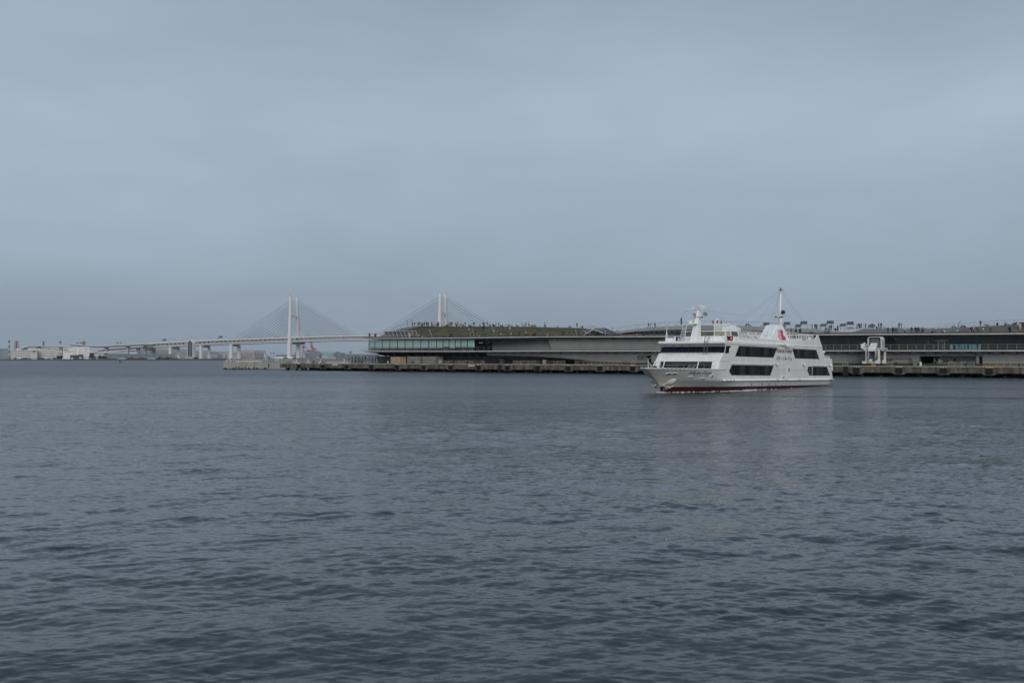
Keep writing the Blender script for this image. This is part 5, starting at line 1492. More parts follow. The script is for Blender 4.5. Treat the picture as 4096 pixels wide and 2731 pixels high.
viaduct('second_ramp_loop', 'lower curved ramp seen below the climbing ramp', [(96, 1393), (120, 1390.5), (160, 1389.5), (220, 1392), (252, 1397)], lambda x: 2880.0, 14, 2.4, ())
def truss_end():
    o = at(595, HY, 2925)
    t = empty('bridge_abutment_pier', (o.x, 2925, 0), BROT)
    tag(t, 'tall concrete pier where the truss meets the viaduct', 'bridge pier')
    for y in (-15, 21): MB().box(-4.0, 4.0, y - 3.5, y + 3.5, 2, 46).build('column', M_VIA, t)
    MB().box(-3.2, 3.2, -11.4, 17.4, 26, 31).build('cap', M_BRG, t)
    for px, y, h_, nm, lab in ((475, 1369, 10, 'overhead_sign', 'double road sign on a gantry above the motorway viaduct'), (315, 1370, 9, 'overhead_sign', 'small road sign above the left end of the motorway viaduct')):
        c = at(px, y, 2880)
        g = empty(nm, (c.x, 2880, c.z - h_))
        tag(g, lab, 'road sign', 'road signs over the viaduct')
        MB().box(-7, -6.2, 0, 0.8, 0, h_).box(-7, 13, 0, 0.7, h_ - 0.6, h_).build('gantry', M_BRG, g)
        for x in (-3, 6): MB().box(x - 2.6, x + 2.6, -0.5, -0.1, h_ - 2.6, h_ + 0.4).build('sign_board', mat('sign_dark', (0.06, 0.10, 0.11), 0.6, 0.1, 0.1), g)
truss_end()

# ------------------------------------------------------------------ warehouses and sheds on the far shore
GROUND = 2.0
def block(name, label, x0, x1, ytop, Y, depth, col, cat='warehouse', rows=(), cells=(), rz=0.0, roof=None, groups=None, rough=0.8, trim=None):
    """box building between two sight lines; rows: (y0,y1,xa,xb) long window bands; cells: (xa,xb,y0,y1) single openings"""
    a, b = at(x0, ytop, Y), at(x1, ytop, Y)
    h_ = a.z - GROUND
    root = empty(name, ((a.x + b.x) / 2, Y, GROUND), rz - math.atan2((a.x + b.x) / 2, Y))
    tag(root, label, cat, groups)
    cs = math.cos(math.atan2((a.x + b.x) / 2, Y))
    w = (b.x - a.x) / 2 * cs
    m = mat('wall_%02d%02d%02d' % tuple(int(c * 99) for c in col), col, rough, 0.07, 0.03, streak=0.06, dirt=tuple(c * 0.6 for c in col))
    MB().box(-w, w, 0, depth, 0, h_).build('wall', m, root)
    rf = MB().box(-w - 0.4, w + 0.4, -0.4, depth + 0.4, h_ + 0.01, h_ + 0.9).build('roof_parapet', trim or m, root)
    cx = (x0 + x1) / 2
    dk = mat('far_opening', (0.055, 0.065, 0.075), 0.5, 0.2, 0.1)
    def X(px): return (px - cx) / F * Y * cs
    def Z(py): return EYE + (HY - py) / F * Y - GROUND
    for xa, xb, y0, y1 in [(r[2], r[3], r[0], r[1]) for r in rows] + list(cells):
        MB().box(X(xa), X(xb), -0.35, 0.05, max(0.05, Z(y1)), Z(y0)).build('window', dk, root)
    if roof:
        for xa, xb, y0 in roof: MB().box(X(xa), X(xb), 3, min(depth - 2, 16), h_ + 0.92, Z(y0)).build('roof_house', m, rf)
    return root, X, Z, h_, w

def worn_writing(root, x, z, w, h_, n, lead=None):
    mb = MB()
    rnd = random.Random(int(w * 77 + n))
    if lead:                                                   # a tall slanting initial
        mb.bar((x - 0.7, -0.5, z - h_ * 0.6), (x + 0.5, -0.5, z + h_ * 1.1), 0.2, h_ * 0.35).bar((x - 0.6, -0.5, z + h_ * 0.4), (x + 1.3, -0.5, z + h_ * 0.4), 0.2, h_ * 0.25)
        x += 1.9
    for k in range(n):
        cx_ = x + w * k / n
        cw = w / n * 0.32
        for q in range(3):
            zz = z + rnd.uniform(-0.45, 0.45) * h_
            mb.bar((cx_ - cw, -0.5 - 0.01 * q, zz), (cx_ + cw, -0.5 - 0.01 * q, zz + rnd.uniform(-0.25, 0.25) * h_), 0.2, h_ * 0.2)
        mb.bar((cx_ + rnd.uniform(-1, 1) * cw, -0.46, z - h_ * 0.5), (cx_ + rnd.uniform(-1, 1) * cw, -0.46, z + h_ * 0.5), 0.2, h_ * 0.2)
    return mb.build('worn_lettering', mat('wall_ink', (0.05, 0.055, 0.06), 0.8, 0.2, 0.5), root)
def far_buildings():
    cream = (0.66, 0.66, 0.63); blue = (0.24, 0.29, 0.33)
    block('blue_warehouse', 'pale blue grey warehouse cut by the left frame edge', -30, 35, 1396, 1640, 60, blue, rows=[(1407, 1408.5, -20, 9), (1417, 1418.5, -20, 9), (1427, 1428.5, -20, 9)], cells=[(x, x + 2, 1398, 1400) for x in (1, 7, 13, 20)] + [(25, 30, 1430, 1432)])
    # long cream warehouse: floors as ledges, openings below
    def ledges(root, X, Z, x0, x1, ys):
        for y in ys: MB().box(X(x0), X(x1), -0.9, -0.01, Z(y) - 0.25, Z(y) + 0.25).build('ledge', mat('far_ledge', (0.25, 0.25, 0.23), 0.8, 0.1, 0.1), root)
    for i, (x0, x1, yt, Y, lab) in enumerate(((42, 148.5, 1402, 1660, 'cream four storey warehouse nearest the left frame edge'), (149.5, 228, 1399.5, 1690, 'cream four storey warehouse right of its twin, beside dark trees'))):
        nf = 6 if i == 0 else 5
        xs = [60, 71, 82, 94, 105, 116] if i == 0 else [151, 162, 174, 185, 197, 208]
        cells = [(x, x + 4, y, y + 1.0) for x in xs for y in (1405.5, 1414.5, 1423.5)]
        cells += [(x, x + 1.3, y, y + 1.5) for x in ((64, 110, 115) if i == 0 else (156, 160.5, 206)) for y in (1409, 1418, 1427)]
        cells += ([(57, 66, 1432, 1437.6), (91, 111, 1432, 1437.6), (115, 123, 1433, 1437.6)] if i == 0 else [(149.8, 158, 1432, 1437.6), (161, 178, 1432.5, 1437.6), (197, 203, 1433, 1437.6)])
        root, X, Z, h_, w = block('cream_warehouse', lab, x0, x1, yt, Y, 55, cream, cells=cells, groups='cream warehouses on the far shore',
                                  roof=[(65, 76, 1394), (112, 147, 1395)] if i == 0 else [(150, 161, 1394), (176, 182, 1395), (207, 217, 1396)])
        ledges(root, X, Z, x0, x1, (1412.3, 1421.3, 1430.3, 1404))
        if i == 0:
            worn_writing(root, X(127.5), Z(1402), X(147) - X(127.5), 1.4, 9); worn_writing(root, X(131), Z(1406.6), X(143) - X(131), 1.1, 6)
    root, X, Z, h_, w = block('white_depot', 'white depot hall with black wall lettering', 252, 293, 1393, 1650, 40, (0.72, 0.715, 0.68))
    worn_writing(root, X(257.5), Z(1398.8), X(270.5) - X(260), 1.5, 5, True)
    ledges(root, X, Z, 252, 293, (1404.5,))
    root, X, Z, h_, w = block('white_office', 'tall white block with bands of short windows beside the white depot', 294, 357, 1389, 1652, 45, (0.72, 0.73, 0.75), 'office',
          cells=[(x, x + 7, y, y + 1.2) for x in (299, 316, 327, 338) for y in (1397.5, 1407, 1415.5, 1424.5)] + [(347, 351, y, y + 1.2) for y in (1397.5, 1407, 1415.5, 1424.5)] + [(295, 296.3, y, y + 1.4) for y in (1391, 1400, 1409, 1418)])
    worn_writing(root, X(340.5), Z(1395.8), X(347) - X(342), 0.8, 4, True)
    block('brown_shed', 'low dark brown shed in front of the white office block', 281, 334, 1422, 1625, 18, (0.075, 0.062, 0.062), 'shed', roof=[(314, 333, 1418)], cells=[(286, 291, 1427, 1437)])
    block('cream_house', 'small cream building with square windows below the trees', 353, 393, 1425.5, 1620, 20, (0.50, 0.47, 0.36), 'building', roof=[(361, 387, 1419.5)], cells=[(x, x + 3.5, y, y + 2) for x in (355, 363, 370.5, 380) for y in (1428.5, 1434)])
    block('long_blue_shed', 'long low blue grey shed behind the scrap heaps', 424, 700, 1418, 1700, 40, (0.165, 0.205, 0.225), 'shed', cells=[(x, x + 6, 1422.5, 1424.3) for x in range(472, 690, 28)] + [(x, x + 3, 1430, 1432) for x in (424, 430, 438)] + [(x, x + 2, 1425, 1427) for x in (438, 443)], rz=0)
    root, X, Z, h_, w = block('grey_warehouse', 'large grey warehouse with dark base line seen under the truss', 552, 760, 1398, 3080, 80, (0.27, 0.28, 0.285), cells=[(600, 607, 1417, 1418.4), (652, 662, 1417, 1418.4)], rows=[(1409.2, 1410, 553, 759)])
    worn_writing(root, X(600.5), Z(1406), X(612) - X(602), 2.2, 5, True)
    MB().prism_y([(X(668) + 16 * math.cos(math.pi * i / 12), h_ + 0.92 + 4.6 * math.sin(math.pi * i / 12)) for i in range(13)], 10, 60).build('vault_roof', mat('vault_grey', (0.42, 0.43, 0.43), 0.6, 0.1, 0.1), root)
    block('hazy_block', 'plain hazy grey block right of the glass tower', 778, 846, 1404, 3050, 60, (0.27, 0.29, 0.31), 'building', cells=[(x, x + 5, y, y + 1.2) for x in (786, 800, 830) for y in (1410, 1420)])
    # behind the concrete dolphin
    block('blue_trimmed_factory', 'white factory with dark blue window bands beside the bridge pier', 844, 962, 1408, 2960, 60, (0.50, 0.53, 0.56), 'factory', rows=[(1408.5, 1410, 845, 952), (1413, 1414.5, 845, 877), (1416, 1417.5, 932, 951), (1424, 1425.2, 932, 951)], cells=[(871, 890, y, y + 1.8) for y in (1418.5, 1422.5, 1427)] + [(902, 908, y, y + 2.2) for y in (1418.5, 1422.8, 1427.5)], roof=[(848, 867, 1402), (881, 898, 1401.5), (934, 943, 1399)])
    pinkw = (0.45, 0.41, 0.385)
    root, X, Z, h_, w = block('pink_factory', 'beige and pink factory block with pink bands behind the dolphin', 962, 1013, 1404, 2940, 60, pinkw, 'factory', cells=[(x, x + 1.5, y, y + 2) for x in (965, 970, 976, 982) for y in (1413.5, 1421.5)] + [(x, x + 5, y, y + 1) for x in (964, 974, 984) for y in (1428, 1432)], roof=[(978, 1003, 1399.5), (1006.5, 1010, 1393.5)])
    for y in (1412.5, 1417.5, 1422): MB().box(X(985), X(1012.5), -0.6, -0.01, Z(y) - 0.7, Z(y) + 0.7).build('pink_band', mat('pink_band', (0.42, 0.26, 0.24), 0.7, 0.1, 0.1), root)
    root, X, Z, h_, w = block('grey_lettered_factory', 'grey factory wall with rows of large square characters', 1015, 1057, 1403.5, 2945, 60, (0.335, 0.325, 0.32), 'factory', cells=[(x, x + 3, y, y + 2.2) for x in (1020, 1026, 1031.5, 1037, 1043, 1049) for y in (1421.5,)])
    worn_writing(root, X(1020), Z(1415.6), X(1056) - X(1018), 2.6, 5)
    # right background
    block('low_blue_hall', 'long pale blue hall behind the vaulted sheds', 1104, 1190, 1419, 2900, 50, (0.33, 0.40, 0.44), 'hall', cells=[])
    block('grey_blue_plant', 'grey blue plant with pale roof strip below the red cranes', 1220, 1290, 1412, 2700, 70, (0.18, 0.235, 0.275), 'factory', cells=[(1223, 1226, 1416, 1424)], roof=[(1226, 1288, 1409.5), (1252, 1266, 1404)], rows=[(1418, 1419, 1232, 1248), (1425, 1426.5, 1226, 1256)])
    root, X, Z, h_, w = block('cyan_plant', 'bright cyan plant building with thin storey bands', 1289, 1334, 1407, 2650, 60, (0.30, 0.44, 0.475), 'factory', cells=[(x, x + 1.5, y, y + 1.3) for x in (1295, 1306, 1315, 1325) for y in (1411.5, 1419)] + [(1314, 1328, 1427, 1428.2)], roof=[(1312, 1321.5, 1401.5)], rows=[(1415.6, 1416.4, 1290, 1333), (1421.4, 1422.2, 1290, 1333)])
    block('grey_blue_works', 'dark blue grey works with stacked bands right of the cyan plant', 1334, 1380, 1412, 2640, 60, (0.165, 0.20, 0.235), 'factory', rows=[(1416.5, 1417.5, 1360, 1378), (1421.5, 1422.5, 1360, 1378), (1426, 1427, 1360, 1378), (1417, 1418.4, 1335, 1350), (1424, 1425.4, 1335, 1350)], roof=[(1342, 1359, 1406.5)])
    block('hazy_terminal', 'long hazy blue grey terminal block at the foot of the pier building', 1381, 1520, 1417, 2700, 60, (0.26, 0.31, 0.34), 'building', rows=[(1419, 1420.3, 1388, 1400), (1419, 1420.3, 1412, 1440), (1424, 1425, 1390, 1470)], roof=[(1395, 1410, 1414.5)])
    block('distant_tower_block', 'faint distant block just left of the glazed hall', 1399, 1409, 1404, 4200, 40, (0.22, 0.27, 0.31), 'building')
far_buildings()

def vault_shed(x0, x1, y0, Y, L, lab):
    c = at((x0 + x1) / 2, HY, Y)
    r = (x1 - x0) / 2 / F * Y
    hgt = EYE + (HY - y0) / F * Y - GROUND
    o = empty('vaulted_shed', (c.x, Y, GROUND), R(28))
    tag(o, lab, 'shed', 'vaulted white sheds by the bridge tower')
    arcp = [(r * math.cos(math.pi * i / 14), hgt * math.sin(math.pi * i / 14)) for i in range(15)]
    MB().prism_y(arcp, 0.6, L).build('vault_roof', M_BRW, o, True)
    MB().prism_y([(x * 0.93, z * 0.93) for x, z in arcp], 0, 0.55).build('end_wall', mat('shed_end', (0.07, 0.09, 0.11), 0.6, 0.2, 0.1), o)
    MB().prism_y([(x * 0.5, z * 0.5) for x, z in arcp], -0.2, -0.02).build('gate', mat('shed_gate', (0.15, 0.17, 0.19), 0.6, 0.2, 0.1), o)
vault_shed(1132, 1152, 1427, 2310, 120, 'white vaulted shed left of the first bridge tower')
vault_shed(1168, 1188, 1427, 2340, 120, 'white vaulted shed between the legs of the first bridge tower')

# chimneys, masts
def far_poles():
    for px, yt, Y, w, lab in ((36.5, 1361, 3600, 2.3, 'red and white banded chimney above the blue warehouse'), (241, 1363.5, 3800, 2.4, 'red and white banded chimney right of the lattice mast')):
        o = at(px, yt, Y)
        r = empty('striped_chimney', (o.x, Y, GROUND)); tag(r, lab, 'chimney', 'striped chimneys')
        H_ = o.z - GROUND
        for k in range(7):
            w0, w1 = w * (1.5 - 0.5 * k / 7), w * (1.5 - 0.5 * (k + 1) / 7)
            MB().tube((0, 0, H_ * k / 7 + 0.01), (0, 0, H_ * (k + 1) / 7), w0, w1, n=12).build('band', mat('stack_red', (0.24, 0.12, 0.12), 0.7, 0.1, 0.1) if k % 2 == 0 else mat('stack_white', (0.5, 0.5, 0.5), 0.7, 0.1, 0.1), r)
        MB().tube((0, 0, H_ - 7), (0, 0, H_ + 0.1), w * 1.25, n=12).build('cap', mat('stack_dark', (0.10, 0.10, 0.11), 0.7, 0.1, 0.1), r)
    def lattice(px, yt, Y, w, lab, m, flare=0.6, nm='lattice_tower'):
        o = at(px, yt, Y)
        H_ = o.z - GROUND
        r = empty(nm, (o.x, Y, GROUND)); tag(r, lab, 'tower')
        for sx in (-1, 1):
            for sy in (-1, 1): MB().tube((sx * w, sy * w, 0), (sx * w * flare, sy * w * flare, H_), 0.7, n=5).build('leg', m, r)
        b = MB()
        k_ = 8
        for k in range(k_):
            z0, z1 = H_ * k / k_, H_ * (k + 1) / k_
            f0, f1 = w * (1 + (flare - 1) * k / k_), w * (1 + (flare - 1) * (k + 1) / k_)
            for sy in (-1, 1):
                b.tube((-f0, sy * f0, z0), (f1, sy * f1, z1), 0.4, n=4).tube((f0, sy * f0, z0), (-f1, sy * f1, z1), 0.4, n=4)
        b.build('bracing', m, r)
        return r, H_
    red = mat('lattice_red', (0.22, 0.12, 0.13), 0.7, 0.1, 0.1); grey = mat('lattice_grey', (0.14, 0.17, 0.20), 0.7, 0.1, 0.1)
    r, H_ = lattice(66, 1364, 3500, 5.2, 'reddish lattice flare tower above the cream warehouse', red, 0.85)
    MB().tube((0, 0, 0), (0, 0, H_ + 1), 2.6, n=10).build('flue', red, r)
    r, H_ = lattice(174.5, 1365, 3700, 4.0, 'thin grey lattice mast behind the curved ramp', grey, 0.35)
    r, H_ = lattice(335, 1366, 3500, 4.6, 'reddish lattice tower behind the white office block', red, 0.9)
    MB().tube((0, 0, 0), (0, 0, H_ + 1), 3.4, n=10).build('flue', red, r)
    for px, yt, lab in ((1084.5, 1411, 'tall floodlight mast, left one near the grey factory'), (1096, 1410, 'tall floodlight mast right beside its twin left of the bridge tower'), (1182, 1411, 'tall floodlight mast between the legs of the first bridge tower'), (1397, 1407, 'tall floodlight mast above the hazy terminal')):
        o = at(px, yt, 2800)
        r = empty('floodlight_mast', (o.x, 2800, GROUND)); tag(r, lab, 'light mast', 'floodlight masts')
        H_ = o.z - GROUND
        MB().tube((0, 0, 0), (0, 0, H_), 0.7, 0.45, n=6).build('pole', grey, r)
        MB().box(-3, 3, -1, 1, H_ - 1.6, H_).build('lamp_head', grey, r)
far_poles()

def crane_boom(px0, py0, px1, py1, Y, w): return at(px0, py0, Y), at(px1, py1, Y), w
def make_cranes():
    red = mat('crane_red', (0.36, 0.105, 0.095), 0.7, 0.12, 0.05)
    Y = 2950.0
    def crane(name, lab, o_px, bars):
        o = at(o_px, HY, Y)
        r = empty(name, (o.x, Y, GROUND)); tag(r, lab, 'crane', 'red container cranes')
        O = Vector((o.x, Y, GROUND))
        for nm, lst in bars:
            m = MB()
            for (x0, y0, x1, y1, w) in lst:
                for dy in (-6, 6):
                    p, q = at(x0, y0, Y) - O + Vector((0, dy, 0)), at(x1, y1, Y) - O + Vector((0, dy, 0))
                    m.bar(p, q, 0.9, w)
            m.build(nm, red, r)
    crane('container_crane', 'red container crane with its boom raised behind the bridge deck', 1246,
          [('raised_boom', [(1247.5, 1404, 1240, 1355, 1.8), (1252, 1404, 1244, 1355, 1.8), (1246, 1390, 1249, 1378, 1.0), (1248, 1378, 1244, 1366, 1.0)]), ('apex_frame', [(1252, 1389, 1262, 1402, 1.2), (1252, 1389, 1250, 1406, 1.2), (1252, 1389, 1272, 1404, 0.7), (1257, 1393, 1256, 1406, 1.0)]),
           ('girder', [(1212, 1405.5, 1280, 1407, 2.2), (1228, 1402, 1240, 1405, 3.4), (1234, 1400, 1246, 1406, 1.4)]), ('leg', [(1251, 1406, 1251, 1434, 1.3)]), ('leg', [(1270, 1406, 1270, 1434, 1.3)])])
    crane('container_crane', 'shorter red container crane with short upright boom left of the taller one', 1212,
          [('raised_boom', [(1208, 1366, 1210, 1380, 0.7), (1209, 1382, 1211, 1392, 1.8), (1212, 1383, 1218, 1388, 2.2), (1210, 1392, 1218, 1386, 1.2)]), ('apex_frame', [(1217, 1383, 1232, 1395, 0.6), (1214, 1390, 1214, 1406, 1.2), (1219, 1386, 1212, 1400, 0.8)]), ('leg', [(1211, 1405, 1209, 1433, 1.2)]), ('leg', [(1216, 1406, 1222, 1414, 1.0), (1222, 1414, 1222, 1433, 1.0)]), ('tie_beam', [(1209, 1420, 1222, 1420, 1.0)])])
    # crawler crane left of the tower
    o = at(1066, HY, 2250)
    r = empty('crawler_crane', (o.x, 2250, GROUND)); tag(r, 'dark crawler crane with slanting lattice jib beside the grey factory', 'crane')
    O = Vector((o.x, 2250, GROUND)); g = mat('crane_grey', (0.10, 0.115, 0.13), 0.7, 0.1, 0.1)
    m = MB()
    p, q = at(1070, 1430, 2250) - O, at(1057, 1402, 2250) - O
    for dx in (-0.8, 0.8): m.bar(p + Vector((dx, 0, 0)), q + Vector((dx * 0.5, 0, 0)), 0.5, 0.5)
    for k in range(9):
        a, b = p.lerp(q, k / 9), p.lerp(q, (k + 1) / 9)
        m.bar(a + Vector((-0.8, 0, 0)), b + Vector((0.8, 0, 0)), 0.4, 0.4)
    m.build('jib', g, r)
    MB().bar(at(1071, 1421, 2250) - O, at(1077, 1429, 2250) - O, 0.8, 0.8).bar(at(1057, 1402, 2250) - O, at(1071, 1421, 2250) - O, 0.25, 0.25).build('mast', g, r)
    MB().box(0, 7, -3, 3, 0, 4.5).build('cab', g, r)
make_cranes()

# breakwater with red lighthouse, closer to the pier
def make_breakwater():
    Y = 1250.0
    x0, x1 = at(925, HY, Y).x, at(1500, HY, Y).x
    o = empty('breakwater', (x0, Y, 0)); tag(o, 'weathered concrete breakwater wall crossing below the bridge', 'breakwater', kind='structure')
    n = 30
    for i in range(n):
        a, b = (x1 - x0) * i / n + 0.15, (x1 - x0) * (i + 1) / n
        MB().box(a, b, 0, 9, -3, 3.0 + 0.25 * math.sin(i * 2.3)).build('wall_block', mat('breakwater_concrete', (0.235, 0.235, 0.225), 0.9, 0.25, 0.12, streak=0.5, dirt=(0.10, 0.10, 0.09)), o)
    p = at(1280.5, 1418, Y - 3)
    r = empty('red_beacon', (p.x, Y - 3, 2.4)); tag(r, 'small red harbour beacon tower on the breakwater', 'beacon')
    rd = mat('beacon_red', (0.30, 0.030, 0.040), 0.6, 0.1, 0.5)
    h_ = p.z - 2.4
    MB().tube((0, 0, 0), (0, 0, h_ * 0.82), 0.95, 0.78, n=12).build('tower', rd, r)
    MB().tube((0, 0, h_ * 0.82), (0, 0, h_ * 0.87), 1.05, n=12).build('gallery', rd, r)
    MB().tube((0, 0, h_ * 0.87), (0, 0, h_), 0.45, n=10).tube((0, 0, h_), (0, 0, h_ + 1.0), 0.07, n=5).build('lantern', rd, r)
    # low white roofed quay shed
    q0, q1 = at(1266, 1430.5, 1900), at(1346, 1430.5, 1900)
    s = empty('quay_shed', ((q0.x + q1.x) / 2, 1900, 2.0)); tag(s, 'long low shed with white roof edge behind the red beacon', 'shed')
    w = (q1.x - q0.x) / 2
    MB().box(-w, w, -1, 14, 2.6, 3.3).build('roof', M_BRW, s); MB().box(-w + 1, w - 1, 0, 12, -3, 2.58).build('wall', M_VIA, s)
make_breakwater()

# trees, shrubs and scrap on the far shore
def far_tree(name, lab, px0, px1, ytop, Y, group=None, col=(0.032, 0.055, 0.034)):
    a, b = at(px0, ytop, Y), at(px1, ytop, Y)
    rnd = random.Random(int(px0 * 13))
    o = empty(name, ((a.x + b.x) / 2, Y, GROUND)); tag(o, lab, 'tree', group)
    w, h_ = (b.x - a.x) / 2, a.z - GROUND
    tr = MB().tube((0, 0, 0), (0.1, 0, h_ * 0.5), 0.35, 0.2, n=6)
    for k in range(4):
        t_ = rnd.uniform(0, 6.28)
        tr.tube((0.05, 0, h_ * 0.35), (math.cos(t_) * w * 0.5, math.sin(t_) * 2, h_ * rnd.uniform(0.6, 0.8)), 0.16, 0.06, n=5)
    tr.build('trunk', mat('bark', (0.05, 0.04, 0.03), 0.9, 0.2, 1), o)
    cr_ = MB()
    for k in range(520):
        u, v, t_ = rnd.uniform(-1, 1), rnd.uniform(0, 1) ** 0.8, rnd.uniform(-1, 1)
        lim = math.sqrt(max(0.02, 1 - u * u)) * (0.80 + 0.2 * math.sin(u * 7 + px0))
        z = h_ * (0.18 + 0.82 * v * lim)
        p = Vector((u * w, t_ * w * 0.35 * lim, z))
        s_ = rnd.uniform(0.35, 0.8)
        d1 = Vector((rnd.uniform(-1, 1), rnd.uniform(-1, 1), rnd.uniform(-1, 1))).normalized() * s_
        d2 = Vector((rnd.uniform(-1, 1), rnd.uniform(-1, 1), rnd.uniform(-1, 1))).normalized() * s_
        cr_.add([p - d1, p + d2, p + d1, p - d2], [(0, 1, 2, 3)])
    cr_.build('crown', mat('far_leaf_%d' % int(col[1] * 1000), col, 0.9, 0.4, 0.3), o)
TREES = [(226, 239, 1420, 'dark trees filling the gap right of the cream warehouses, leftmost crown'), (238, 252, 1421, 'dark tree left against the white depot'), (357, 380, 1412, 'round dark tree rising behind the small cream building'), (392, 408, 1419, 'dark tree right of the small cream building'), (406, 428, 1421, 'dark tree at the left end of the long blue shed'), (775, 792, 1428, 'round dark bush at the foot of the glass tower')]
for a, b, y, lab in TREES: far_tree('shore_tree', lab, a, b, y, 1612 if a < 700 else 1700, 'dark trees on the far shore')
for i, (a, b) in enumerate(((846, 858), (858, 870), (868, 882), (880, 893), (893, 906))):
    far_tree('shore_shrub', 'dark shrub in the row below the white factory, %s from the left' % ordinal(i + 1), a, b, 1432.5, 2310, 'shrubs below the factory')
for i, (a, b) in enumerate(((1022, 1034), (1040, 1053))): far_tree('shore_shrub', 'low dark shrub at the foot of the lettered grey factory, %s one' % ('left', 'right')[i], a, b, 1431, 2300, 'shrubs below the factory')

def scrap_heaps():
    rnd = random.Random(5)
    m1 = mat('scrap_dark', (0.055, 0.05, 0.05), 0.9, 0.5, 0.3); m2 = mat('scrap_rust', (0.10, 0.06, 0.05), 0.9, 0.4, 0.3); m3 = mat('scrap_pale', (0.16, 0.15, 0.14), 0.9, 0.4, 0.3)
    for i, (x0, x1, yt, lab) in enumerate(((428, 468, 1434, 'low dark scrap heap left of the first pale blue container'), (505, 545, 1428, 'scrap heap right of the first pale blue container'), (545, 592, 1430, 'brown scrap heap left of the second pale blue container'), (624, 660, 1426.5, 'tall scrap heap right of the second pale blue container'), (655, 690, 1427.5, 'rusty scrap heap beside the bridge columns'), (686, 716, 1430.5, 'dark scrap heap nearest the glass tower'))):
        a, b = at(x0, yt, 1600), at(x1, yt, 1600)
        o = empty('scrap_heap', ((a.x + b.x) / 2, 1600, GROUND)); tag(o, lab, 'scrap heap', 'scrap heaps along the far quay')
        w, h_ = (b.x - a.x) / 2, a.z - GROUND
        for mm, nm in ((m1, 'dark_scrap'), (m2, 'rusty_scrap'), (m3, 'pale_scrap')):
            mb = MB()
            for k in range(90):
                u = rnd.uniform(-1, 1)
                lim = (1 - abs(u) ** 2.2) * (0.8 + 0.2 * math.sin(u * 9 + i))
                c = Vector((u * w, rnd.uniform(-4, 4), h_ * lim * rnd.uniform(0, 1)))
                d = Vector((rnd.uniform(-1, 1), rnd.uniform(-1, 1), rnd.uniform(-0.6, 0.6))) * rnd.uniform(0.4, 1.3)
                mb.bar(c - d, c + d + Vector((0.01, 0, 0)), rnd.uniform(0.2, 1.1), rnd.uniform(0.1, 0.6))
            ob = mb.build(nm, mm, o); ob['kind'] = 'stuff'
    for x0, x1, y0, lab in ((472.5, 505, 1431.5, 'pale blue open container left on the far quay'), (594, 624, 1431.5, 'pale blue open container right on the far quay')):
        a, b = at(x0, y0, 1598), at(x1, y0, 1598)
        o = empty('blue_container', ((a.x + b.x) / 2, 1596, GROUND)); tag(o, lab, 'container', 'blue containers')
        w, h_ = (b.x - a.x) / 2, a.z - GROUND
        c = mat('container_blue', (0.24, 0.42, 0.50), 0.6, 0.15, 0.3)
        MB().box(-w, w, -1.2, -1.0, 0, h_).box(-w, w, 1.0, 1.2, 0, h_).box(-w, -w + 0.2, -0.99, 0.99, 0, h_).box(w - 0.2, w, -0.99, 0.99, 0, h_).build('panel', c, o)
        for k in range(9): MB().box(-w + 2 * w * k / 9, -w + 2 * w * k / 9 + 0.25, -1.4, -1.21, 0, h_).build('rib', c, o)
scrap_heaps()

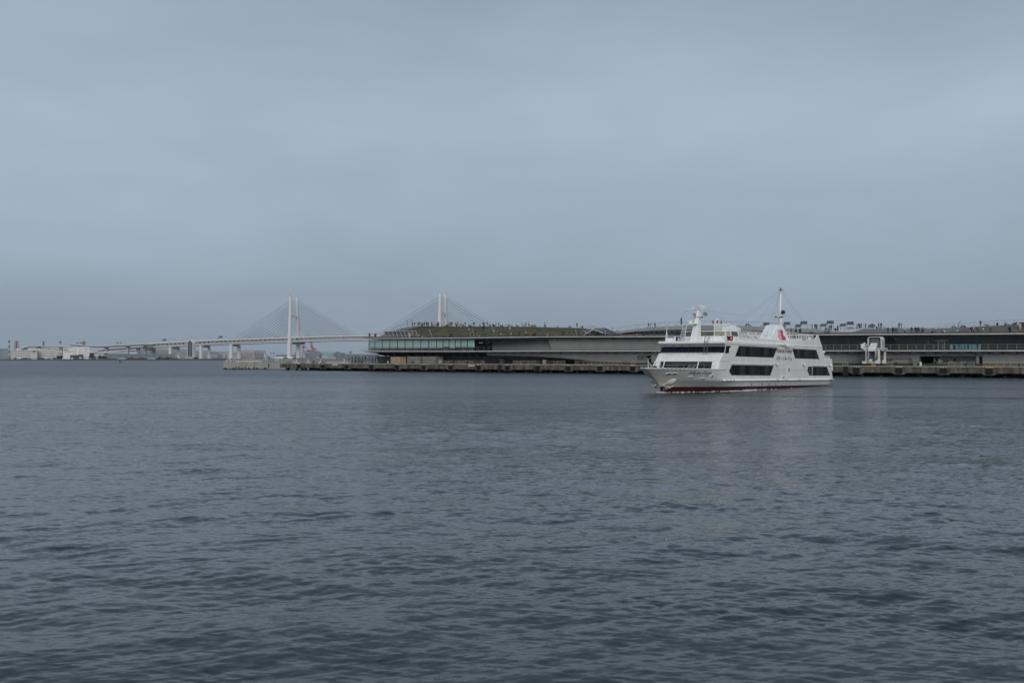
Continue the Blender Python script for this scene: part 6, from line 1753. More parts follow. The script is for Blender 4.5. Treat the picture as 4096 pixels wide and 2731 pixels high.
# small things along the far quay
def far_small():
    whitem = mat('far_white', (0.55, 0.56, 0.55), 0.6, 0.1, 0.3)
    # moored vessels and vans
    for x0, x1, y0, Y, lab in ((246, 262, 1430, 1580, 'small white tug moored in front of the white depot'), (281, 299, 1428, 1582, 'white harbour launch in front of the brown shed')):
        a, b = at(x0, HY, Y), at(x1, HY, Y)
        o = empty('harbour_launch', ((a.x + b.x) / 2, Y, 0)); tag(o, lab, 'boat', 'boats moored at the far quay')
        w = (b.x - a.x) / 2
        MB().hexa([(-w * 0.85, -1, 0), (w * 0.8, -1, 0), (w * 0.8, 1, 0), (-w * 0.85, 1, 0)], [(-w, -1.3, 1.6), (w, -1.3, 1.9), (w, 1.3, 1.9), (-w, 1.3, 1.6)]).build('hull', mat('launch_dark', (0.06, 0.06, 0.07), 0.6, 0.2, 0.3), o)
        MB().box(-w * 0.5, w * 0.3, -1.0, 1.0, 1.6, 3.4).box(-w * 0.3, w * 0.1, -0.8, 0.8, 3.4, 4.8).build('cabin', whitem, o)
        MB().tube((0, 0, 4.8), (0, 0, 7.2), 0.12, n=5).build('mast', whitem, o)
    vans = [(179, 194, 'white box truck parked in front of the right cream warehouse'), (70, 90, 'pale box truck parked in front of the left cream warehouse'), (214, 224, 'dark truck parked at the right end of the cream warehouses'), (318, 329, 'white truck parked in front of the white office block')]
    for x0, x1, lab in vans:
        a, b = at(x0, HY, 1612), at(x1, HY, 1612)
        L = b.x - a.x
        o = empty('box_truck', (a.x, 1612, GROUND)); tag(o, lab, 'truck', 'trucks on the far quay')
        MB().box(0, L * 0.72, -1.2, 1.2, 0.9, 3.3).build('cargo_box', whitem if 'dark' not in lab else M_BLACK, o)
        MB().prism_y([(L * 0.74, 0.6), (L, 0.6), (L, 1.6), (L * 0.93, 2.5), (L * 0.74, 2.5)], -1.1, 1.1).build('cab', M_BRG, o)
        for x in (L * 0.15, L * 0.6, L * 0.9): MB().tube((x, -1.25, 0.5), (x, 1.25, 0.5), 0.5, n=10).build('wheel', M_BLACK, o)
    # buoy in the channel
    p = at(480, 1449, 960)
    o = empty('channel_buoy', (p.x, 960, 0)); tag(o, 'dark green channel buoy floating alone in the far water', 'buoy')
    g = mat('buoy_green', (0.03, 0.07, 0.06), 0.6, 0.2, 0.5)
    MB().tube((0, 0, -0.3), (0, 0, 0.7), 1.3, n=14).build('float', g, o); MB().tube((0, 0, 0.7), (0, 0, 2.6), 0.8, 0.35, n=8).tube((0, 0, 2.6), (0, 0, 3.1), 0.25, n=8).build('topmark', g, o)
far_small()

# ------------------------------------------------------------------ concrete dolphin and linking wall at the pier head
def make_dolphin():
    Y = 390.0
    X = lambda px: (px - CX) / F * Y
    Z = lambda py: EYE + (HY - py) / F * Y
    conc = mat('dolphin_concrete', (0.27, 0.265, 0.24), 0.9, 0.28, 0.35, streak=0.55, dirt=(0.42, 0.42, 0.39), bump=0.2)
    root = empty('mooring_dolphin', (X(985), Y, 0)); tag(root, 'blotchy grey concrete mooring dolphin off the head of the pier', 'mooring dolphin')
    ox = X(985)
    L = lambda px: X(px) - ox
    zt = Z(1446)
    MB().prism_z([(L(891), 2.2), (L(894), 0.0), (L(922.6), 0), (L(922.6), 20), (L(891), 20)], 0.25, zt).build('end_block', conc, root)
    for a, b in ((923, 975), (975.3, 1026), (1026.3, 1074.5)): MB().box(L(a), L(b), 0.0, 20, 0.25, zt).build('wall_panel', conc, root)
    MB().box(L(891.5), L(1074), 0.12, 20, -3, 0.25).build('wet_base', M_PILE, root)
    MB().box(L(940), L(1046), 0.6, 1.0, zt, zt + 0.28).build('kerb', mat('kerb_white', (0.55, 0.55, 0.52), 0.7, 0.2, 1), root)
    pale = mat('recess_frame', (0.42, 0.42, 0.39), 0.8, 0.15, 1)
    for px in (902.5, 934.5, 967, 995, 1028.5, 1060.5):
        c = L(px)
        f = MB().box(c - 0.55, c + 0.55, -0.07, 0.0, 0.26, 0.96).build('fender_recess', pale, root)
        MB().box(c - 0.42, c + 0.42, -0.10, -0.072, 0.28, 0.80).build('recess_opening', M_BLACK, f)
    for px, col in ((945.5, (0.10, 0.075, 0.06)), (956, (0.045, 0.03, 0.022)), (981, (0.045, 0.075, 0.055)), (1017, (0.012, 0.012, 0.012)), (1044, (0.27, 0.25, 0.20))):
        c = L(px)
        MB().box(c - 0.27, c + 0.27, -0.05, 0.0, 0.05, Z(1466)).build('rub_plate', mat('plate_%d' % px, col, 0.7, 0.3, 1), root)
    w = empty('linking_wall', (X(1105), Y - 1, 0)); tag(w, 'smooth pale grey wall linking the dolphin to the pier', 'wall')
    ox2 = X(1105)
    smooth = mat('smooth_grey', (0.29, 0.285, 0.285), 0.8, 0.08, 0.3, streak=0.1)
    MB().box(X(1075.3) - ox2, X(1085) - ox2, 0, 18, 0.1, Z(1448)).build('wall_panel', smooth, w)
    MB().box(X(1085.2) - ox2, X(1142) - ox2, 0.05, 18, 0.1, Z(1448)).build('wall_panel', smooth, w)
    MB().box(X(1075.3) - ox2, X(1142) - ox2, 0.2, 18, -3, 0.09).build('wet_base', M_PILE, w)
    MB().box(X(1076) - ox2, X(1080) - ox2, -0.06, -0.003, Z(1471), Z(1454)).build('slot', M_BLACK, w)
    # white steel things on the dolphin
    wt = mat('steel_white_dolphin', (0.60, 0.60, 0.55), 0.5, 0.1, 2)
    def thing(nm, px, lab, cat, fn, grp=None, t=1.2, zz=None):
        o = empty(nm, (X(px), Y + t, zt if zz is None else zz)); tag(o, lab, cat, grp); fn(o); return o
    def frame(o):
        MB().bar((-0.35, 0, 0), (-0.30, 0, 1.45), 0.14, 0.14).bar((0.35, 0, 0), (0.42, 0, 1.45), 0.14, 0.14).bar((-0.37, 0, 1.45), (0.49, 0, 1.45), 0.14, 0.14).build('frame', wt, o)
        MB().prism_y([(-0.2, 0.02), (0.3, 0.02), (0.3, 0.5), (-0.1, 0.25)], -0.1, 0.1).build('hook', M_BLACK, o)
    thing('mooring_hook', 936, 'white mooring hook frame left on the dolphin', 'mooring hook', frame, 'white mooring hooks')
    thing('mooring_hook', 1063, 'white mooring hook frame near the right end of the dolphin', 'mooring hook', frame, 'white mooring hooks')
    thing('mooring_hook', 1104, 'white mooring hook frame on the linking wall', 'mooring hook', frame, 'white mooring hooks', zz=Z(1448))
    def stair(o):
        MB().bar((-1.0, 0, 1.35), (0.2, 0, 0.05), 0.1, 0.18).bar((-1.0, 0.7, 1.35), (0.2, 0.7, 0.05), 0.1, 0.18).build('stringer', wt, o)
        for k in range(5): MB().box(-1.0 + k * 0.25, -0.78 + k * 0.25, 0, 0.7, 1.25 - k * 0.27, 1.3 - k * 0.27).build('tread', wt, o)
        MB().tube((-1.1, 0, 0), (-1.1, 0, 1.9), 0.06, n=6).tube((-1.1, 0, 1.9), (0.0, 0, 0.9), 0.04, n=5).build('handrail', wt, o)
    thing('boarding_steps', 920, 'white slanted boarding steps at the left end of the dolphin', 'steps', stair)
    def lampm(o): MB().tube((0, 0, 0), (0, 0, 0.5), 0.25, 0.12, n=8).tube((0, 0, 0.5), (0, 0, 1.0), 0.07, n=6).build('post', wt, o)
    thing('marker_post', 902, 'small white marker post at the left corner of the dolphin', 'post', lampm)
    def rails(n):
        def f(o):
            for k in range(n): MB().tube((k * 1.3, 0, 0), (k * 1.3, 0, 1.1), 0.04, n=5).build('post', wt, o)
            MB().tube((0, 0, 1.1), ((n - 1) * 1.3, 0, 1.1), 0.04, n=5).tube((0, 0, 0.55), ((n - 1) * 1.3, 0, 0.55), 0.03, n=5).build('rail', wt, o)
        return f
    thing('safety_railing', 1072, 'white safety railing along the linking wall', 'railing', rails(6), t=6, zz=Z(1448))
    thing('safety_railing', 946, 'white safety railing behind the long kerb of the dolphin', 'railing', rails(8), t=10)
make_dolphin()

# ------------------------------------------------------------------ things standing on the quay
M_GALV = mat('barrier_galvanised', (0.40, 0.385, 0.34), 0.5, 0.2, 2)
M_GALVD = mat('barrier_rusty', (0.20, 0.14, 0.09), 0.7, 0.3, 2)
def quay_things():
    bar = MB()
    W, Hh = 1.38, 1.02
    for x in (0, W): bar.tube((x, 0, 0), (x, 0, Hh), 0.03, n=5).box(x - 0.04, x + 0.04, -0.25, 0.25, 0.0, 0.05)
    bar.tube((0, 0, Hh), (W, 0, Hh), 0.03, n=5).tube((0, 0, 0.18), (W, 0, 0.18), 0.03, n=5)
    for k in range(1, 8): bar.tube((W * k / 8, 0, 0.18), (W * k / 8, 0, Hh), 0.014, n=4)
    bm1, bm2 = bar.mesh('crowd_barrier', M_GALV), bar.mesh('crowd_barrier', M_GALVD)
    runs = [(1394, 1421, 9.0, 'under the lattice gangway'), (1444, 1476, 9.0, 'left of the beige cabinet'), (1609, 1626, 4.0, 'round the yellow drum'), (1663, 1680, 4.0, 'in front of the left grey store'), (1696, 1713, 4.0, 'in front of the right grey store'),
            (1767, 1937, 4.5, 'in long row left of the undercroft'), (2052, 2158, 4.5, 'in short row at the undercroft'), (2181, 2264, 4.5, 'in row right of slim grey cabinet'), (2300, 2540, 4.5, 'in long row below the berth number'),
            (3370, 3396, 6.0, 'left of the boarding bridge'), (3525, 3565, 7.0, 'right of the boarding bridge'), (3768, 3904, 6.0, 'in front of the open bay'), (3934, 4063, 6.0, 'at the yellow kerb marks'), (4082, 4130, 6.0, 'cut by the right frame edge')]
    for a, b, t, where in runs:
        s0, s1 = ps(a, t), ps(b, t)
        n = max(1, round((s1 - s0) / 1.46))
        for k in range(n):
            o = link('crowd_barrier', bm2 if random.random() < 0.2 else bm1)
            o.location = pw(s0 + k * 1.46, t + random.uniform(-0.05, 0.05), QZ)
            o.rotation_euler = (0, 0, PROT + random.uniform(-0.03, 0.03))
            rust = 'rusty brown' if o.data is bm2 else 'galvanised'
            pos = '' if n == 1 else ', %s from left' % ordinal(k + 1)
            tag(o, '%s barrier %s%s' % (rust, where, pos), 'barrier', 'crowd barriers on the quay')
    # stores and cabinets
    def cab(nm, lab, a, b, ytop, t, d, col, cat='cabinet', doors=2, group=None, ybot=None):
        s0, s1 = ps(a, t), ps(b, t)
        z = pz((a + b) / 2, ytop, t) - QZ
        o = pier_thing(nm, s0, t, QZ); tag(o, lab, cat, group)
        w = s1 - s0
        m = mat('cab_%d' % a, col, 0.7, 0.12, 0.8, streak=0.15, dirt=tuple(c * 0.5 for c in col))
        MB().box(0, w, 0, d, 0.05, z).build('body', m, o)
        MB().box(-0.06, w + 0.06, -0.06, d + 0.06, z, z + 0.08).build('top', m, o)
        MB().box(0.02, w - 0.02, 0.02, d, 0, 0.05).build('base', M_DARK, o)
        for k in range(doors): 
            dd = MB().box(w * k / doors + 0.04, w * (k + 1) / doors - 0.04, -0.05, -0.002, 0.12, z - 0.08).build('door', m, o)
            MB().box(w * (k + (0.9 if k % 2 == 0 else 0.1)) / doors - 0.04, w * (k + (0.9 if k % 2 == 0 else 0.1)) / doors + 0.04, -0.09, -0.052, z * 0.45, z * 0.55).build('handle', M_DARK, dd)
        return o
    cab('storage_cabinet', 'beige double door storage cabinet under the glazed hall', 1563, 1601, 1427.5, 6.0, 3.0, (0.36, 0.28, 0.175))
    cab('grey_store', 'left of two grey panelled stores under the glazed hall', 1629, 1681, 1426, 8.5, 4.0, (0.20, 0.19, 0.16), 'store', 5, 'grey stores')
    cab('grey_store', 'right of two grey panelled stores under the glazed hall', 1690, 1743, 1426, 8.5, 4.0, (0.20, 0.19, 0.16), 'store', 5, 'grey stores')
    cab('switch_box', 'pale grey switch box left of the long barrier row', 1754, 1765, 1439, 4.4, 0.8, (0.32, 0.31, 0.27), 'cabinet', 1)
    cab('slim_cabinet', 'slim pale grey cabinet between barrier rows beside the undercroft', 2170.5, 2180, 1440.5, 4.4, 0.8, (0.33, 0.32, 0.29), 'cabinet', 1)
    cab('wall_cabinet', 'grey cabinet beside the large berth number five', 3652, 3666, 1447, 9.6, 0.8, (0.20, 0.20, 0.18), 'cabinet', 1)
    cab('white_machine', 'white machine box inside the open bay by the gate', 3753, 3768, 1437, 13, 1.0, (0.40, 0.40, 0.37), 'machine', 1)
    cab('dark_locker', 'dim grey locker standing in the shaded undercroft', 1998, 2014, 1436, 14, 1.5, (0.12, 0.12, 0.125), 'locker', 2)
    # yellow drum
    s = ps(1619, 4.6)
    o = pier_thing('yellow_drum', s, 4.6, QZ); tag(o, 'ochre yellow drum behind a barrier beside the beige cabinet', 'drum')
    MB().tube((0, 0, 0), (0, 0, 0.85), 0.38, n=14).tube((0, 0, 0.85), (0, 0, 0.90), 0.40, n=14).build('drum_body', mat('drum_yellow', (0.33, 0.20, 0.035), 0.6, 0.25, 2), o)
    o = pier_thing('white_canister', ps(1552, 4.6), 4.6, QZ); tag(o, 'upright white canister left of the beige cabinet', 'canister')
    MB().tube((0, 0, 0), (0, 0, 0.75), 0.2, n=12).sphere((0, 0, 0.75), 0.2, 12, 6, 0.6).build('tank', M_WHITE, o, True)
    o = pier_thing('traffic_cone', ps(3682, 9.0), 9.0, QZ); tag(o, 'pale folded sign standing at the left edge of the open bay', 'sign')
    o.name = 'floor_sign'
    MB().hexa([(-0.25, 0, 0), (0.25, 0, 0), (0.18, 0.15, 1.0), (-0.18, 0.15, 1.0)], [(-0.25, 0.5, 0), (0.25, 0.5, 0), (0.18, 0.25, 1.0), (-0.18, 0.25, 1.0)]).build('board', M_WHITE, o)
    # bollards
    bo = MB().tube((0, 0, 0), (0, 0, 0.15), 0.42, n=14).tube((0, 0, 0.15), (0, 0, 0.5), 0.24, 0.22, n=14).tube((0, 0, 0.5), (0, 0, 0.72), 0.40, 0.34, n=14).bar((-0.1, 0, 0.6), (0.55, -0.1, 0.72), 0.3, 0.2).mesh('mooring_bollard', M_BLACK, False)
    for i, (px, lab) in enumerate(((1254, 'black mooring bollard nearest the pier head'), (1447, 'black mooring bollard below the left end of the terminal deck'), (1650, 'black mooring bollard in front of the grey stores'), (1868, 'black mooring bollard before the long barrier row'), (2097, 'black mooring bollard at the shaded undercroft'), (2343, 'black mooring bollard below the flush lower wall'), (2590, 'black mooring bollard near the ship bow'), (3580, 'black mooring bollard right of the boarding bridge'), (3865, 'black mooring bollard in front of the open bay'))):
        o = link('mooring_bollard', bo); o.location = pw(ps(px, 1.0), 1.0, QZ + 0.06); o.rotation_euler = (0, 0, PROT + random.uniform(-0.4, 0.4))
        tag(o, lab, 'bollard', 'mooring bollards')
    # lattice gangways parked at the pier head
    lat = mat('lattice_black', (0.03, 0.032, 0.035), 0.6, 0.2, 1)
    for a, b, y0, t, lab in ((1395, 1420, 1425.5, 30, 'dark lattice gangway frame nearest the pier head'), (1424, 1447, 1428, 34, 'dark lattice gangway frame in the middle of the parked row'), (1450, 1502, 1424, 26, 'long dark lattice gangway frame beside the terminal end')):
        s0, s1 = ps(a, t), ps(b, t)
        w, h_ = s1 - s0, pz(a, y0, t) - QZ
        o = pier_thing('lattice_gangway', s0, t, QZ); tag(o, lab, 'gangway', 'lattice gangways')
        n = max(2, int(w / 1.4))
        for y in (0, 2.0):
            fr = MB().bar((0, y, h_), (w, y, h_), 0.14, 0.14).bar((0, y, 0.5), (w, y, 0.5), 0.14, 0.14)
            for k in range(n + 1): fr.bar((w * k / n, y, 0), (w * k / n, y, h_), 0.12, 0.12)
            for k in range(n): fr.bar((w * (k + (k % 2)) / n, y, 0.5), (w * (k + 1 - (k % 2)) / n, y, h_), 0.09, 0.09)
            fr.build('side_truss', lat, o)
        MB().box(0, w, 0.1, 1.9, 0.55, 0.62).build('walkway', lat, o)
    # odds and ends on the pier head
    def small(nm, lab, cat, px, t, fn, grp=None):
        o = pier_thing(nm, ps(px, t), t, QZ); tag(o, lab, cat, grp); fn(o)
    def rw(o):
        for k in range(6): MB().box(k * 0.25, k * 0.25 + 0.25, 0, 0.2, 0.05, 0.75).build('stripe', mat('board_red', (0.40, 0.05, 0.04), 0.6, 0.1, 1) if k % 2 == 0 else M_WHITE, o)
        MB().box(0.1, 0.2, 0.21, 0.3, 0, 0.75).box(1.3, 1.4, 0.21, 0.3, 0, 0.75).build('leg', M_RAIL, o)
    small('striped_barrier', 'red and white striped barrier board on the pier head', 'barrier', 1167, 6, rw)
    def hook(o):
        MB().box(-0.5, 0.5, 0, 0.9, 0, 0.35).build('base', M_WHITE, o); MB().bar((0, 0.4, 0.35), (0.45, 0.4, 1.25), 0.25, 0.22).bar((0.45, 0.4, 1.25), (-0.1, 0.4, 1.45), 0.22, 0.2).build('hook_arm', M_WHITE, o)
    for px, t, lab in ((1182, 8, 'white mooring hook on the pier head beside the striped board'), (1277, 10, 'white mooring hook below the red beacon'), (1372, 14, 'white mooring hook nearest the lattice gangways'), (1229, 12, 'white mooring hook midway between striped board and beacon')):
        small('pier_mooring_hook', lab, 'mooring hook', px, t, hook, 'mooring hooks on the pier head')
    def skid(L):
        def f(o):
            MB().box(0, L, 0, 0.8, 0.05, 0.3).build('beam', M_WHITE, o); MB().box(0.2, 0.5, 0.1, 0.7, 0, 0.05).box(L - 0.5, L - 0.2, 0.1, 0.7, 0, 0.05).build('foot', M_RAIL, o)
        return f
    for px, t, L, lab in ((1186, 3, 3.2, 'low white beam lying on the pier head'), (1300, 20, 8.0, 'long low pale beam on the far side of the pier head'), (1350, 24, 6.0, 'pale beam lying before the lattice gangways')):
        small('steel_beam', lab, 'beam', px, t, skid(L), 'pale beams on the pier head')
    for px, t, L, lab in ((1199, 1.2, 1.8, 'flat black gangplank at the edge above the first fender'), (1281, 1.2, 1.9, 'flat black gangplank at the edge above the second fender')):
        def plank(o, L=L): MB().box(0, L, 0, 0.8, 0.06, 0.24).build('plank', M_BLACK, o)
        small('gangplank', lab, 'gangplank', px, t, plank, 'gangplanks')
    # far railing of the pier head
    for k, px in enumerate(range(1160, 1390, 24)):
        def prail(o):
            for i in range(3): MB().tube((i * 1.1, 0, 0), (i * 1.1, 0, 1.1), 0.035, n=5).build('post', M_RAILL, o)
            MB().tube((0, 0, 1.1), (2.2, 0, 1.1), 0.035, n=5).tube((0, 0, 0.6), (2.2, 0, 0.6), 0.025, n=5).build('rail', M_RAILL, o)
        small('pier_head_railing', 'grey railing section along the far side of the pier head, %s from the left' % ordinal(k + 1), 'railing', px, 40, prail, 'railing sections on the pier head')
quay_things()

# ------------------------------------------------------------------ boarding bridge on rails
def make_boarding_bridge():
    T = 4.2
    s0 = ps(3492, T)
    root = pier_thing('boarding_bridge', s0, T, QZ)
    tag(root, 'white passenger boarding bridge on legs standing on the quay', 'boarding bridge')
    def L(x, y, t=T):
        s, z = pier(3380 + x / 8.71, 1320 + y / 8.71, t)
        return s - s0, z - QZ
    wh = mat('boarding_white', (0.74, 0.735, 0.70), 0.5, 0.08, 0.8, streak=0.25, dirt=(0.33, 0.28, 0.2))
    gy = mat('boarding_grey', (0.42, 0.425, 0.44), 0.6, 0.1, 0.8)
    bel = mat('bellows_grey', (0.12, 0.12, 0.125), 0.7, 0.15, 0.8)
    # tunnel mouth: octagonal frame with thickness, open to the front
    x0, zt = L(785, 235); x1, zb = L(1262, 690)
    c = 0.42
    outer = [(x0, zb), (x0, zt - c), (x0 + c, zt), (x1 - c, zt), (x1, zt - c), (x1, zb)]
    inn = [(x0 + 0.16, zb), (x0 + 0.16, zt - c), (x0 + c + 0.06, zt - 0.14), (x1 - c - 0.06, zt - 0.14), (x1 - 0.16, zt - c), (x1 - 0.16, zb)]
    hood = MB()
    for i in range(5):
        q = [outer[i], outer[i + 1], inn[i + 1], inn[i]]
        hood.hexa([(x, 0, z) for x, z in q], [(x, 3.0, z) for x, z in q])
    hood.build('tunnel_hood', wh, root)
    MB().prism_y([(x0 + 0.17, zb), (x0 + 0.17, zt - c), (x0 + c + 0.06, zt - 0.15), (x1 - c - 0.06, zt - 0.15), (x1 - 0.17, zt - c), (x1 - 0.17, zb)], 2.9, 2.98).build('hood_back', M_BLACK, root)
    MB().box(x1 - 0.1, x1 + 0.14, 0.3, 2.8, zb + 0.2, zt - c - 0.3).build('side_panel', gy, root)
    # bellows: ribbed arch
    bx0, bz1 = L(862, 282); bx1, bz0 = L(1195, 600)
    for k in range(5):
        y = 0.5 + k * 0.35
        g = 0.05 * (k % 2)
        MB().prism_y([(bx0 + g, bz0 - 1.0), (bx0 + g, bz1 - 0.5), (bx0 + 0.3, bz1 - g), (bx1 - 0.4, bz1 - g), (bx1 - g, bz1 - 0.6), (bx1 - g, bz0 - 1.0)], y, y + 0.33).build('bellows_fold', bel, root)
    # sloping chute towards the water
    ax0, az = L(885, 450); ax1, _ = L(1115, 450)
    cx0, cz = L(797, 735, T - 2.6); cx1, _ = L(1055, 735, T - 2.6)
    hgt = 0.55
    MB().hexa([(ax0, 0.4, az), (ax1, 0.4, az), (cx1, -2.6, cz + hgt), (cx0, -2.6, cz + hgt)], [(ax0, 0.4, az - hgt), (ax1, 0.4, az - hgt), (cx1, -2.6, cz), (cx0, -2.6, cz)]).build('chute_roof', wh, root)
    for xa, xc in ((ax0, cx0), (ax1 - 0.1, cx1 - 0.1)):
        MB().hexa([(xa, 0.38, az - hgt), (xa + 0.1, 0.38, az - hgt), (xc + 0.1, -2.5, cz - 0.02), (xc, -2.5, cz - 0.02)], [(xa, 0.38, az - 2.3), (xa + 0.1, 0.38, az - 2.3), (xc + 0.1, -2.5, cz - 1.9), (xc, -2.5, cz - 1.9)]).build('chute_side', gy, root)
    for k in range(2):
        hx, hz = L(850 + 110 * k, 630, T - 2.0)
        MB().bar((hx, -2.0, hz + 0.62), (hx + 0.35, -2.0, hz + 0.62), 0.08, 0.08).build('chute_handle', M_BLACK, root)
    # stair inside
    tx0, tz0 = L(835, 1090, T - 1); tx1, tz1 = L(940, 810, T - 1)
    for k in range(9): MB().box(tx0, tx1, -1.6 + k * 0.25, -1.3 + k * 0.25, tz0 + (tz1 - tz0) * k / 9, tz0 + (tz1 - tz0) * k / 9 + 0.06).build('stair_tread', M_RAILL, root)
    nx0, nz0 = L(832, 1095, T - 2); nx1, nz1 = L(948, 1012, T - 2)
    MB().box(nx0, nx1, -2.1, -2.0, nz0, nz1).build('notice_board', M_WHITE, root)
    # machine house on the left
    mx0, mz1 = L(556, 475); mx1, mz0 = L(745, 620)
    mh = MB().box(mx0, mx1, -0.2, 1.6, mz0, mz1).build('machine_house', wh, root)
    _, ml = L(700, 700)
    MB().prism_y([(mx0, mz0 - 0.01), (mx1 + 0.2, mz0 - 0.01), (mx1 + 0.2, ml), (mx1 - 0.5, ml)], -0.1, 1.5).build('machine_bracket', wh, root)
    vx, vz = L(650, 435)
    MB().tube((vx, 0.6, mz1), (vx, 0.6, vz), 0.22, n=12).build('vent', wh, mh)
    wx0, wz1 = L(712, 480); wx1, wz0 = L(742, 590)
    MB().box(wx0, wx1, -0.24, -0.205, wz0, wz1).build('window', mat('teal_glass', (0.05, 0.10, 0.09), 0.2, 0.1, 1), mh)
    # legs, beams, bogies
    for xa, xb, ya, yb, d in ((705, 768, 700, 1150, 0.2), (1140, 1208, 690, 1070, 0.2), (1268, 1330, 690, 1070, 2.4), (655, 700, 800, 1090, 2.6)):
        px0, pz1 = L(xa, ya); px1, pz0 = L(xb, yb)
        MB().box(px0, px1, d - 0.2, d + 0.25, pz0, pz1).build('leg', wh, root)
    for xa, xb, ya, yb, d in ((610, 780, 1080, 1165, -0.4), (780, 1060, 1100, 1165, 0.3), (1058, 1222, 1055, 1165, -0.4), (1240, 1350, 1045, 1165, 1.6)):
        px0, pz1 = L(xa, ya); px1, pz0 = L(xb, yb)
        MB().box(px0, px1, d, d + 0.8, pz0, pz1).build('base_beam', wh, root)
    for xa in (620, 745, 1095, 1165, 1300):
        px0, pz_ = L(xa, 1205)
        MB().tube((px0, -0.2, 0.27), (px0, 0.15, 0.27), 0.26, n=14).build('wheel', M_BLACK, root)
    mb = MB()
    bx, bz = L(1000, 1150)
    mb.box(bx - 0.6, bx + 0.5, -0.2, 0.3, 0.05, 0.5).build('drive_box', M_RAIL, root)
    px0, _ = L(1120, 600); px1, pzz = L(1385, 690)
    MB().box(px0, px1, 0.0, 2.8, pzz - 0.05, pzz + 0.55).build('cross_platform', gy, root)
make_boarding_bridge()

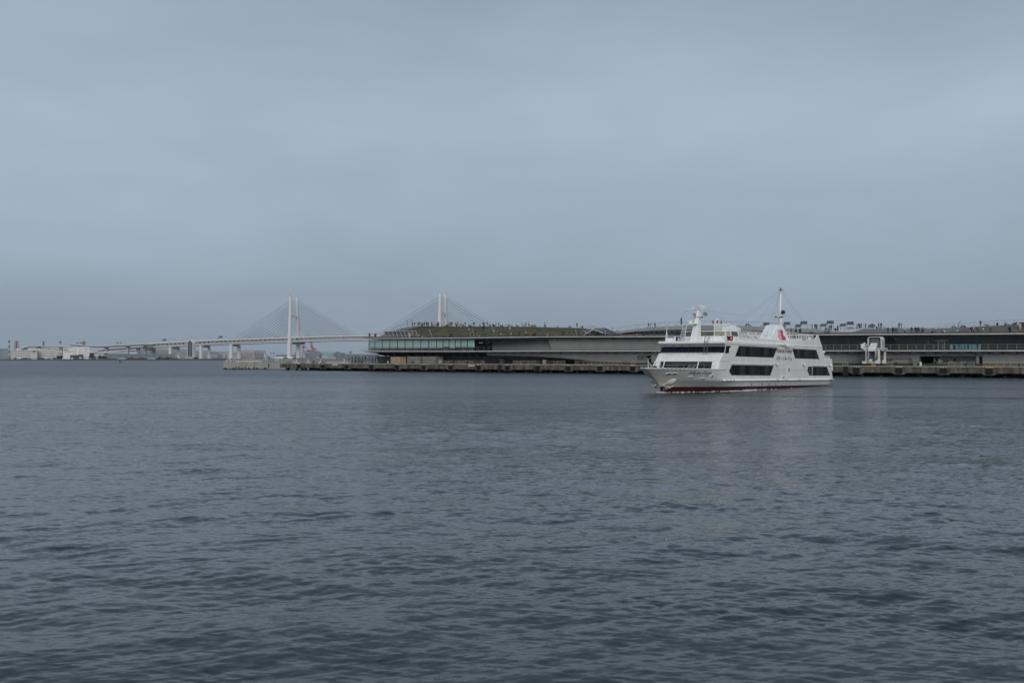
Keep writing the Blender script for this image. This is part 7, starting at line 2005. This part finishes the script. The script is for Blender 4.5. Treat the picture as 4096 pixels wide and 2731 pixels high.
# ------------------------------------------------------------------ roof furniture
def roof_things():
    # slatted pergola over the left roof corner
    o = pier_thing('roof_pergola', 0, 0, 0); tag(o, 'sloping slatted sun shade at the left corner of the planted roof', 'pergola')
    tb, tt = 12.6, 16.0
    n = 8
    for k in range(n + 1):
        a, za = pier(1545 + (1673 - 1545) * k / n, 1346.5, tb)
        b, zb = pier(1534 + (1662 - 1534) * k / n, 1321.5, tt)
        MB().bar((a, tb, z_eave(a) + 0.1), (b, tt, zb), 0.16, 0.16).build('rafter', M_RAILL, o)
        if k < n:
            a2, _ = pier(1545 + (1673 - 1545) * (k + 1) / n, 1346.5, tb)
            b2, zb2 = pier(1534 + (1662 - 1534) * (k + 1) / n, 1321.5, tt)
            q = [(a + 0.1, tb + 0.1, z_eave(a) + 0.25), (a2 - 0.1, tb + 0.1, z_eave(a) + 0.25), (b2 - 0.1, tt + 0.05, zb2 - 0.35), (b + 0.1, tt + 0.05, zb - 0.35)]
            MB().hexa(q, [(x, y + 0.06, z) for x, y, z in q]).build('shade_panel', mat('shade_slats', (0.055, 0.055, 0.055), 0.7, 0.2, 1), o)
    for f in (0.28, 0.93):
        a, z0 = pier(1545 - 11 * f, 1346.5 - 25 * f, tb + (tt - tb) * f); b, z1 = pier(1673 - 11 * f, 1346.5 - 25 * f, tb + (tt - tb) * f)
        t_ = tb + (tt - tb) * f - 0.12
        zz = z_eave(a) + 0.1 + (zb - z_eave(a) - 0.1) * f
        MB().bar((a, t_, zz), (b, t_, zz), 0.14, 0.14).build('purlin', M_RAILL, o)
    s, z = pier(1637, 1347, 11.6)
    v = pier_thing('vending_kiosk', s, 11.4, z_eave(s) + 0.06); tag(v, 'grey kiosk box with pale post in front of the slatted sun shade', 'kiosk')
    MB().box(0, 0.5, 0, 0.9, 0, 1.62).build('pale_post', M_WHITE, v); MB().box(0.55, 1.7, 0, 0.8, 0.5, 1.6).build('counter', M_RAIL, v); MB().box(0.6, 1.6, 0.1, 0.7, 0, 0.5).build('base', M_DARK, v)
    # two tall portal poles behind the crowd
    for px, lab in ((1629.5, 'left thin dark pole on the lawn crest near the crowd'), (1648, 'right thin dark pole on the lawn crest near the crowd')):
        s = ps(px, 33); p = pier_thing('dark_pole', s, 33, z_crest(s)); tag(p, lab, 'pole', 'dark poles on the crest')
        MB().tube((0, 0, -0.2), (0, 0, 2.6), 0.06, n=6).build('post', M_MULL, p); MB().tube((-0.6, 0, 2.5), (0.6, 0, 2.5), 0.035, n=5).build('arm', M_MULL, p)
    # bent lamp posts
    lamps = [(1727, 1716, 1317, 10.6, 'pale'), (1895, 1889, 1315, 10.6, 'pale'), (1973.5, 1965, 1294.6, 22, 'pale'), (1988, 1982, 1286, 33, 'dark'), (2030.5, 2036, 1282, 33, 'pale'), (2182, 2176.5, 1286.5, 33, 'dark'), (2226, 2234.6, 1284.5, 33, 'pale'), (2306.6, 2302, 1317.7, 10.6, 'pale'), (2358, 2368, 1308, 10.8, 'pale'), (2451.6, 2448, 1307.4, 10.6, 'dark'), (2544, 2549.5, 1297, 26, 'pale'), (2617, 2610.6, 1305.5, 10.6, 'dark'), (3453, 3453.8, 1291, 33, 'pale'), (3594, 3601, 1294, 33, 'dark'), (3752, 3761, 1301, 33, 'pale'), (3831.7, 3842, 1281, 33, 'dark'), (3988, 3993, 1275, 33, 'pale')]
    for i, (pb, pt, yt, t, c) in enumerate(lamps):
        s = ps(pb, t)
        zb = (z_ramp(s) + 0.05) if (t == 26) else z_roof(s, t)
        s2, z2 = pier(pt, yt, t)
        o = pier_thing('leaning_lamp', s, t, zb); tag(o, '%s bent lamp post on the terminal roof, %s from the left' % (c, ordinal(i + 1)), 'lamp post', 'bent lamp posts on the roof')
        m = M_RAILL if c == 'pale' else M_MULL
        h_ = z2 - zb
        MB().tube((0, 0, -0.1), ((s2 - s) * 0.25, 0, h_ * 0.5), 0.075, 0.06, n=6).build('shaft', m, o)
        MB().tube(((s2 - s) * 0.25, 0, h_ * 0.5), (s2 - s, 0, h_), 0.06, 0.07, n=6).build('lamp_arm', m, o)
    # dark sun canopies
    dk = mat('canopy_dark', (0.028, 0.027, 0.025), 0.6, 0.2, 2)
    for i, (a, b, y0, y1) in enumerate(((3048, 3078, 1290, 1303), (3130, 3162, 1287.5, 1300), (3197, 3230, 1284.5, 1297), (3302, 3336, 1282.5, 1296), (3382, 3416, 1286, 1300))):
        t = 26.0
        s0, s1 = ps(a, t), ps(b - 6, t)
        zt, zb = pz(a, y0, t), pz(a, y1, t)
        base = max(z_ramp(s0) if s0 < RS1 else 0, z_roof(s0, t))
        o = pier_thing('sun_canopy', s0, t, base); tag(o, 'dark tilted sun canopy on posts on the roof, %s from the left' % ordinal(i + 1), 'canopy', 'dark sun canopies')
        w = s1 - s0
        q = [(0, 1.2, zt - base), (w, 1.2, zt - base), (w + 0.55, -0.9, zb - base + 0.1), (0.55, -0.9, zb - base + 0.1)]
        MB().hexa(q, [(x, y, z - 0.09) for x, y, z in q]).build('shade', dk, o)
        for k in range(5):
            f = (k + 0.5) / 5
            MB().bar((w * f, 1.2, zt - base + 0.03), (w * f + 0.55, -0.9, zb - base + 0.13), 0.06, 0.05).build('slat', M_RAIL, o)
        for x in (0.35, w + 0.2): MB().bar((x, 0.2, 0), (x, 0.2, (zt + zb) / 2 - base), 0.12, 0.12).build('post', M_RAILL, o)
    for i, (a, b, y0, y1) in enumerate(((3122, 3142, 1301, 1310), (3178, 3206, 1297.5, 1309), (3277, 3306, 1295, 1306), (3356, 3384, 1294, 1306), (3470, 3500, 1298, 1310))):
        t = 30.0
        s0, s1 = ps(a, t), ps(b, t)
        zt, zb = pz(a, y0, t), pz(a, y1, t)
        base = max(z_ramp(s0) if s0 < RS1 else 0, z_roof(s0, t))
        o = pier_thing('wind_screen', s0, t, base); tag(o, 'grey slanted wind screen on the roof, %s from the left' % ordinal(i + 1), 'screen', 'grey wind screens')
        w = s1 - s0
        q = [(0.3, 0.3, zt - base), (w, 0.3, zt - base), (w - 0.2, 0, zb - base), (0, 0, zb - base)]
        MB().hexa(q, [(x, y + 0.08, z) for x, y, z in q]).build('panel', mat('screen_grey', (0.09, 0.09, 0.09), 0.6, 0.1, 2), o)
        for x in (0.3, w - 0.4): MB().bar((x, 0.3, 0), (x, 0.3, zb - base + 0.3), 0.1, 0.1).build('post', M_RAIL, o)
    # arched roof entrance
    s0 = ps(2373, 12)
    ze = z_eave(s0)
    o = pier_thing('roof_entrance', s0, 12.8, ze); tag(o, 'arched roof entrance with white gable beams and curved railing', 'roof entrance')
    def E(px, py, t=12.8):
        s, z = pier(px, py, t)
        return (s - s0, z - ze)
    gl, gp, gr = E(2336, 1340), E(2373, 1316.5), E(2413, 1331)
    MB().bar((gl[0], 0, gl[1]), (gp[0], 0, gp[1]), 0.2, 0.28).build('gable_beam', M_EDGE, o); MB().bar((gp[0], 0, gp[1] - 0.004), (gr[0], 0, gr[1]), 0.2, 0.28).build('gable_beam', M_EDGE, o)
    MB().prism_y([(gl[0], 0.05), (gl[0], gl[1]), (gp[0], gp[1] - 0.1), (gr[0], gr[1] - 0.1), (E(2433, 1340)[0], 0.05)], 0.25, 0.4).build('dark_front', M_DARK, o)
    rl = E(2345, 1325); 
    MB().hexa([(gl[0], 0.4, gl[1]), (gp[0], 0.4, gp[1] + 0.25), (E(2433, 1338)[0], 0.4, 0.3)], [(gl[0], 7.5, gl[1] + 0.5), (gp[0], 7.5, gp[1] + 0.6), (E(2433, 1338)[0], 7.5, 0.6)]).build('gable_roof', M_MULL, o)
    arch = [(2322, 1338), (2330, 1324), (2338, 1313), (2350, 1305), (2363, 1301), (2372, 1302.5), (2385, 1307), (2400, 1312.5), (2415, 1319), (2425, 1326), (2434, 1337)]
    up = [E(x, y, 14.5) for x, y in arch]
    lo = [E(2345 + (x - 2322) * 0.72, y + (8 if 2330 < x < 2430 else 0), 14.5) for x, y in arch]
    MB().path([(x, 1.7, z) for x, z in up], 0.06, 6).path([(x, 1.7, z) for x, z in lo], 0.05, 6).build('arch_rail', M_RAILL, o)
    for (x, z), (x2, z2) in zip(up[1:-1], lo[1:-1]): MB().tube((x, 1.7, z), (x2, 1.7, z2), 0.045, n=5).build('arch_post', M_RAIL, o)
    # kiosk at the right edge
    t = 20.0
    s0 = ps(4077, t); b = z_roof(s0, t)
    o = pier_thing('roof_kiosk', s0, t, b); tag(o, 'brown panelled kiosk with pale corner post at the right frame edge', 'kiosk')
    hk = pz(4080, 1292, t) - b
    MB().box(0, 0.45, 0, 3, 0, hk).build('corner_post', mat('kiosk_pale', (0.42, 0.40, 0.36), 0.6, 0.1, 1), o); MB().box(0.46, 6, 0.1, 3, 0, hk - 0.1).build('panel', mat('kiosk_brown', (0.075, 0.035, 0.025), 0.6, 0.2, 1), o); MB().box(-0.15, 6.2, -0.15, 3.2, hk, hk + 0.14).build('roof', M_MULL, o)
    # small white signs on the lawn edge
    for i, (px, py) in enumerate(((1676, 1339), (1690, 1346), (1876, 1317), (1975, 1323.5), (1917, 1344), (2004, 1336), (2045, 1335), (2190, 1338), (3932, 1315), (3830, 1322))):
        t = 11.0 if py > 1330 else (20.0 if px < 3000 else 16.0)
        s = ps(px, t); b = z_roof(s, t)
        o = pier_thing('notice_sign', s, t, b); tag(o, 'small white notice board on the roof, %s from the left' % ordinal([1676, 1690, 1876, 1917, 1975, 2004, 2045, 2190, 3830, 3932].index(px) + 1), 'sign', 'white notice boards on the roof')
        zc = max(0.35, pz(px, py, t) - b)
        MB().box(-0.2, 0.2, -0.04, 0, zc - 0.15, zc + 0.15).build('board', M_WHITE, o); MB().box(-0.03, 0.03, 0.002, 0.05, 0, zc).build('stake', M_RAIL, o)
roof_things()

# ------------------------------------------------------------------ people
def skin_body(verts, edges, radii, levels=1):
    me = bpy.data.meshes.new('person_skin')
    me.from_pydata(verts, edges, [])
    o = bpy.data.objects.new('person_skin', me)
    COL.objects.link(o)
    sk = o.modifiers.new('skin', 'SKIN')
    sk.use_smooth_shade = True
    for i, r in enumerate(radii):
        me.skin_vertices[0].data[i].radius = r if isinstance(r, tuple) else (r, r)
    me.skin_vertices[0].data[0].use_root = True
    sb = o.modifiers.new('sub', 'SUBSURF')
    sb.levels = levels; sb.render_levels = levels
    dg = bpy.context.evaluated_depsgraph_get()
    out_ = bpy.data.meshes.new_from_object(o.evaluated_get(dg))
    bpy.data.objects.remove(o)
    return out_
def person_mesh(pose):
    # pelvis, belly, chest, neck, head, crown, arms, legs
    V = [(0, 0, 0.93), (0, 0, 1.12), (0, 0, 1.36), (0, 0, 1.50), (0, -0.01, 1.60), (0, 0, 1.70)]
    Rr = [(0.155, 0.12), (0.135, 0.10), (0.17, 0.115), (0.055, 0.055), (0.085, 0.10), (0.065, 0.075)]
    Ed = [(0, 1), (1, 2), (2, 3), (3, 4), (4, 5)]
    def limb(base, pts, rad):
        p = base
        for q, r in zip(pts, rad):
            V.append(q); Rr.append((r, r)); Ed.append((p, len(V) - 1)); p = len(V) - 1
    if pose in ('stand', 'dress', 'walk'):
        k = 0.20 if pose == 'walk' else 0.03
        limb(2, [(-0.20, 0, 1.40), (-0.25, k * 0.5, 1.14), (-0.24, -k * 0.6 - 0.05, 0.90), (-0.23, -k * 0.7 - 0.07, 0.80)], [0.062, 0.048, 0.036, 0.034])
        limb(2, [(0.20, 0, 1.40), (0.25, -k * 0.5, 1.14), (0.24, k * 0.6 - 0.05, 0.90), (0.23, k * 0.7 - 0.07, 0.80)], [0.062, 0.048, 0.036, 0.034])
        limb(0, [(-0.09, k * 0.1, 0.85), (-0.10, k * 0.6 - 0.02, 0.48), (-0.10, k * 1.6, 0.09), (-0.10, k * 1.6 - 0.14, 0.04)], [0.095, 0.066, 0.044, 0.04])
        limb(0, [(0.09, -k * 0.1, 0.85), (0.10, -k * 0.9 - 0.02, 0.48), (0.10, -k * 1.2, 0.09), (0.10, -k * 1.2 - 0.14, 0.04)], [0.095, 0.066, 0.044, 0.04])
        if pose == 'dress':
            for i, (x, y, z) in enumerate(V):
                if 0.4 < z < 0.6 and abs(x) < 0.15: Rr[i] = (0.13, 0.13)
    elif pose == 'phone':
        limb(2, [(-0.20, 0, 1.40), (-0.26, -0.06, 1.16), (-0.10, -0.28, 1.30), (-0.04, -0.30, 1.38)], [0.062, 0.048, 0.036, 0.034])
        limb(2, [(0.20, 0, 1.40), (0.26, -0.06, 1.16), (0.10, -0.28, 1.30), (0.04, -0.30, 1.38)], [0.062, 0.048, 0.036, 0.034])
        limb(0, [(-0.09, 0, 0.85), (-0.11, -0.02, 0.48), (-0.12, 0, 0.09), (-0.13, -0.14, 0.04)], [0.095, 0.066, 0.044, 0.04])
        limb(0, [(0.09, 0, 0.85), (0.11, -0.02, 0.48), (0.12, 0, 0.09), (0.13, -0.14, 0.04)], [0.095, 0.066, 0.044, 0.04])
    else:                                            # sitting on the ground, knees drawn up
        dz_ = 0.93 - 0.13
        V[:] = [(x, y + 0.10 * (z - 0.93), z - dz_) for x, y, z in V]
        limb(2, [(-0.20, 0.04, 0.60), (-0.24, -0.14, 0.42), (-0.14, -0.36, 0.44), (-0.08, -0.44, 0.46)], [0.062, 0.048, 0.036, 0.034])
        limb(2, [(0.20, 0.04, 0.60), (0.24, -0.14, 0.42), (0.14, -0.36, 0.44), (0.08, -0.44, 0.46)], [0.062, 0.048, 0.036, 0.034])
        limb(0, [(-0.10, -0.10, 0.14), (-0.13, -0.42, 0.44), (-0.13, -0.64, 0.09), (-0.13, -0.78, 0.05)], [0.095, 0.07, 0.046, 0.04])
        limb(0, [(0.10, -0.10, 0.14), (0.13, -0.42, 0.44), (0.13, -0.64, 0.09), (0.13, -0.78, 0.05)], [0.095, 0.07, 0.046, 0.04])
    me = skin_body(V, Ed, Rr)
    off = 0.0 if pose != 'sit' else 0.80
    me.materials.clear()
    for _ in range(4): me.materials.append(None)
    idx = []
    for p in me.polygons:
        c = p.center
        z = c.z + off
        if pose == 'sit':
            if c.y < -0.02 and z < 1.30 and not (abs(c.x) > 0.16 and z > 1.15): k = 2
            else: k = None
        else: k = None
        if k is None:
            if z > 1.53: k = 3 if (z > 1.66 or c.y > 0.0) else 0
            elif z > 1.47 and abs(c.x) < 0.08: k = 0
            elif z > 0.92 - (0.0 if abs(c.x) < 0.18 else 0.05): k = 1
            elif abs(c.x) > 0.185 and z > 0.70: k = 0
            elif pose == 'dress' and z > 0.42: k = 1
            else: k = 2
        idx.append(k)
    me.polygons.foreach_set('material_index', idx)
    me.polygons.foreach_set('use_smooth', [True] * len(me.polygons))
    return me

def make_people():
    P = {k: person_mesh(k) for k in ('stand', 'walk', 'dress', 'phone', 'sit')}
    skin = mat('skin', (0.42, 0.27, 0.20), 0.6, 0.1, 4)
    hair = mat('hair', (0.018, 0.014, 0.012), 0.6, 0.2, 6)
    hairb = mat('hair_brown', (0.06, 0.035, 0.022), 0.6, 0.2, 6)
    tops = {'black': (0.015, 0.015, 0.017), 'white': (0.58, 0.58, 0.57), 'navy': (0.018, 0.022, 0.045), 'grey': (0.16, 0.16, 0.165), 'beige': (0.36, 0.29, 0.21), 'dark green': (0.03, 0.05, 0.035), 'pale blue': (0.28, 0.36, 0.45), 'red': (0.30, 0.03, 0.035)}
    legs = {'black': (0.014, 0.014, 0.016), 'dark blue': (0.02, 0.026, 0.045), 'grey': (0.10, 0.10, 0.10), 'khaki': (0.20, 0.16, 0.11)}
    tw = ['black'] * 13 + ['navy'] * 6 + ['white'] * 5 + ['grey'] * 4 + ['beige'] * 2 + ['dark green', 'pale blue', 'red']
    lw = ['black'] * 6 + ['dark blue'] * 4 + ['grey'] * 2 + ['khaki']
    rnd = random.Random(21)
    def place(zone, where, px, t, pose, z, k):
        s = ps(px, t)
        zz = z(s, t)
        tp, lg = rnd.choice(tw), rnd.choice(lw)
        if pose == 'stand': pose = rnd.choice(['stand', 'stand', 'phone', 'walk', 'dress'])
        if zone == 'hall': tp, lg = 'black', 'black'  # backlit silhouettes put into the colour: every hall figure is black
        o = link('person', P[pose])
        o.location = pw(s, t, zz)
        sc_ = rnd.uniform(0.94, 1.05)
        o.scale = (sc_, sc_, sc_)
        o.rotation_euler = (0, 0, rnd.uniform(0, 6.28) if pose != 'walk' else PROT + rnd.choice((1.57, -1.57)) + rnd.uniform(-0.4, 0.4))
        o.matrix_world
        for i, m in enumerate((skin, mat('top_' + tp, tops[tp], 0.85, 0.1, 4), mat('legs_' + lg, legs[lg], 0.85, 0.1, 4), hair if rnd.random() < 0.8 else hairb)):
            o.material_slots[i].link = 'OBJECT'
            o.material_slots[i].material = m
        act = {'stand': 'standing', 'walk': 'walking', 'dress': 'standing', 'phone': 'holding up a phone', 'sit': 'sitting'}[pose]
        tag(o, 'person in %s top %s %s, %s from left' % (tp, act, where, ordinal(k + 1)), 'person', zone_group[zone])
    zone_group = {'crest': 'people along the lawn crest', 'lawn': 'people on the lawn slope', 'eave': 'people along the roof edge walkway', 'right': 'people on the boarded roof at the right', 'rightup': 'people on the boarded slope crest', 'ramp': 'people on the raised ramp roof', 'hall': 'people inside the glass hall'}
    def zone(name, where, lst, z=z_roof):
        lst = sorted(lst, key=lambda e: e[0])
        for k, e in enumerate(lst): place(name, where, e[0], e[1], e[2], z, k)
    c1 = lambda xs, k='stand', t=33.0: [(1440 + x / 5.88, t + rnd.uniform(-1.2, 1.2), k) for x in xs]
    c2 = lambda xs, k='stand', t=33.0: [(1840 + x / 5.88, t + rnd.uniform(-1.0, 1.0), k) for x in xs]
    c3 = lambda xs, k='stand', t=33.0: [(2200 + x / 5.345, t + rnd.uniform(-0.6, 0.6), k) for x in xs]
    c4 = lambda xs, k='stand', t=33.0: [(3280 + x / 2.882, t + rnd.uniform(-0.6, 0.6), k) for x in xs]
    c8 = lambda xs, k='stand', t=24.0: [(2950 + x / 3.856, t + rnd.uniform(-0.6, 0.6), k) for x in xs]
    crest = c1([1240, 1290, 1355, 1383, 1410, 1436, 1478, 1500, 1522, 1565, 1583, 1605, 1690, 1762, 1790, 1828, 1850, 1925, 1975, 2085, 2135, 2165, 2255, 2300, 2330]) + c1([1460, 1600, 1675, 1700, 1815, 2035, 2055, 2110, 2280], 'sit')
    crest += c2([12, 30, 122, 320, 335, 545, 575, 645, 910, 1080, 1455, 1548, 1615, 1640, 1990]) + c2([62, 80, 210, 245, 275, 465, 700, 715, 780, 800, 838, 940, 1003, 1120, 1165, 1225, 1325, 1365, 1485, 1510, 1705, 1745, 1765, 2015, 2310], 'sit')
    crest += c3([578, 660]) + c3([395, 418, 685], 'sit')
    zone('crest', 'on the lawn crest', [e for e in crest], lambda s, t: z_roof(s, t) + 0.12)
    lawn = c2([30, 62, 535, 560], t=26) + c2([975, 1080, 1172], t=22.5) + c2([1030, 1380, 1405, 1500, 1540, 1775], t=15.5) + c2([1265, 1240, 1720, 1745, 1830, 1885, 1580], 'sit', 14.5)
    zone('lawn', 'on the lawn slope', lawn)
    eave = c1([215, 237, 345, 370, 2125, 2165], t=10.3) + c2([245, 305, 575, 612], t=10.3) + c3([262, 300, 410, 668, 755, 918, 1185, 1205], t=10.3) + c3([810, 1480, 1500, 1800, 1850, 2020], 'sit', 10.6)
    zone('eave', 'at the roof edge', eave)
    zr = lambda s, t: max(z_ramp(s) + 0.06 if s < RS1 else 0, z_roof(s, t))
    ramp = c3([2107, 2155, 2245], t=24) + c3([1440], 'sit', 24) + c8([1150, 1195, 1220, 1415, 1445, 1545]) + c8([140, 165, 1365, 1505], 'sit') + [(2760, 24, 'sit'), (2790, 24, 'stand'), (2852, 24, 'stand'), (2885, 24, 'stand')]
    zone('ramp', 'on the ramp roof', ramp, zr)
    low = c8([830, 890, 905, 955, 970, 1410], t=11) + c8([1115, 1140, 1350, 1380], 'sit', 11)
    right = low + c4([785, 835, 845, 870, 890, 975, 1055, 1095, 1108, 1130, 1142, 1170, 1187, 1335, 1745, 1770, 1810, 1827, 1965, 2182, 2196], t=11.5) + c4([1305, 1400, 1435, 1730], 'sit', 12)
    zone('right', 'on the right walkway', right)
    rup = c4([425, 445, 460, 475, 525, 600, 675, 690, 705, 910, 935, 1850]) + c4([340, 360, 650, 735, 180, 205], 'sit') + c4([1530, 1548, 1615, 1635, 1660, 1910, 1940, 2045, 2135, 2160, 2235, 2262], 'sit', 30)
    zone('rightup', 'on the boarded right slope', rup)
    zone('hall', 'in silhouette inside the hall', [(3836, 24, 'stand'), (3857, 24, 'stand'), (3873, 24, 'stand'), (3910, 24, 'stand'), (3797, 24, 'stand')], lambda s, t: z_dk2(s))
make_people()

# ------------------------------------------------------------------ foam along the hull
def make_foam():
    rnd = random.Random(9)
    mb = MB()
    def blob(p, r, h_):
        n = 7
        ring = [(p.x + r * rnd.uniform(0.6, 1.3) * math.cos(6.283 * i / n), p.y + r * 0.7 * rnd.uniform(0.6, 1.3) * math.sin(6.283 * i / n), 0.02) for i in range(n)]
        mb.add(ring + [(p.x, p.y, h_)], [(i, (i + 1) % n, n) for i in range(n)])
    A, Pd = Vector((0.613, 0.79, 0)), Vector((0.79, -0.613, 0))
    B0 = Vector((19.4, 129.9, 0))
    for k in range(240):
        u = rnd.random()
        if u < 0.2: a, p = rnd.uniform(0.2, 4), None
        else: a, p = rnd.gauss(12, 4.5), None
        if a < 0: continue
        hb = halfb(a, 0.0)
        p = hb + abs(rnd.gauss(0.15, 0.35 if u < 0.2 else 0.9)) + (0.08 * max(0, a - 5) if rnd.random() < 0.35 else 0)
        if rnd.random() < 0.25: p = hb + rnd.uniform(0.02, 0.2)
        q = B0 + A * a + Pd * p
        blob(q, rnd.uniform(0.06, 0.26), rnd.uniform(0.05, 0.16))
    for k in range(40):
        a = rnd.uniform(-0.4, 0.6)
        q = B0 + A * a + Pd * (halfb(max(0.02, a), 0) + rnd.uniform(0, 0.4)) * rnd.choice((1, -1))
        blob(q, rnd.uniform(0.05, 0.2), rnd.uniform(0.1, 0.22))
    o = mb.build('bow_wave_foam', mat('foam', (0.55, 0.57, 0.58), 0.7, 0.1, 3), None, True)
    tag(o, 'thin white foam along the port waterline of the ship', 'foam', kind='stuff')
make_foam()

# ------------------------------------------------------------------ air
def make_haze():
    m = bpy.data.materials.new('haze_air')
    m.use_nodes = True
    nd, lk = m.node_tree.nodes, m.node_tree.links
    nd.clear()
    o_ = nd.new('ShaderNodeOutputMaterial')
    v = nd.new('ShaderNodeVolumePrincipled')
    v.inputs['Color'].default_value = (0.86, 0.92, 1.0, 1)
    v.inputs['Density'].default_value = 0.00003
    v.inputs['Anisotropy'].default_value = 0.0
    lk.new(v.outputs[0], o_.inputs['Volume'])
    o = MB().box(-5200, 5200, -300, 7300, -4.5, 205).build('haze', m)
    tag(o, 'thin pale blue haze in the air over the harbour', 'haze', kind='stuff')
make_haze()
